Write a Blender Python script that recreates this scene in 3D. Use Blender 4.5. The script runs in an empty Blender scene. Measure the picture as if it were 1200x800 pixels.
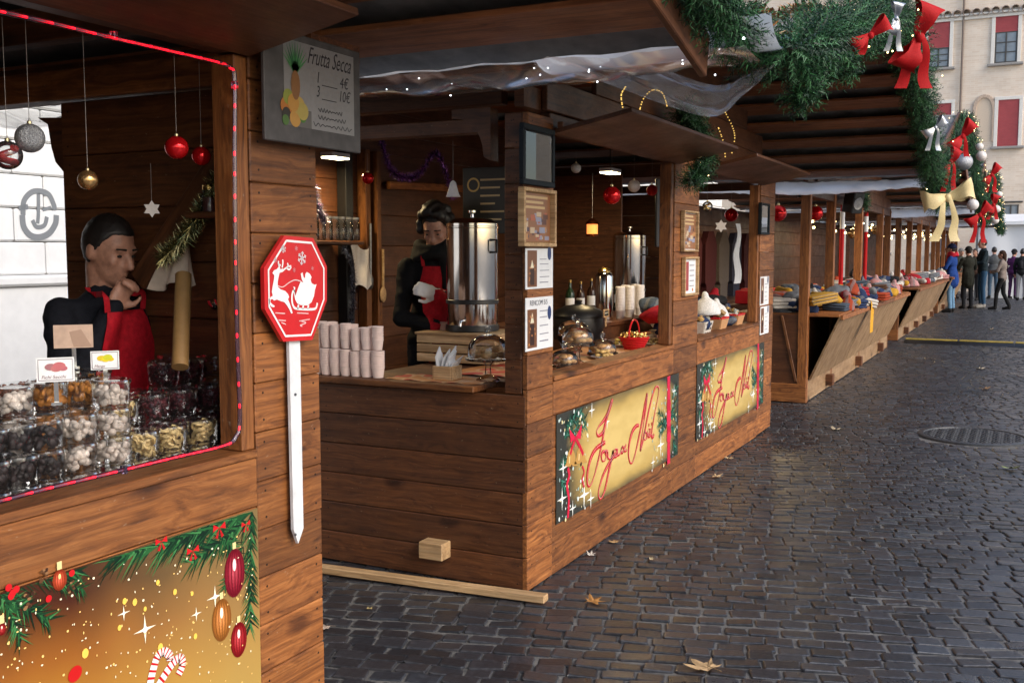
import bpy, math, random
from mathutils import Vector, Matrix, Euler, noise
R = math.radians
rnd = random.Random(11)
S = bpy.context.scene
C = S.collection

# ------------------------------------------------------------------ camera
EYE = Vector((-0.05, 0.11, 1.65))
FOC = 1200.0                                   # focal length in photo pixels (photo 1200 x 800)
cam = bpy.data.cameras.new('camera')
cam.sensor_width = 36.0
cam.lens = 36.0 * FOC / 1200.0
cam.clip_end = 500.0
camo = bpy.data.objects.new('camera', cam)
C.objects.link(camo)
camo.location = EYE
camo.rotation_euler = (R(90 - 5.0), 0, R(26.67))
S.camera = camo

# ------------------------------------------------------------------ world, sun, exposure
SUN_EL, SUN_AZ = 34.0, 104.0                    # azimuth measured from +Y towards +X
w = bpy.data.worlds.new('World')
S.world = w
w.use_nodes = True
nt = w.node_tree
nt.nodes.clear()
sky = nt.nodes.new('ShaderNodeTexSky')
sky.sky_type = 'NISHITA'
sky.sun_disc = False
sky.sun_elevation = R(SUN_EL)
sky.sun_rotation = R(SUN_AZ)
sky.air_density = 1.0
sky.dust_density = 2.0
sky.ozone_density = 0.6
bg = nt.nodes.new('ShaderNodeBackground')
bg.inputs['Strength'].default_value = 0.14
wo = nt.nodes.new('ShaderNodeOutputWorld')
nt.links.new(sky.outputs[0], bg.inputs[0])
nt.links.new(bg.outputs[0], wo.inputs[0])

sun = bpy.data.lights.new('sun', 'SUN')
sun.energy = 1.0
sun.angle = R(35)
sun.color = (1.0, 0.975, 0.945)
suno = bpy.data.objects.new('sun', sun)
C.objects.link(suno)
sd = Vector((math.sin(R(SUN_AZ)) * math.cos(R(SUN_EL)), math.cos(R(SUN_AZ)) * math.cos(R(SUN_EL)), math.sin(R(SUN_EL))))
suno.rotation_euler = (-sd).to_track_quat('-Z', 'Y').to_euler()
suno.location = (6, 3, 12)

S.view_settings.view_transform = 'Standard'
S.view_settings.look = 'None'
S.view_settings.gamma = 1.0
S.view_settings.use_curve_mapping = False
S.view_settings.exposure = 0.88
S.render.resolution_x = 1024
S.render.resolution_y = 682
S.render.engine = 'CYCLES'
S.cycles.max_bounces = 8
S.cycles.transparent_max_bounces = 16

# ------------------------------------------------------------------ pixel -> direction, met with a plane of the place
_CM = camo.rotation_euler.to_matrix()
def ray(px, py):
    return _CM @ Vector(((px - 600.0) / FOC, (400.0 - py) / FOC, -1.0))
def onx(px, py, x):
    d = ray(px, py); return EYE + d * ((x - EYE.x) / d.x)
def ony(px, py, y):
    d = ray(px, py); return EYE + d * ((y - EYE.y) / d.y)
def onz(px, py, z=0.0):
    d = ray(px, py); return EYE + d * ((z - EYE.z) / d.z)
V = Vector

# ------------------------------------------------------------------ mesh builder
class MB:
    def __init__(s):
        s.v = []; s.f = []; s.c = []; s.m = []; s.col = False
    def add(s, vs, fs, col=None, mi=0):
        n = len(s.v)
        s.v.extend([V(p) for p in vs])
        for f in fs:
            s.f.append([i + n for i in f]); s.c.append(col); s.m.append(mi)
        if col is not None: s.col = True
        return s
    def box(s, c, size, rot=None, bev=0.0, col=None, mi=0):
        h = [a / 2.0 for a in size]; c = V(c)
        M = rot if rot is not None else Matrix.Identity(3)
        if bev <= 0:
            vs = [c + M @ V((sx * h[0], sy * h[1], sz * h[2])) for sx in (-1, 1) for sy in (-1, 1) for sz in (-1, 1)]
            fs = [(0, 1, 3, 2), (4, 6, 7, 5), (0, 4, 5, 1), (2, 3, 7, 6), (0, 2, 6, 4), (1, 5, 7, 3)]
            return s.add(vs, fs, col, mi)
        b = min(bev, min(h) * 0.6)
        idx = {}; vs = []
        for sx in (-1, 1):
            for sy in (-1, 1):
                for sz in (-1, 1):
                    for a in range(3):
                        p = [sx * (h[0] - (b if a != 0 else 0)), sy * (h[1] - (b if a != 1 else 0)), sz * (h[2] - (b if a != 2 else 0))]
                        idx[(sx, sy, sz, a)] = len(vs); vs.append(V(p))
        fs = []
        for a in range(3):
            o = [i for i in range(3) if i != a]
            for sa in (-1, 1):
                q = []
                for (s1, s2) in ((-1, -1), (1, -1), (1, 1), (-1, 1)):
                    k = [0, 0, 0]; k[a] = sa; k[o[0]] = s1; k[o[1]] = s2
                    q.append(idx[(k[0], k[1], k[2], a)])
                fs.append(q)
            for s1 in (-1, 1):
                for s2 in (-1, 1):
                    k0 = [0, 0, 0]; k0[a] = -1; k0[o[0]] = s1; k0[o[1]] = s2
                    k1 = list(k0); k1[a] = 1
                    fs.append([idx[(*k0, o[0])], idx[(*k1, o[0])], idx[(*k1, o[1])], idx[(*k0, o[1])]])
        for sx in (-1, 1):
            for sy in (-1, 1):
                for sz in (-1, 1):
                    fs.append([idx[(sx, sy, sz, 0)], idx[(sx, sy, sz, 1)], idx[(sx, sy, sz, 2)]])
        out = []
        for f in fs:
            p = [vs[i] for i in f]
            n = (p[1] - p[0]).cross(p[2] - p[0])
            m = sum(p, V((0, 0, 0))) / len(p)
            out.append(f if n.dot(m) > 0 else f[::-1])
        return s.add([c + M @ p for p in vs], out, col, mi)
    def bar(s, a, b, w, t, up=(0, 0, 1), bev=0.0, col=None, mi=0):
        a = V(a); b = V(b); d = (b - a); L = d.length; d.normalize()
        u = V(up); u = (u - d * u.dot(d)).normalized(); n = d.cross(u)
        M = Matrix((d, u, n)).transposed()
        return s.box((a + b) / 2, (L, w, t), M, bev, col, mi)
    def lathe(s, prof, c=(0, 0, 0), n=20, axis=None, col=None, mi=0, a0=0.0, sx=1.0, sy=1.0):
        c = V(c)
        M = Matrix.Identity(3) if axis is None else V((0, 0, 1)).rotation_difference(V(axis)).to_matrix()
        vs = []; rings = []
        for (r, z) in prof:
            if r < 1e-6:
                rings.append([len(vs)]); vs.append(c + M @ V((0, 0, z)))
            else:
                rings.append(list(range(len(vs), len(vs) + n)))
                for k in range(n):
                    a = a0 + 2 * math.pi * k / n
                    vs.append(c + M @ V((r * math.cos(a) * sx, r * math.sin(a) * sy, z)))
        fs = []
        for i in range(len(rings) - 1):
            A, B = rings[i], rings[i + 1]
            if len(A) == 1 and len(B) == 1: continue
            for k in range(n):
                k2 = (k + 1) % n
                if len(A) == 1: fs.append([A[0], B[k2], B[k]])
                elif len(B) == 1: fs.append([A[k], A[k2], B[0]])
                else: fs.append([A[k], A[k2], B[k2], B[k]])
        return s.add(vs, fs, col, mi)
    def ball(s, c, r, n=16, m=9, col=None, mi=0, sc=(1, 1, 1), rot=None):
        vs = []; fs = []; c = V(c)
        M = rot if rot is not None else Matrix.Identity(3)
        prof = [(math.sin(math.pi * i / m), -math.cos(math.pi * i / m)) for i in range(m + 1)]
        t = MB(); t.lathe([(max(0, a) if 0 < i < m else 0, z) for i, (a, z) in enumerate(prof)], n=n)
        return s.add([c + M @ V((p.x * r * sc[0], p.y * r * sc[1], p.z * r * sc[2])) for p in t.v], t.f, col, mi)
    def cap(s, a, b, ra, rb, n=10):
        a = V(a); b = V(b); L = (b - a).length
        if L < 1e-5: return s.ball(a, ra, n)
        pr = [(0, -ra)] + [(ra * math.cos(t), ra * math.sin(t)) for t in (R(-60), R(-30))] + [(ra, 0), (rb, L)] + \
             [(rb * math.cos(t), L + rb * math.sin(t)) for t in (R(30), R(60))] + [(0, L + rb)]
        return s.lathe(pr, a, n, axis=(b - a).normalized())
    def tube(s, pts, r, n=8, col=None, mi=0, closed=False, rr=None):
        pts = [V(p) for p in pts]; N = len(pts)
        t0 = (pts[1] - pts[0]).normalized()
        u = t0.orthogonal().normalized()
        vs = []; fs = []
        for i, p in enumerate(pts):
            t = (pts[min(i + 1, N - 1)] - pts[max(i - 1, 0)])
            t = t.normalized() if t.length > 1e-9 else t0
            u = (u - t * u.dot(t))
            u = u.normalized() if u.length > 1e-6 else t.orthogonal().normalized()
            w_ = t.cross(u)
            q = rr[i] if rr else r
            for k in range(n):
                a = 2 * math.pi * k / n
                vs.append(p + (u * math.cos(a) + w_ * math.sin(a)) * q)
        for i in range(N - 1):
            for k in range(n):
                k2 = (k + 1) % n
                fs.append([i * n + k, i * n + k2, (i + 1) * n + k2, (i + 1) * n + k])
        fs.append(list(range(n))[::-1]); fs.append([(N - 1) * n + k for k in range(n)])
        return s.add(vs, fs, col, mi)
    def prism(s, poly, d, col=None, mi=0):
        """poly: 3-D points of a planar outline, d: extrusion vector"""
        P = [V(p) for p in poly]; d = V(d); n = len(P)
        vs = P + [p + d for p in P]
        nr = V((0, 0, 0))
        for i in range(n): nr += P[i].cross(P[(i + 1) % n])
        fl = nr.dot(d) > 0
        fs = [list(range(n))[::-1] if fl else list(range(n)), [n + i for i in range(n)] if fl else [n + i for i in range(n)][::-1]]
        for i in range(n):
            j = (i + 1) % n
            fs.append([i, j, n + j, n + i] if fl else [j, i, n + i, n + j])
        return s.add(vs, fs, col, mi)
    def grid(s, rows, col=None, mi=0):
        """rows: list of lists of points"""
        n = len(rows[0]); vs = [p for r in rows for p in r]
        fs = [[i * n + k, i * n + k + 1, (i + 1) * n + k + 1, (i + 1) * n + k] for i in range(len(rows) - 1) for k in range(n - 1)]
        return s.add(vs, fs, col, mi)
    def ribbon(s, pts, wd, nrm, col=None):
        """flat brush stroke; wd: list or number of half widths"""
        pts = [V(p) for p in pts]; N = len(pts); nrm = V(nrm); vs = []
        for i, p in enumerate(pts):
            t = (pts[min(i + 1, N - 1)] - pts[max(i - 1, 0)]).normalized()
            b = nrm.cross(t).normalized()
            q = wd[i] if isinstance(wd, (list, tuple)) else wd
            vs += [p - b * q, p + b * q]
        fs = [[2 * i, 2 * i + 2, 2 * i + 3, 2 * i + 1] for i in range(N - 1)]
        return s.add(vs, fs, col)

def spline(P, k=6):
    P = [V(p) for p in P]; out = []
    for i in range(len(P) - 1):
        p0 = P[max(i - 1, 0)]; p1 = P[i]; p2 = P[i + 1]; p3 = P[min(i + 2, len(P) - 1)]
        for j in range(k):
            t = j / k
            out.append(0.5 * ((2 * p1) + (p2 - p0) * t + (2 * p0 - 5 * p1 + 4 * p2 - p3) * t * t + (3 * p1 - p0 - 3 * p2 + p3) * t ** 3))
    out.append(P[-1])
    return out

# ------------------------------------------------------------------ objects
WL = {}
def setp(o, label=None, cat=None, group=None, kind=None):
    if label: o['label'] = label
    if cat: o['category'] = cat
    if group: o['group'] = group
    if kind: o['kind'] = kind
    return o
def thing(name, loc, label, cat, group=None):
    o = bpy.data.objects.new(name, None)
    o.empty_display_size = 0.1
    C.objects.link(o); o.location = loc; WL[o.name] = V(loc)
    return setp(o, label, cat, group)
def mesh_of(name, mb, mats, org=V((0, 0, 0)), smooth=None):
    me = bpy.data.meshes.new(name)
    me.from_pydata([tuple(p - org) for p in mb.v], [], mb.f)
    if not isinstance(mats, (list, tuple)): mats = [mats]
    for m in mats: me.materials.append(m)
    if len(mats) > 1: me.polygons.foreach_set('material_index', mb.m)
    if mb.col:
        a = me.color_attributes.new('Col', 'FLOAT_COLOR', 'CORNER')
        d = []
        for p, c in zip(me.polygons, mb.c):
            c = c or (0.5, 0.5, 0.5)
            d.extend([c[0], c[1], c[2], 1.0] * p.loop_total)
        a.data.foreach_set('color', d)
    if smooth is not None:
        me.polygons.foreach_set('use_smooth', [True] * len(me.polygons))
        me.set_sharp_from_angle(angle=R(smooth))
    me.update()
    return me
def mk(name, mb, mat, parent=None, smooth=None, label=None, cat=None, group=None, kind=None, center=False):
    if parent is not None and not center:
        org = WL[parent.name]
    else:
        xs = [p.x for p in mb.v]; ys = [p.y for p in mb.v]; zs = [p.z for p in mb.v]
        org = V(((min(xs) + max(xs)) / 2, (min(ys) + max(ys)) / 2, min(zs)))
    o = bpy.data.objects.new(name, mesh_of(name, mb, mat, org, smooth))
    C.objects.link(o)
    if parent is not None:
        o.parent = parent; o.location = org - WL[parent.name]
    else:
        o.location = org
    WL[o.name] = org.copy()
    return setp(o, label, cat, group, kind)
_pc = {}
def plank(parent, a, b, wdt, th, mat, up=(0, 0, 1), name='plank', bev=0.004, kind=None, nails=False):
    """one board, its length on local X so that the grain follows it"""
    a = V(a); b = V(b); d = b - a; L = d.length; d.normalize()
    u = V(up); u = (u - d * u.dot(d)).normalized(); n = d.cross(u)
    key = (round(L, 3), round(wdt, 3), round(th, 3), mat.name, nails)
    if key not in _pc:
        m = MB(); m.box((0, 0, 0), (L, wdt, th), bev=bev)
        if nails:
            xs_ = [-L / 2 + 0.035, L / 2 - 0.035] + ([0.0] if L > 1.5 else [])
            for x_ in xs_:
                for y_ in (-0.3, 0.3):
                    m.lathe([(0.0042, 0.0), (0.0036, 0.0012), (0, 0.0014)], (x_ + rnd.uniform(-.012, .012), y_ * wdt + rnd.uniform(-.008, .008), th / 2 - 0.0002), 7, mi=1)
        _pc[key] = mesh_of(name, m, [mat, NAILM] if nails else mat)
    o = bpy.data.objects.new(name, _pc[key]); C.objects.link(o)
    mid = (a + b) / 2
    o.parent = parent; o.location = mid - WL[parent.name]
    o.rotation_euler = Matrix((d, u, n)).transposed().to_euler()
    WL[o.name] = mid
    return o
def copy_tree(o, parent, delta, label=None, group=None):
    c = o.copy(); C.objects.link(c)
    if parent is not None: c.parent = parent
    else: c.location = o.location + V(delta)
    WL[c.name] = WL[o.name] + V(delta)
    for ch in list(o.children): copy_tree(ch, c, delta)
    if label: c['label'] = label
    if group: c['group'] = group
    return c

# ------------------------------------------------------------------ materials
MATS = {}
def newmat(name):
    m = bpy.data.materials.new(name); m.use_nodes = True
    t = m.node_tree; b = t.nodes['Principled BSDF']
    MATS[name] = m
    return m, t, b
def node(t, typ, **kw):
    n = t.nodes.new(typ)
    for k, v in kw.items(): setattr(n, k, v)
    return n
def mixrgb(t, fac, a, b, bt='MIX'):
    n = node(t, 'ShaderNodeMix', data_type='RGBA', blend_type=bt)
    for i, x in ((0, fac), (6, a), (7, b)):
        if isinstance(x, bpy.types.NodeSocket): t.links.new(x, n.inputs[i])
        elif x is not None: n.inputs[i].default_value = x if i == 0 else (*x[:3], 1)
    return n.outputs[2]
def mth(t, op, a, b=None, clamp=False):
    n = node(t, 'ShaderNodeMath', operation=op); n.use_clamp = clamp
    for i, x in ((0, a), (1, b)):
        if x is None: continue
        if isinstance(x, bpy.types.NodeSocket): t.links.new(x, n.inputs[i])
        else: n.inputs[i].default_value = x
    return n.outputs[0]
def ramp(t, fac, stops):
    n = node(t, 'ShaderNodeValToRGB'); t.links.new(fac, n.inputs[0])
    e = n.color_ramp.elements
    while len(e) > 1: e.remove(e[-1])
    e[0].position = stops[0][0]; e[0].color = (*stops[0][1], 1)
    for p, c in stops[1:]:
        k = e.new(p); k.color = (*c, 1)
    return n.outputs[0]
def noise_n(t, vec, scale, detail=3, rough=0.55, dist=0.0):
    n = node(t, 'ShaderNodeTexNoise'); n.inputs['Scale'].default_value = scale
    n.inputs['Detail'].default_value = detail; n.inputs['Roughness'].default_value = rough; n.inputs['Distortion'].default_value = dist
    if vec is not None: t.links.new(vec, n.inputs['Vector'])
    return n.outputs[0]
def bump(t, b, h, strength=0.3, dist=0.01):
    n = node(t, 'ShaderNodeBump'); n.inputs['Strength'].default_value = strength; n.inputs['Distance'].default_value = dist
    t.links.new(h, n.inputs['Height']); t.links.new(n.outputs[0], b.inputs['Normal'])
def coord(t, rand=True):
    tc = node(t, 'ShaderNodeTexCoord')
    if not rand: return tc.outputs['Object']
    oi = node(t, 'ShaderNodeObjectInfo')
    m = mth(t, 'MULTIPLY', oi.outputs['Random'], 37.0)
    cx = node(t, 'ShaderNodeCombineXYZ'); t.links.new(m, cx.inputs[0]); t.links.new(m, cx.inputs[1]); t.links.new(m, cx.inputs[2])
    a = node(t, 'ShaderNodeVectorMath', operation='ADD'); t.links.new(tc.outputs['Object'], a.inputs[0]); t.links.new(cx.outputs[0], a.inputs[1])
    return a.outputs[0]
def mapping(t, vec, scale):
    m = node(t, 'ShaderNodeMapping'); t.links.new(vec, m.inputs[0]); m.inputs['Scale'].default_value = scale
    return m.outputs[0]

def wood(name, c0, c1, c2, rough=0.5, grain=26.0, vary=0.35):
    m, t, b = newmat(name)
    co = coord(t)
    warp = noise_n(t, mapping(t, co, (0.9, 2.5, 2.5)), 2.2, 2)
    wv = node(t, 'ShaderNodeVectorMath', operation='MULTIPLY_ADD')
    cx = node(t, 'ShaderNodeCombineXYZ'); t.links.new(warp, cx.inputs[1]); t.links.new(warp, cx.inputs[2])
    t.links.new(cx.outputs[0], wv.inputs[0]); wv.inputs[1].default_value = (0.22, 0.22, 0.22); t.links.new(co, wv.inputs[2])
    g = noise_n(t, mapping(t, wv.outputs[0], (1.1, grain, grain)), 1.0, 5, 0.62)
    g2 = noise_n(t, mapping(t, co, (2.5, 120, 120)), 1.0, 3)
    col = ramp(t, g, [(0.28, c0), (0.5, c1), (0.74, c2)])
    fine = ramp(t, g2, [(0.3, (0.62, 0.6, 0.58)), (0.62, (1.12, 1.12, 1.12))])
    col = mixrgb(t, 0.8, col, fine, 'MULTIPLY')
    # knots
    vo = node(t, 'ShaderNodeTexVoronoi'); vo.inputs['Scale'].default_value = 1.0
    t.links.new(mapping(t, co, (1.9, 3.4, 3.4)), vo.inputs['Vector']); vo.inputs['Randomness'].default_value = 1.0
    kn = ramp(t, vo.outputs['Distance'], [(0.035, (0.10, 0.07, 0.06)), (0.085, (0.36, 0.3, 0.27)), (0.16, (1, 1, 1))])
    col = mixrgb(t, 0.85, col, kn, 'MULTIPLY')
    # grime patches and scuffs
    gr = noise_n(t, mapping(t, co, (1, 1.4, 1.4)), 3.1, 4, 0.7)
    col = mixrgb(t, 0.55, col, ramp(t, gr, [(0.35, (0.62, 0.59, 0.57)), (0.6, (1.06, 1.06, 1.05))]), 'MULTIPLY')
    sp = noise_n(t, mapping(t, co, (0.5, 1, 1)), 70, 2, 0.8)
    col = mixrgb(t, mth(t, 'MULTIPLY', ramp(t, sp, [(0.68, (0, 0, 0)), (0.78, (1, 1, 1))]), 0.35), col, (0.45, 0.36, 0.26))
    oi = node(t, 'ShaderNodeObjectInfo')
    v = mth(t, 'ADD', mth(t, 'MULTIPLY', oi.outputs['Random'], vary), 1.0 - vary / 2)
    cv = node(t, 'ShaderNodeCombineColor')
    for i in range(3): t.links.new(v, cv.inputs[i])
    col = mixrgb(t, 1.0, col, cv.outputs[0], 'MULTIPLY')
    t.links.new(col, b.inputs['Base Color'])
    rg = ramp(t, gr, [(0.3, (rough + 0.12,) * 3), (0.7, (rough - 0.08,) * 3)])
    t.links.new(rg, b.inputs['Roughness'])
    bump(t, b, mth(t, 'ADD', g, mth(t, 'MULTIPLY', g2, 0.5)), 0.35, 0.004)
    return m
def pm(name, rgb, rough=0.5, metal=0.0, var=0.12, nscale=30.0, bmp=0.0, spec=None, emis=None, es=0.0, sheen=0.0, alpha=None):
    m, t, b = newmat(name)
    co = coord(t)
    n = noise_n(t, co, nscale, 4, 0.6)
    lo = tuple(max(0, c * (1 - var)) for c in rgb); hi = tuple(min(1, c * (1 + var)) for c in rgb)
    t.links.new(ramp(t, n, [(0.3, lo), (0.7, hi)]), b.inputs['Base Color'])
    b.inputs['Roughness'].default_value = rough; b.inputs['Metallic'].default_value = metal
    if spec is not None: b.inputs['Specular IOR Level'].default_value = spec
    if sheen: b.inputs['Sheen Weight'].default_value = sheen
    if bmp: bump(t, b, n, bmp, 0.01)
    if emis: b.inputs['Emission Color'].default_value = (*emis, 1); b.inputs['Emission Strength'].default_value = es
    return m
def vcol(name, rough=0.45, spec=0.4, bmp=0.0, nscale=60, var=0.15):
    m, t, b = newmat(name)
    a = node(t, 'ShaderNodeAttribute', attribute_name='Col')
    n = noise_n(t, coord(t), nscale, 4, 0.6)
    t.links.new(mixrgb(t, 1.0, a.outputs['Color'], ramp(t, n, [(0.3, (1 - var,) * 3), (0.7, (1 + var * 0.5,) * 3)]), 'MULTIPLY'), b.inputs['Base Color'])
    b.inputs['Roughness'].default_value = rough; b.inputs['Specular IOR Level'].default_value = spec
    if bmp: bump(t, b, n, bmp, 0.01)
    return m
def clear(name, tint=(0.95, 0.96, 0.96), body=0.1, rough=0.04, bodycol=(0.8, 0.82, 0.84), boost=1.0):
    """thin clear plastic or glass: straight-through light, a fresnel gloss and a little body"""
    m = bpy.data.materials.new(name); m.use_nodes = True; MATS[name] = m
    t = m.node_tree; t.nodes.clear()
    tr = node(t, 'ShaderNodeBsdfTransparent'); tr.inputs[0].default_value = (*tint, 1)
    gl = node(t, 'ShaderNodeBsdfGlossy'); gl.inputs['Roughness'].default_value = rough
    fr = node(t, 'ShaderNodeFresnel'); fr.inputs[0].default_value = 1.45
    df = node(t, 'ShaderNodeBsdfTranslucent'); df.inputs[0].default_value = (*bodycol, 1)
    d2 = node(t, 'ShaderNodeBsdfDiffuse'); d2.inputs[0].default_value = (*bodycol, 1)
    md = node(t, 'ShaderNodeMixShader'); md.inputs[0].default_value = 0.5
    t.links.new(df.outputs[0], md.inputs[1]); t.links.new(d2.outputs[0], md.inputs[2])
    m0 = node(t, 'ShaderNodeMixShader'); m0.inputs[0].default_value = body
    t.links.new(tr.outputs[0], m0.inputs[1]); t.links.new(md.outputs[0], m0.inputs[2])
    m1 = node(t, 'ShaderNodeMixShader')
    t.links.new(mth(t, 'MULTIPLY', fr.outputs[0], boost, True), m1.inputs[0])
    t.links.new(m0.outputs[0], m1.inputs[1]); t.links.new(gl.outputs[0], m1.inputs[2])
    o = node(t, 'ShaderNodeOutputMaterial'); t.links.new(m1.outputs[0], o.inputs[0])
    return m
def glow(name, rgb, st):
    m, t, b = newmat(name)
    b.inputs['Base Color'].default_value = (*rgb, 1)
    b.inputs['Emission Color'].default_value = (*rgb, 1); b.inputs['Emission Strength'].default_value = st
    return m

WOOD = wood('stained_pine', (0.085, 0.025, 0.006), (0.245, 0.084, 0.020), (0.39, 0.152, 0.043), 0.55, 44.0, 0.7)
WOODD = wood('dark_stained_pine', (0.055, 0.018, 0.0065), (0.115, 0.040, 0.0135), (0.165, 0.06, 0.021), 0.5, 44.0, 0.6)  # stall pine with the shade of interiors and eaves darkened into its colour
WOODR = wood('roof_pine', (0.12, 0.041, 0.014), (0.24, 0.085, 0.03), (0.34, 0.132, 0.05), 0.55, 26.0, 0.5)
PLY = wood('plywood_stained', (0.07, 0.024, 0.010), (0.115, 0.042, 0.017), (0.155, 0.06, 0.025), 0.45, 9.0, 0.2)
RAW = wood('raw_pine', (0.34, 0.2, 0.09), (0.5, 0.32, 0.16), (0.6, 0.42, 0.24), 0.6)
PANELW = wood('weathered_panel', (0.2, 0.11, 0.05), (0.34, 0.21, 0.11), (0.46, 0.31, 0.18), 0.45, 9.0, 0.3)
NAILM = pm('rusty_nail', (0.035, 0.02, 0.014), 0.5, 0.5)
PRINT = vcol('printed_vinyl', 0.35, 0.4, var=0.06)
PAINT = vcol('painted_surface', 0.5, 0.4)
CLOTH = vcol('woven_cloth', 0.85, 0.2, 0.3, 120, 0.3)
NEEDLE = vcol('fir_needles', 0.5, 0.35, var=0.25)
FOOD = vcol('dried_fruit', 0.5, 0.4, 0.4, 90, 0.35)
SKIN = pm('skin', (0.42, 0.21, 0.14), 0.48, var=0.22, nscale=45, bmp=0.12)
HAIRM = pm('dark_hair', (0.012, 0.009, 0.008), 0.5, var=0.4, nscale=90)
WHITEP = pm('white_paint', (0.68, 0.69, 0.71), 0.45, var=0.14, nscale=12)
REDP = pm('red_paint', (0.56, 0.012, 0.016), 0.3, var=0.06)
BLACKP = pm('black_plastic', (0.012, 0.012, 0.013), 0.4, var=0.2)
STEEL = pm('polished_steel', (0.62, 0.6, 0.58), 0.13, 1.0, 0.06, 12)
DSTEEL = pm('dull_metal', (0.25, 0.25, 0.26), 0.4, 1.0, 0.2, 40)
TUB = clear('clear_tub_plastic', tint=(0.985, 0.99, 0.99), body=0.015, rough=0.06, boost=0.75)
GLASS = clear('clear_glass', body=0.02, rough=0.01, boost=1.6)
FILM = clear('plastic_film', body=0.1, rough=0.12, boost=2.2)
PVC = clear('milky_gutter_film', body=0.85, rough=0.2, boost=1.2, bodycol=(0.75, 0.77, 0.8))
TUBE = clear('rope_light_tube', tint=(0.9, 0.85, 0.95), body=0.18, rough=0.08, boost=1.8, bodycol=(0.16, 0.1, 0.2))
LEDR = glow('red_led', (1.0, 0.002, 0.012), 2.2)
BULBW = glow('warm_bulb', (1.0, 0.72, 0.3), 6.0)
BULBC = glow('cool_bulb', (0.85, 0.92, 1.0), 4.0)
LAMPM = glow('lamp_panel', (1.0, 0.86, 0.55), 10.0)
PAPER = pm('paper', (0.74, 0.74, 0.75), 0.7, var=0.04)
CUPM = pm('paper_cup', (0.88, 0.70, 0.64), 0.55, var=0.05)  # pale paper, the warm light on the cups tinted into its colour
REDGL = pm('red_bauble', (0.62, 0.008, 0.012), 0.08, 0.55, 0.05, 20)
GOLDG = pm('gold_bauble', (0.68, 0.40, 0.16), 0.22, 0.9, 0.08, 20)
SILVG = pm('silver_glitter', (0.42, 0.43, 0.45), 0.42, 0.8, 0.5, 300, 0.6)
WHITB = pm('white_bauble', (0.72, 0.66, 0.62), 0.35, 0.0, 0.08, 60)
GOLDM = pm('gold_metal', (0.75, 0.5, 0.18), 0.25, 1.0, 0.1, 40)
REDV = pm('red_felt_ribbon', (0.40, 0.006, 0.008), 0.65, 0.0, 0.25, 250, 0.2, spec=0.2)
CREAMV = pm('cream_ribbon', (0.66, 0.52, 0.26), 0.5, 0.0, 0.12, 120)
SILVR = pm('silver_ribbon', (0.42, 0.44, 0.48), 0.28, 0.7, 0.1, 60)
LINEN = pm('linen_cloth', (0.58, 0.47, 0.37), 0.8, 0.0, 0.12, 25)
CARD = pm('kraft_cardboard', (0.27, 0.15, 0.05), 0.6, 0.0, 0.15, 20)

# ================================================================== THE SETTING
# ---- paving
mp, t, b = newmat('paving_joint_mortar')
co = coord(t, False)
n1 = noise_n(t, co, 14, 5, 0.7); n2 = noise_n(t, co, 1.1, 3)
t.links.new(mixrgb(t, 0.5, ramp(t, n1, [(0.3, (0.07, 0.069, 0.068)), (0.7, (0.22, 0.208, 0.192))]), ramp(t, n2, [(0.35, (0.55, 0.55, 0.55)), (0.65, (1, 1, 1))]), 'MULTIPLY'), b.inputs['Base Color'])
b.inputs['Roughness'].default_value = 0.75
bump(t, b, n1, 0.5, 0.01)
JOINT = mp
ms, t, b = newmat('basalt_cobble')
co = coord(t, False)
a_ = node(t, 'ShaderNodeAttribute', attribute_name='Col')
oi = node(t, 'ShaderNodeObjectInfo')
n1 = noise_n(t, co, 38, 5, 0.65); n2 = noise_n(t, co, 0.7, 3); n3 = noise_n(t, co, 160, 2)
base = ramp(t, n1, [(0.25, (0.017, 0.0175, 0.020)), (0.55, (0.033, 0.034, 0.040)), (0.8, (0.06, 0.061, 0.067))])
base = mixrgb(t, 1.0, base, a_.outputs['Color'], 'MULTIPLY')
t.links.new(base, b.inputs['Base Color'])
rr_ = ramp(t, n2, [(0.35, (0.22, 0.22, 0.22)), (0.65, (0.38, 0.38, 0.38))])
t.links.new(mixrgb(t, 0.22, rr_, ramp(t, n1, [(0.3, (0.2,) * 3), (0.7, (0.7,) * 3)])), b.inputs['Roughness'])
b.inputs['Specular IOR Level'].default_value = 0.85
bump(t, b, mth(t, 'ADD', n1, mth(t, 'MULTIPLY', n3, 0.4)), 0.4, 0.006)
COBBLE = ms

gm = MB(); gm.add([(-70, -60, 0), (70, -60, 0), (70, 90, 0), (-70, 90, 0)], [(0, 1, 2, 3)])
ground = mk('pavement', gm, JOINT, kind='structure')

MAN_C = V((-0.42, 10.05, 0)); MAN_R = 0.47
ra = R(17.2)
ax_v = V((-math.sin(ra), math.cos(ra), 0)); ax_u = V((math.cos(ra), math.sin(ra), 0))
def inv_proj(p):
    q = _CM.transposed() @ (p - EYE)
    if q.z > -0.1: return None
    return (600 + FOC * q.x / -q.z, 400 - FOC * q.y / -q.z, -q.z)
stones = []
crnd = random.Random(3)
for iv in range(-70, 600):
    v = iv * 0.0935
    u = -6.0 + crnd.uniform(0, 0.14)
    wob = 0.02 * math.sin(iv * 0.37)
    while u < 22:
        L = crnd.uniform(0.096, 0.142)
        c = ax_u * (u + L / 2) + ax_v * (v + wob + 0.012 * math.sin((u * 2.1) + iv))
        u += L + crnd.uniform(0.005, 0.018)
        if not (1.2 < c.y < 44 and -5.6 < c.x < 3.2): continue
        if c.y > 12 and c.x < -2.6: continue
        if c.x < -2.25 and (c.y < 2.75 or 4.55 < c.y < 9.6): continue
        if c.x > 1.2 and c.y > 26: continue
        if (c - MAN_C).length < MAN_R + 0.05: continue
        stones.append((c, L))
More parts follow.
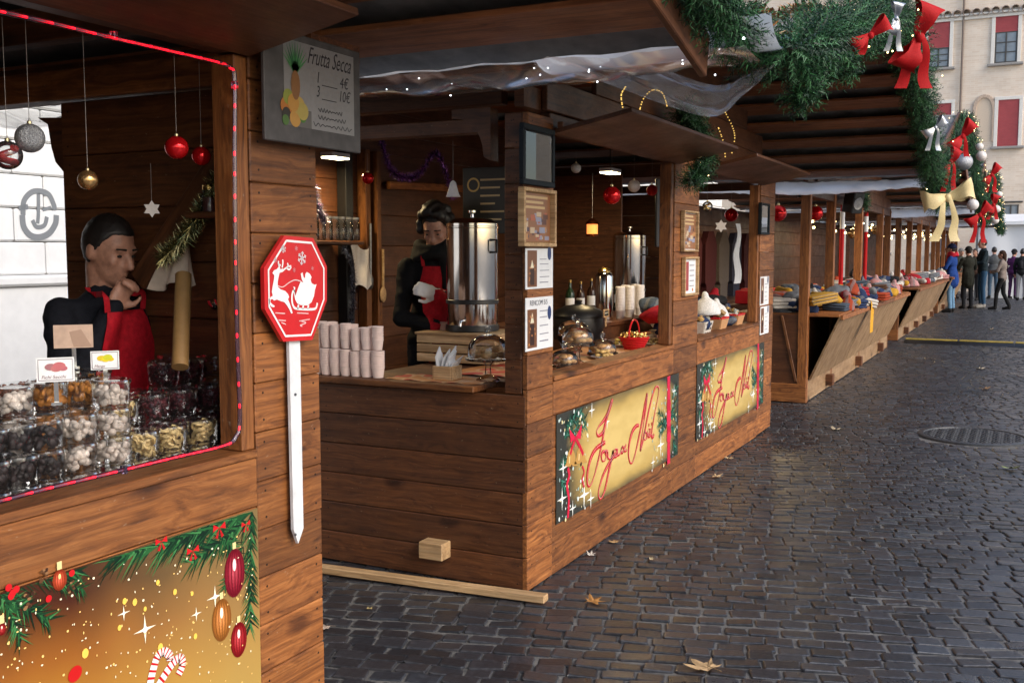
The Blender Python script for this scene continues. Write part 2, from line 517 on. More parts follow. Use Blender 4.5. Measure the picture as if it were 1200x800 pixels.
def stone_geo(mb, c, L, far, org=None):
    hw, hd = L / 2, crnd.uniform(0.0385, 0.0435)
    z = crnd.uniform(0.005, 0.012)
    tx, ty = crnd.uniform(-0.06, 0.06), crnd.uniform(-0.08, 0.05)
    rz = crnd.uniform(-0.06, 0.06)
    k = crnd.uniform(0.65, 1.4); tint = crnd.uniform(-0.08, 0.08)
    col = (k * (1 + tint), k, k * (1 - tint * 0.6))
    pts = []
    ch = crnd.uniform(0.003, 0.010)
    j = lambda: crnd.uniform(-0.006, 0.006)
    if far:
        base = [(-hw + j(), -hd + j()), (hw + j(), -hd + j()), (hw + j(), hd + j()), (-hw + j(), hd + j())]
    else:
        base = [(-hw + ch + j(), -hd), (hw - ch + j(), -hd + j()), (hw, -hd + ch), (hw + j(), hd - ch + j()), (hw - ch, hd), (-hw + ch + j(), hd + j()), (-hw, hd - ch), (-hw + j(), -hd + ch + j())]
    n = len(base)
    cr, sr = math.cos(rz), math.sin(rz)
    def P(x, y, dz):
        x, y = x * cr - y * sr, x * sr + y * cr
        return c + ax_u * x + ax_v * y + V((0, 0, z + dz + x * tx + y * ty))
    vs = []
    rings = [(1.0, 0, -0.03), (1.0, 0, -0.004), (0.0, 0.003, -0.001), (0.0, 0.009, 0.0)]
    if far: rings = [(1, 0, -0.03), (1, 0, -0.003), (0, 0.005, 0.0)]
    for (_, ins, dz) in rings:
        for (x, y) in base:
            fx = (hw - ins) / hw; fy = (hd - ins) / hd
            vs.append(P(x * fx, y * fy, dz))
    fs = []
    for i in range(len(rings) - 1):
        for q in range(n):
            fs.append([i * n + q, i * n + (q + 1) % n, (i + 1) * n + (q + 1) % n, (i + 1) * n + q])
    fs.append([(len(rings) - 1) * n + q for q in range(n)])
    mb.add(vs, fs, col)
vis = []
for i, (c, L) in enumerate(stones):
    q = inv_proj(c)
    if q and 378 < q[0] < 1195 and q[1] < 795:
        if c.x < -2.14 and (4.4 < c.y): continue
        vis.append((q[2], i))
vis.sort()
single = set(i for _, i in vis[:300])
bulk = MB()
for i, (c, L) in enumerate(stones):
    if i in single:
        m = MB(); stone_geo(m, c, L, False)
        mk('cobblestone', m, COBBLE, ground, center=True)
    else:
        stone_geo(bulk, c, L, c.y > 13)
mk('cobblestones', bulk, COBBLE, ground, kind='stuff')

# ---- manhole cover (thing)
IRON = pm('cast_iron', (0.06, 0.062, 0.068), 0.4, 0.2, 0.3, 60, 0.3)
mh = thing('manhole_cover', MAN_C, 'round cast iron manhole cover set into the dark cobbles', 'manhole cover')
m = MB(); m.lathe([(MAN_R, -0.02), (MAN_R, 0.016), (MAN_R - 0.006, 0.02), (MAN_R - 0.05, 0.02), (MAN_R - 0.055, 0.008), (MAN_R - 0.055, -0.02)], MAN_C, 48)
mk('frame_ring', m, IRON, mh, 40)
m = MB(); m.lathe([(MAN_R - 0.065, -0.02), (MAN_R - 0.065, 0.012), (0, 0.012)], MAN_C, 48)
lid = mk('lid', m, IRON, mh, 40)
m = MB()
for ix in range(-9, 10):
    for iy in range(-9, 10):
        p = V((ix * 0.046 + (0.023 if iy % 2 else 0), iy * 0.046, 0))
        if p.length < MAN_R - 0.09:
            m.box(MAN_C + p + V((0, 0, 0.015)), (0.03, 0.012, 0.008), Matrix.Rotation(R(45 if (ix + iy) % 2 else -45), 3, 'Z'), 0.002)
mk('tread_pattern', m, IRON, lid, kind='stuff')
# ---- cable cover across the street
YC = 20.0
cc = thing('cable_cover', (0.4, YC, 0), 'black rubber cable cover with yellow lid lying across the street', 'cable cover')
m = MB()
for k in range(6):
    x0 = -2.0 + k * 0.9
    prof = [(x0, YC - 0.22, 0.012), (x0, YC - 0.1, 0.062), (x0, YC + 0.1, 0.062), (x0, YC + 0.22, 0.012)]
    m.prism(prof, (0.893, 0, 0))
mk('rubber_ramp', m, BLACKP, cc)
m = MB()
for k in range(6):
    m.box((-2.0 + k * 0.9 + 0.445, YC, 0.07), (0.86, 0.17, 0.02), bev=0.004)
mk('yellow_lid', m, pm('yellow_plastic', (0.36, 0.26, 0.04), 0.6, var=0.35, nscale=15), cc)

# ---- white rusticated building behind the stalls
STONE = pm('white_limestone', (0.70, 0.695, 0.68), 0.75, var=0.05, nscale=5, bmp=0.06)
XL = -11.0
lb = thing('stone_building', (XL, 10, 0), 'white rusticated stone building with ashlar blocks seen through the dried fruit stall', 'building')
m = MB(); m.box((XL - 3.05, 15, 5), (6, 50, 10)); mk('wall', m, STONE, lb)
m = MB(); m.box((XL + 0.02, 15, 0.62), (0.16, 50, 1.24), bev=0.02); m.box((XL + 0.05, 15, 1.30), (0.24, 50, 0.13), bev=0.03)
pl = mk('plinth', m, STONE, lb)
bulk = MB()
CH, CW = 0.405, 0.86
for r in range(20):
    z = 1.365 + r * CH
    y = -10 + (CW / 2 if r % 2 else 0)
    while y < 40:
        L = CW
        c = V((XL - 0.0, y + L / 2, z + CH / 2))
        if 3.2 < c.y < 11.5 and z < 3.2:
            m = MB(); m.box(c, (0.12, L - 0.012, CH - 0.012), bev=0.022)
            mk('stone_block', m, STONE, lb, center=True)
        else:
            bulk.box(c, (0.12, L - 0.012, CH - 0.012), bev=0.022)
        y += L
mk('stone_blocks', bulk, STONE, lb, kind='stuff')
# spray mark on two of the blocks
m = MB(); GX = XL + 0.064
def gstroke(pts, hw, mb=m):
    P = spline([onx(x, y, GX) for x, y in pts], 6)
    mb.ribbon(P, hw, (1, 0, 0), (0.2, 0.21, 0.22))
gstroke([(27, 252), (28, 236), (36, 226), (46, 224), (57, 228), (63, 240), (64, 246)], 0.035)
gstroke([(26, 252), (28, 266), (36, 276), (47, 278), (58, 273), (65, 262), (66, 252)], 0.04)
gstroke([(22, 244), (33, 242)], 0.03)
gstroke([(45, 226), (45, 250), (44, 262)], 0.025)
gstroke([(38, 258), (43, 266), (52, 264), (55, 254)], 0.028)
gstroke([(50, 246), (60, 243)], 0.02)
mk('spray_mark', m, PRINT, lb)

# ---- apartment house closing the street
YF = 47.0
mf, t, b = newmat('ochre_brick_render')
co = coord(t, False)
br = node(t, 'ShaderNodeTexBrick'); t.links.new(mapping(t, co, (1, 1, 1)), br.inputs['Vector'])
rt = node(t, 'ShaderNodeVectorRotate', rotation_type='X_AXIS'); rt.inputs['Angle'].default_value = R(90)
t.links.new(co, rt.inputs['Vector']); t.links.new(rt.outputs[0], br.inputs['Vector'])
br.inputs['Color1'].default_value = (0.78, 0.67, 0.56, 1); br.inputs['Color2'].default_value = (0.72, 0.59, 0.47, 1); br.inputs['Mortar'].default_value = (0.78, 0.69, 0.59, 1)
br.inputs['Scale'].default_value = 1.0; br.inputs['Brick Width'].default_value = 0.3; br.inputs['Row Height'].default_value = 0.085; br.inputs['Mortar Size'].default_value = 0.008
n1 = noise_n(t, co, 0.9, 4, 0.6)
t.links.new(mixrgb(t, 0.8, br.outputs['Color'], ramp(t, n1, [(0.3, (0.82, 0.8, 0.78)), (0.7, (1.08, 1.06, 1.03))]), 'MULTIPLY'), b.inputs['Base Color'])
b.inputs['Roughness'].default_value = 0.85
FACADE = mf
fb = thing('apartment_house', (1, YF, 0), 'pale ochre brick house with red roller blinds closing the end of the street', 'building')
m = MB(); m.box((1.0, YF + 3, 7.5), (34, 6, 15)); mk('wall', m, FACADE, fb)
SURR = pm('pale_stone_surround', (0.72, 0.68, 0.62), 0.7, var=0.06)
BLIND = pm('faded_red_blind', (0.36, 0.06, 0.065), 0.6, var=0.1, nscale=3)
PANE = pm('window_pane', (0.22, 0.25, 0.28), 0.08, 0.0, 0.3, 1.2)
DARKF = pm('dark_window_frame', (0.06, 0.055, 0.05), 0.5)
def fw(px0, px1, py0, py1, blind, pane=True):
    a = ony(px0, py0, YF); c = ony(px1, py1, YF)
    return a.x, c.x, c.z, a.z, blind, pane
def window(x0, x1, z0, z1, blind, pane, surround=True):
    fwid = 0.14
    m = MB()
    if surround:
        m.box(((x0 + x1) / 2, YF - 0.03, z1 - fwid / 2), (x1 - x0, 0.1, fwid), bev=0.01)
        for x in (x0 + fwid / 2, x1 - fwid / 2): m.box((x, YF - 0.028, (z0 + z1) / 2 - fwid / 2 + 0.001), (fwid, 0.1, z1 - z0 - fwid - 0.002), bev=0.01)
    else:
        m.box(((x0 + x1) / 2, YF - 0.02, z1 - 0.03), (x1 - x0, 0.06, 0.06))
    fo = mk('window', m, SURR if surround else DARKF, fb, center=True)
    ix0, ix1, iz0, iz1 = x0 + fwid, x1 - fwid, z0 + 0.02, z1 - fwid
    m = MB(); m.box(((x0 + x1) / 2, YF - 0.07, z0 - 0.05), (x1 - x0 + 0.2, 0.24, 0.1), bev=0.015); mk('sill', m, pm('grey_sill', (0.3, 0.28, 0.26), 0.7) if 'grey_sill' not in MATS else MATS['grey_sill'], fo)
    m = MB(); m.box(((ix0 + ix1) / 2, YF + 0.001, (iz0 + iz1) / 2), (ix1 - ix0, 0.03, iz1 - iz0)); mk('pane', m, PANE, fo)
    zb = iz1 - (iz1 - iz0) * blind
    m = MB()
    xm = (ix0 + ix1) / 2
    for x in (ix0 + 0.03, xm, ix1 - 0.03): m.box((x, YF - 0.022, (iz0 + zb) / 2), (0.06, 0.03, max(0.02, zb - iz0)))
    for k in (0.0, 0.33, 0.66, 1.0):
        zz = iz0 + 0.03 + (zb - iz0 - 0.06) * k
        for xx0, xx1 in ((ix0 + 0.06, xm - 0.03), (xm + 0.03, ix1 - 0.06)): m.box(((xx0 + xx1) / 2, YF - 0.02, zz), (xx1 - xx0, 0.025, 0.04))
    if zb - iz0 > 0.3: mk('glazing_bars', m, DARKF, fo)
    if blind > 0:
        m = MB(); k = 0; z = iz1
        while z > zb + 0.04:
            m.box(((ix0 + ix1) / 2, YF - 0.03, z - 0.03), (ix1 - ix0, 0.02, 0.058), bev=0.006); z -= 0.06
        mk('roller_blind', m, BLIND, fo)
colsx = [(1163, 1196), (1086, 1117)]
w1 = fw(1163, 1196, 12, 73, 0.38); w2 = fw(1166, 1197, 114, 171, 1.0); w3 = fw(1171, 1196, 236, 296, 0)
dxw = ony(1180, 40, YF).x - ony(1101, 40, YF).x
for k in range(-2, 4):
    dx = -dxw * k if k >= 0 else -dxw * k
    window(w1[0] + dx, w1[1] + dx, w1[2], w1[3], [0.38, 0.45, 0.2, 0.6, 0.3, 1.0][k + 2] if k else 0.38, True)
    window(w2[0] + dx, w2[1] + dx, w2[2], w2[3], 1.0 if k in (0, 1) else 0.7, True)
    window(w3[0] + dx, w3[1] + dx, w3[2], w3[3], 0.0, True, False)
# blind arch niche between the windows
a = ony(1140, 167, YF); c = ony(1166, 112, YF)
xc = (a.x + c.x) / 2; hw = (c.x - a.x) / 2; zs = a.z + (c.z - a.z) * 0.62
m = MB()
arc = [(xc - hw, zs)] + [(xc - hw * math.cos(tt), zs + (c.z - zs) * (math.sin(tt) ** 0.8)) for tt in [R(20 * q) for q in range(1, 9)]] + [(xc + hw, zs)]
outer = [(xc - hw, a.z)] + arc + [(xc + hw, a.z)]
path = [V((x, YF - 0.02, z)) for x, z in outer]
for p, q in zip(path, path[1:]): m.bar(p, q, 0.1, 0.14, (0, 1, 0), 0.01)
ar = mk('arch_moulding', m, pm('warm_stone', (0.5, 0.38, 0.29), 0.8), fb)
m = MB(); m.prism([V((x * 0.86 + xc * 0.14, YF + 0.0, z if i not in (0, len(outer) - 1) else z)) for i, (x, z) in enumerate(outer)], (0, -0.012, 0)); mk('niche_infill', m, pm('peach_render', (0.62, 0.5, 0.38), 0.85, var=0.06), ar)
# rain pipe, tiled string course
px_ = ony(1128, 60, YF).x
m = MB(); m.tube([(px_, YF - 0.09, 0.3), (px_, YF - 0.09, 14.5)], 0.045, 8); mk('rain_pipe', m, pm('brown_pipe', (0.19, 0.14, 0.11), 0.5), fb, 40)
zc = ony(1150, 14, YF).z
m = MB(); m.box((1, YF - 0.08, zc - 0.1), (34, 0.2, 0.09), bev=0.02); m.box((1, YF - 0.05, zc - 0.22), (34, 0.12, 0.13), bev=0.01)
cr_ = mk('string_course', m, SURR, fb)
TILE = pm('clay_tile', (0.3, 0.22, 0.17), 0.8, var=0.3, nscale=6)
x = -7.0
while x < 8:
    m = MB(); m.lathe([(0.15, 0), (0.13, 0.34), (0.11, 0.34), (0.13, 0.0), (0.15, 0.0)], (x, YF - 0.24, zc - 0.04), 10, axis=(0, 0.95, 0.3))
    mk('tile', m, TILE, cr_, 50, center=True); x += 0.36

# ---- white marquee in front of it
mq = thing('marquee', (3.5, 40.5, 0), 'long white tarpaulin marquee behind the crowd at the street end', 'marquee')
TARP = pm('white_tarpaulin', (0.78, 0.79, 0.8), 0.55, var=0.03, nscale=2)
rows = []
xl = ony(1143, 290, 40.5).x
for iz in range(9):
    rows.append([V((xl + 12 * k / 60, 40.5 + 0.04 * math.sin(k * 1.1 + iz * 0.2), 2.62 * iz / 8)) for k in range(61)])
m = MB(); m.grid(rows); mk('side_wall', m, TARP, mq, 60)
m = MB(); m.prism([(xl - 0.15, 40.3, 2.6), (xl - 0.15, 40.3, 2.72), (xl - 0.15, 42, 3.02), (xl - 0.15, 43.7, 2.72), (xl - 0.15, 43.7, 2.6)], (12.3, 0, 0)); mk('roof', m, TARP, mq)
for k in range(5):
    m = MB(); m.box((xl + 0.05 + k * 3, 40.42, 1.3), (0.07, 0.07, 2.58)); mk('post', m, DSTEEL, mq)

# ================================================================== MARKET STALLS
XF, XB = -2.15, -4.5
def part(name, T, boxes, mat, bev=0.004, center=True):
    m = MB()
    for c, sz in boxes: m.box(c, sz, bev=bev)
    return mk(name, m, mat, T, center=center)
def rows_front(P, ya, yb, z0, z1, h=0.157, x=XF, th=0.03, mat=None, gap=0.002):
    n = max(1, round((z1 - z0) / h)); hh = (z1 - z0) / n
    for i in range(n):
        z = z0 + hh * (i + 0.5); dx = rnd.uniform(-0.0015, 0.0015)
        plank(P, (x - th / 2 + dx, ya, z), (x - th / 2 + dx, yb, z), hh - gap, th, mat or WOOD, nails=True)
def rows_side(P, xa, xb, z0, z1, y, h=0.165, th=0.03, mat=None, gap=0.003):
    """boards along X on a side wall, outer face at y (facing -Y)"""
    n = max(1, round((z1 - z0) / h)); hh = (z1 - z0) / n
    for i in range(n):
        z = z0 + hh * (i + 0.5); dy = rnd.uniform(-0.0015, 0.0015)
        plank(P, (xa, y + th / 2 + dy, z), (xb, y + th / 2 + dy, z), hh - gap, th, mat or WOOD, nails=True)
def roof(T, xb, xr, ye0, ze0, yr, zr, ye1, ze1, pw=0.40, cover=True, rails=True):
    m = MB(); m.box(((xb + xr) / 2 - 0.05, yr, zr - 0.1), (xr - xb - 0.1, 0.09, 0.14), bev=0.006)
    P = mk('roof', m, WOODD, T, center=True)
    for (ye, ze, sgn) in ((ye0, ze0, -1), (ye1, ze1, 1)):
        d = V((0, ye - yr, ze - zr)); L = d.length; d.normalize()
        nrm = V((1, 0, 0)).cross(d); nrm = nrm if nrm.z > 0 else -nrm
        n = int(L / pw)
        for i in range(n):
            p = V((0, yr, zr)) + d * (pw * (i + 0.5) + (L - n * pw) / 2)
            u = (d * math.cos(R(9)) + nrm * math.sin(R(9))).normalized()
            j = rnd.uniform(-0.01, 0.01)
            plank(P, V((xb, 0, 0)) + p, V((xr - 0.035 + j, 0, 0)) + p, pw * 0.76, 0.022, WOODR, u)
        # barge board on the street edge
        a = V((xr - 0.015, yr, zr + 0.0)); c = V((xr - 0.015, ye, ze + 0.0))
        plank(P, a, c, 0.15, 0.026, WOODD, nrm, 'barge_board')
        # purlins under the overhang
        if cover:
            mm = MB()
            k = 40; rows = []
            for q in range(13):
                rows.append([V((xb + (xr - 0.02 - xb) * s_ / k, 0, 0)) + V((0, yr, zr)) + d * (L * q / 12) + nrm * (0.045 + 0.006 * math.sin(s_ * 1.7 + q)) for s_ in range(k + 1)])
            mm.grid(rows); mk('roof_felt', mm, FELT, P, 60)
    return P
FELT = pm('grey_roof_felt', (0.2, 0.19, 0.18), 0.9, var=0.3, nscale=8)
def gable(T, y0, y1, z0, fz, h=0.157, x=XF):
    m = MB(); m.box((x - 0.06, (y0 + y1) / 2, z0 + 0.05), (0.05, y1 - y0 - 0.05, 0.1))
    P = mk('gable_wall', m, WOODD, T, center=True)
    z = z0
    while True:
        # extent where the roof underside is above this board
        ys = [y0 + (y1 - y0) * k / 200 for k in range(201)]
        ok = [y for y in ys if fz(y) - 0.06 > z + h]
        if not ok or ok[-1] - ok[0] < 0.4: break
        plank(P, (x - 0.015, ok[0], z + h / 2), (x - 0.015, ok[-1], z + h / 2), h - 0.003, 0.03, WOODD)
        z += h
    return P
def hatch(T, ya, yb, out=0.41, z0=2.235, rise=0.08):
    """lifted shutter of an opening, hinged over it and propped outwards"""
    a = V((XF + 0.012, ya, z0)); c = V((XF + out, ya, z0 + rise))
    d = (c - a).normalized(); up = V((0, 1, 0))
    m = MB(); mid = (a + c) / 2 + V((0, (yb - ya) / 2, 0)); nrm = d.cross(up)
    M = Matrix((up, d, up.cross(d))).transposed()
    m.box((0, 0, 0), (yb - ya, (c - a).length, 0.022), bev=0.003)
    o = bpy.data.objects.new('hatch', mesh_of('hatch', m, PLY)); C.objects.link(o)
    o.parent = T; o.location = mid - WL[T.name]; o.rotation_euler = M.to_euler(); WL[o.name] = mid
    m = MB()
    m.bar(a + V((0.03, 0, 0.03)), a + V((0.03, yb - ya, 0.03)), 0.03, 0.03, bev=0.003)
    mk('hinge_batten', m, WOODD, T, center=True)
    return o
def corbel(T, p, dirv, w=0.09, s=1.0):
    """curved bracket: p = top corner at the post, dirv = horizontal direction it reaches out to"""
    d = V(dirv); P = []
    P += [V((0, 0, 0)), d * 0.34 * s, d * 0.34 * s + V((0, 0, -0.07 * s))]
    for k in range(7):
        tt = R(90 * k / 6)
        P.append(d * (0.3 * s - 0.24 * s * math.sin(tt)) + V((0, 0, -0.07 * s - 0.3 * s * (1 - math.cos(tt)))))
    P += [V((0, 0, -0.4 * s))]
    side = d.cross(V((0, 0, 1))) * w
    m = MB(); m.prism([V(p) + q - side / 2 for q in P], side)
    return mk('corbel', m, WOODD, T)

# ------------------------------------------------------------------ stall 1: dried fruit
T1 = thing('market_stall', (-3.3, 0.7, 0), 'brown wooden stall selling dried fruit, red rope light round its opening', 'market stall', 'wooden gabled market stalls')
OB1 = 2.54                                            # right edge of its opening
P = part('front_wall', T1, [((XF - 0.06, 0.6, 0.5), (0.04, 4.2, 0.9))], WOODD)
rows_front(P, 2.54, 2.86, 0.02, 2.32, 0.153)
plank(P, (XF - 0.014, -1.5, 0.943), (XF - 0.014, OB1 - 0.004, 0.943), 0.15, 0.034, WOOD)
rows_front(P, -1.5, OB1 - 0.004, 0.02, 0.866)
plank(T1, (XF - 0.075, -1.5, 1.032), (XF - 0.075, OB1, 1.032), 0.16, 0.026, WOOD, (1, 0, 0), 'sill')
plank(T1, (XF - 0.05, OB1 - 0.03, 1.046), (XF - 0.05, OB1 - 0.03, 2.23), 0.055, 0.09, WOOD, (0, 1, 0), 'jamb')
plank(T1, (XF - 0.06, 2.81, 0.02), (XF - 0.06, 2.81, 2.6), 0.07, 0.08, WOODD, (0, 1, 0), 'post')
plank(T1, (XF - 0.05, -1.5, 2.285), (XF - 0.05, OB1 - 0.01, 2.285), 0.1, 0.06, WOODD, (0, 0, 1), 'lintel')
E1 = dict(ye0=-2.2, ze0=2.36, yr=0.55, zr=3.06, ye1=3.6, ze1=2.315)
fz1 = lambda y: E1['zr'] + (E1['ze0'] - E1['zr']) * (E1['yr'] - y) / (E1['yr'] - E1['ye0']) if y < E1['yr'] else E1['zr'] + (E1['ze1'] - E1['zr']) * (y - E1['yr']) / (E1['ye1'] - E1['yr'])
roof(T1, -4.9, -1.05, **E1)
gable(T1, -1.5, 2.86, 2.34, fz1)
hatch(T1, -0.3, 2.525)
# far side wall: closed near the street, open towards the back
YS = 2.85
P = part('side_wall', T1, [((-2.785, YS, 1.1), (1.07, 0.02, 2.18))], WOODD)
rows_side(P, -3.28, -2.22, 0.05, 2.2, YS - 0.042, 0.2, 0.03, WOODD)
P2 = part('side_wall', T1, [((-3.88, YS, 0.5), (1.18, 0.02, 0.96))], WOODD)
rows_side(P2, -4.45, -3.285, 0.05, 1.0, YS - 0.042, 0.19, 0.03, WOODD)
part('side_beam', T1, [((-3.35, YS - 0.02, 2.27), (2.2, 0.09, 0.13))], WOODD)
part('side_beam', T1, [((-3.35, YS - 0.25, 2.42), (2.2, 0.07, 0.12))], WOODD)
plank(T1, (-2.25, 2.62, 2.22), (-4.4, 2.62, 2.22), 0.1, 0.03, WOOD, (0, 0, 1), 'rail')
# scalloped bracket at the corner of the side opening
sc = [(44, 138), (56, 146), (60, 172), (65, 190), (74, 201), (84, 205), (86, 214), (91, 226), (99, 234), (110, 236), (117, 236), (119, 138)]
m = MB(); m.prism([ony(x, y, YS - 0.02) for x, y in sc], (0, 0.03, 0)); mk('scalloped_bracket', m, WOODD, T1)
# diagonal brace and shelf on the inside of the side wall
YI = YS - 0.06
plank(T1, ony(166, 330, YI - 0.03), ony(262, 186, YI - 0.03), 0.08, 0.05, WOODD, (0, 0, 1), 'brace')
a = ony(236, 253, YI - 0.07); c = ony(268, 252, YI - 0.07)
plank(T1, a, c + V((0.05, 0, 0)), 0.16, 0.02, WOODD, (0, 1, 0), 'shelf')
# counter behind the sill
part('counter', T1, [((-2.52, 0.6, 0.80), (0.5, 3.9, 0.03))], WOODD)
plank(T1, (XB, -1.5, 0.02), (XB, -1.5, 2.5), 0.09, 0.09, WOODD, (0, 1, 0), 'post')
plank(T1, (XB, 2.79, 0.02), (XB, 2.79, 2.5), 0.09, 0.09, WOODD, (0, 1, 0), 'post')
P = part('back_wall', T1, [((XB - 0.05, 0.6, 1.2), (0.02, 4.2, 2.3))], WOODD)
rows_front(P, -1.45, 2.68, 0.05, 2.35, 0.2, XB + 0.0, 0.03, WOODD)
part('floor', T1, [((-3.35, 0.6, 0.06), (2.2, 4.2, 0.08))], WOODD)
corbel(T1, (XF - 0.06, 2.862, 2.36), (0, 1, 0), 0.09, 0.8)
part('near_side_wall', T1, [((-3.3, -1.49, 1.2), (2.2, 0.03, 2.3))], WOODD)

# ------------------------------------------------------------------ stall 2: mulled wine
Y0, Y1 = 4.46, 9.69
T2 = thing('market_stall', (-3.3, 7.0, 0), 'brown wooden stall with hot drink urns and two gold Joyeux Noël banners', 'market stall', 'wooden gabled market stalls')
yA = onx(648, 440, XF).y; yB = onx(789, 400, XF).y; yC = onx(817, 400, XF).y; yD = onx(889, 380, XF).y
P = part('front_wall', T2, [((XF - 0.06, (Y0 + Y1) / 2, 0.5), (0.04, Y1 - Y0 - 0.1, 0.9))], WOODD)
rows_front(P, Y0, yA, 0.012, 2.30, 0.163)
rows_front(P, yB, yC, 0.012, 2.30, 0.163)
rows_front(P, yD, Y1, 0.02, 2.30, 0.163)
for (u, v_) in ((yA, yB), (yC, yD)):
    rows_front(P, u + 0.003, v_ - 0.003, 0.012, 0.83, 0.162)
    plank(P, (XF - 0.013, u + 0.003, 0.918), (XF - 0.013, v_ - 0.003, 0.918), 0.168, 0.034, WOOD)
    plank(T2, (XF - 0.055, u + 0.002, 1.018), (XF - 0.055, v_ - 0.002, 1.018), 0.13, 0.026, WOOD, (1, 0, 0), 'sill')
    plank(T2, (XF - 0.05, v_ - 0.03, 1.034), (XF - 0.05, v_ - 0.03, 2.23), 0.05, 0.08, WOOD, (0, 1, 0), 'jamb')
    plank(T2, (XF - 0.05, u, 2.285), (XF - 0.05, v_, 2.285), 0.09, 0.06, WOODD, (0, 0, 1), 'lintel')
    hatch(T2, u - 0.02, v_ + 0.02)
E2 = dict(ye0=4.08, ze0=2.40, yr=7.3, zr=3.22, ye1=10.55, ze1=2.32)
fz2 = lambda y: E2['zr'] + (E2['ze0'] - E2['zr']) * (E2['yr'] - y) / (E2['yr'] - E2['ye0']) if y < E2['yr'] else E2['zr'] + (E2['ze1'] - E2['zr']) * (y - E2['yr']) / (E2['ye1'] - E2['yr'])
RF2 = roof(T2, -4.9, -0.88, **E2)
gable(T2, Y0, Y1, 2.33, fz2)
# near side: low boarded wall with a counter on it
xs = -2.42
P = part('side_wall', T2, [((-3.3, Y0 + 0.045, 0.5), (2.2, 0.02, 0.9))], WOODD)
rows_side(P, XB, XF - 0.012, 0.012, 0.965, Y0, 0.157, 0.03, WOODD)
plank(T2, (XB, Y0 + 0.11, 0.985), (xs, Y0 + 0.11, 0.985), 0.32, 0.03, WOOD, (0, 1, 0), 'counter')
part('corner_post', T2, [((XF - 0.04, Y0 + 0.045, 1.65), (0.07, 0.08, 1.3))], WOODD)
rows_side(P, ony(591, 300, Y0).x, XF - 0.035, 0.97, 2.3, Y0 + 0.002, 0.163, 0.03, WOODD)
for y in (Y0 + 0.05, Y1 - 0.05):
    part('post', T2, [((XB, y, 1.2), (0.09, 0.09, 2.4))], WOODD)
    part('side_beam', T2, [((-3.4, y, 2.25), (2.1, 0.07, 0.07))], WOODD)
    part('side_beam', T2, [((-3.4, y + 0.1 * (1 if y < 6 else -1), 2.42), (2.1, 0.07, 0.12))], WOODD)
corbel(T2, (XF - 0.2, Y0 + 0.04, 2.33), (-1, 0, 0), 0.08, 0.62)
P = part('side_wall', T2, [((-3.3, Y1 - 0.02, 0.5), (2.2, 0.02, 0.9))], WOODD)
rows_side(P, XB, XF - 0.04, 0.03, 1.0, Y1 - 0.06, 0.16, 0.03, WOODD)
rows_side(P, XB, -3.1, 1.0, 2.2, Y1 - 0.06, 0.2, 0.03, WOODD)
# inner partition between the two bays, back wall, floor
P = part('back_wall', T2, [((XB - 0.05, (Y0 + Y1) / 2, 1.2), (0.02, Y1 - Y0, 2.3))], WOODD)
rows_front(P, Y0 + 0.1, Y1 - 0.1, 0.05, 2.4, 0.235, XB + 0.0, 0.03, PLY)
for (px, wd) in ((406, 0.09), (428, 0.06), (441, 0.05)):
    p = onx(px, 200, XB + 0.06)
    plank(T2, (XB + 0.045, p.y, 0.1), (XB + 0.045, p.y, 2.4), wd, 0.08, WOOD if px != 406 else BLACKP, (0, 1, 0), 'stud')
part('floor', T2, [((-3.35, (Y0 + Y1) / 2, 0.06), (2.2, Y1 - Y0 - 0.2, 0.08))], WOODD)
part('counter', T2, [((-2.52, (Y0 + Y1) / 2, 0.985), (0.6, Y1 - Y0 - 0.4, 0.03))], WOODD)
part('partition', T2, [((-3.9, 8.9, 1.2), (1.1, 0.03, 2.3))], WOODD)
a = onx(362, 284, XB + 0.25); c = onx(422, 286, XB + 0.25)
plank(T2, (XB + 0.15, a.y, a.z), (XB + 0.15, c.y, a.z), 0.28, 0.025, WOODD, (1, 0, 0), 'shelf')
a = onx(455, 217, XB + 0.06); c = onx(520, 214, XB + 0.06)
plank(T2, a, c + V((0, 1.5, 0)), 0.06, 0.04, WOOD, (0, 0, 1), 'rail')
bg_ = part('back_gable', T2, [((XB - 0.06, 7.07, 2.45), (0.02, 5.2, 0.1))], WOODD)
z = 2.4
while z < 3.1:
    ys = [y for y in [4.2 + 6.2 * k / 200 for k in range(201)] if fz2(y) - .03 > z]
    plank(bg_, (XB - .015, ys[0], z + .08), (XB - .015, ys[-1], z + .08), .158, .03, WOODD); z += .16
bg_ = part('back_gable', T1, [((XB - 0.06, 0.6, 2.4), (0.02, 4.2, 0.1))], WOODD)
z = 2.35
while z < 2.95:
    ys = [y for y in [-2.1 + 5.6 * k / 200 for k in range(201)] if fz1(y) - .03 > z]
    plank(bg_, (XB - .015, ys[0], z + .08), (XB - .015, ys[-1], z + .08), .158, .03, WOODD); z += .16
# wooden block screwed to the side wall, board along its foot
a = ony(510, 643, Y0 - 0.04)
bl = mk('stop_block', MB().box((a.x, Y0 - 0.045, a.z), (0.135, 0.09, 0.085), bev=0.004), RAW, T2, center=True)
a = onz(372, 664, 0.04); c = onz(640, 702, 0.03)
ft = thing('loose_batten', (a + c) / 2 * V((1, 1, 0)).x if False else ((a.x + c.x) / 2, (a.y + c.y) / 2, 0.012), 'pale wooden batten lying on the cobbles along the foot of the drink stall', 'batten')
plank(ft, (a.x - 0.3, a.y - 0.02 , 0.034), (c.x, c.y, 0.034), 0.06, 0.035, RAW, (0, 1, 0), 'board')

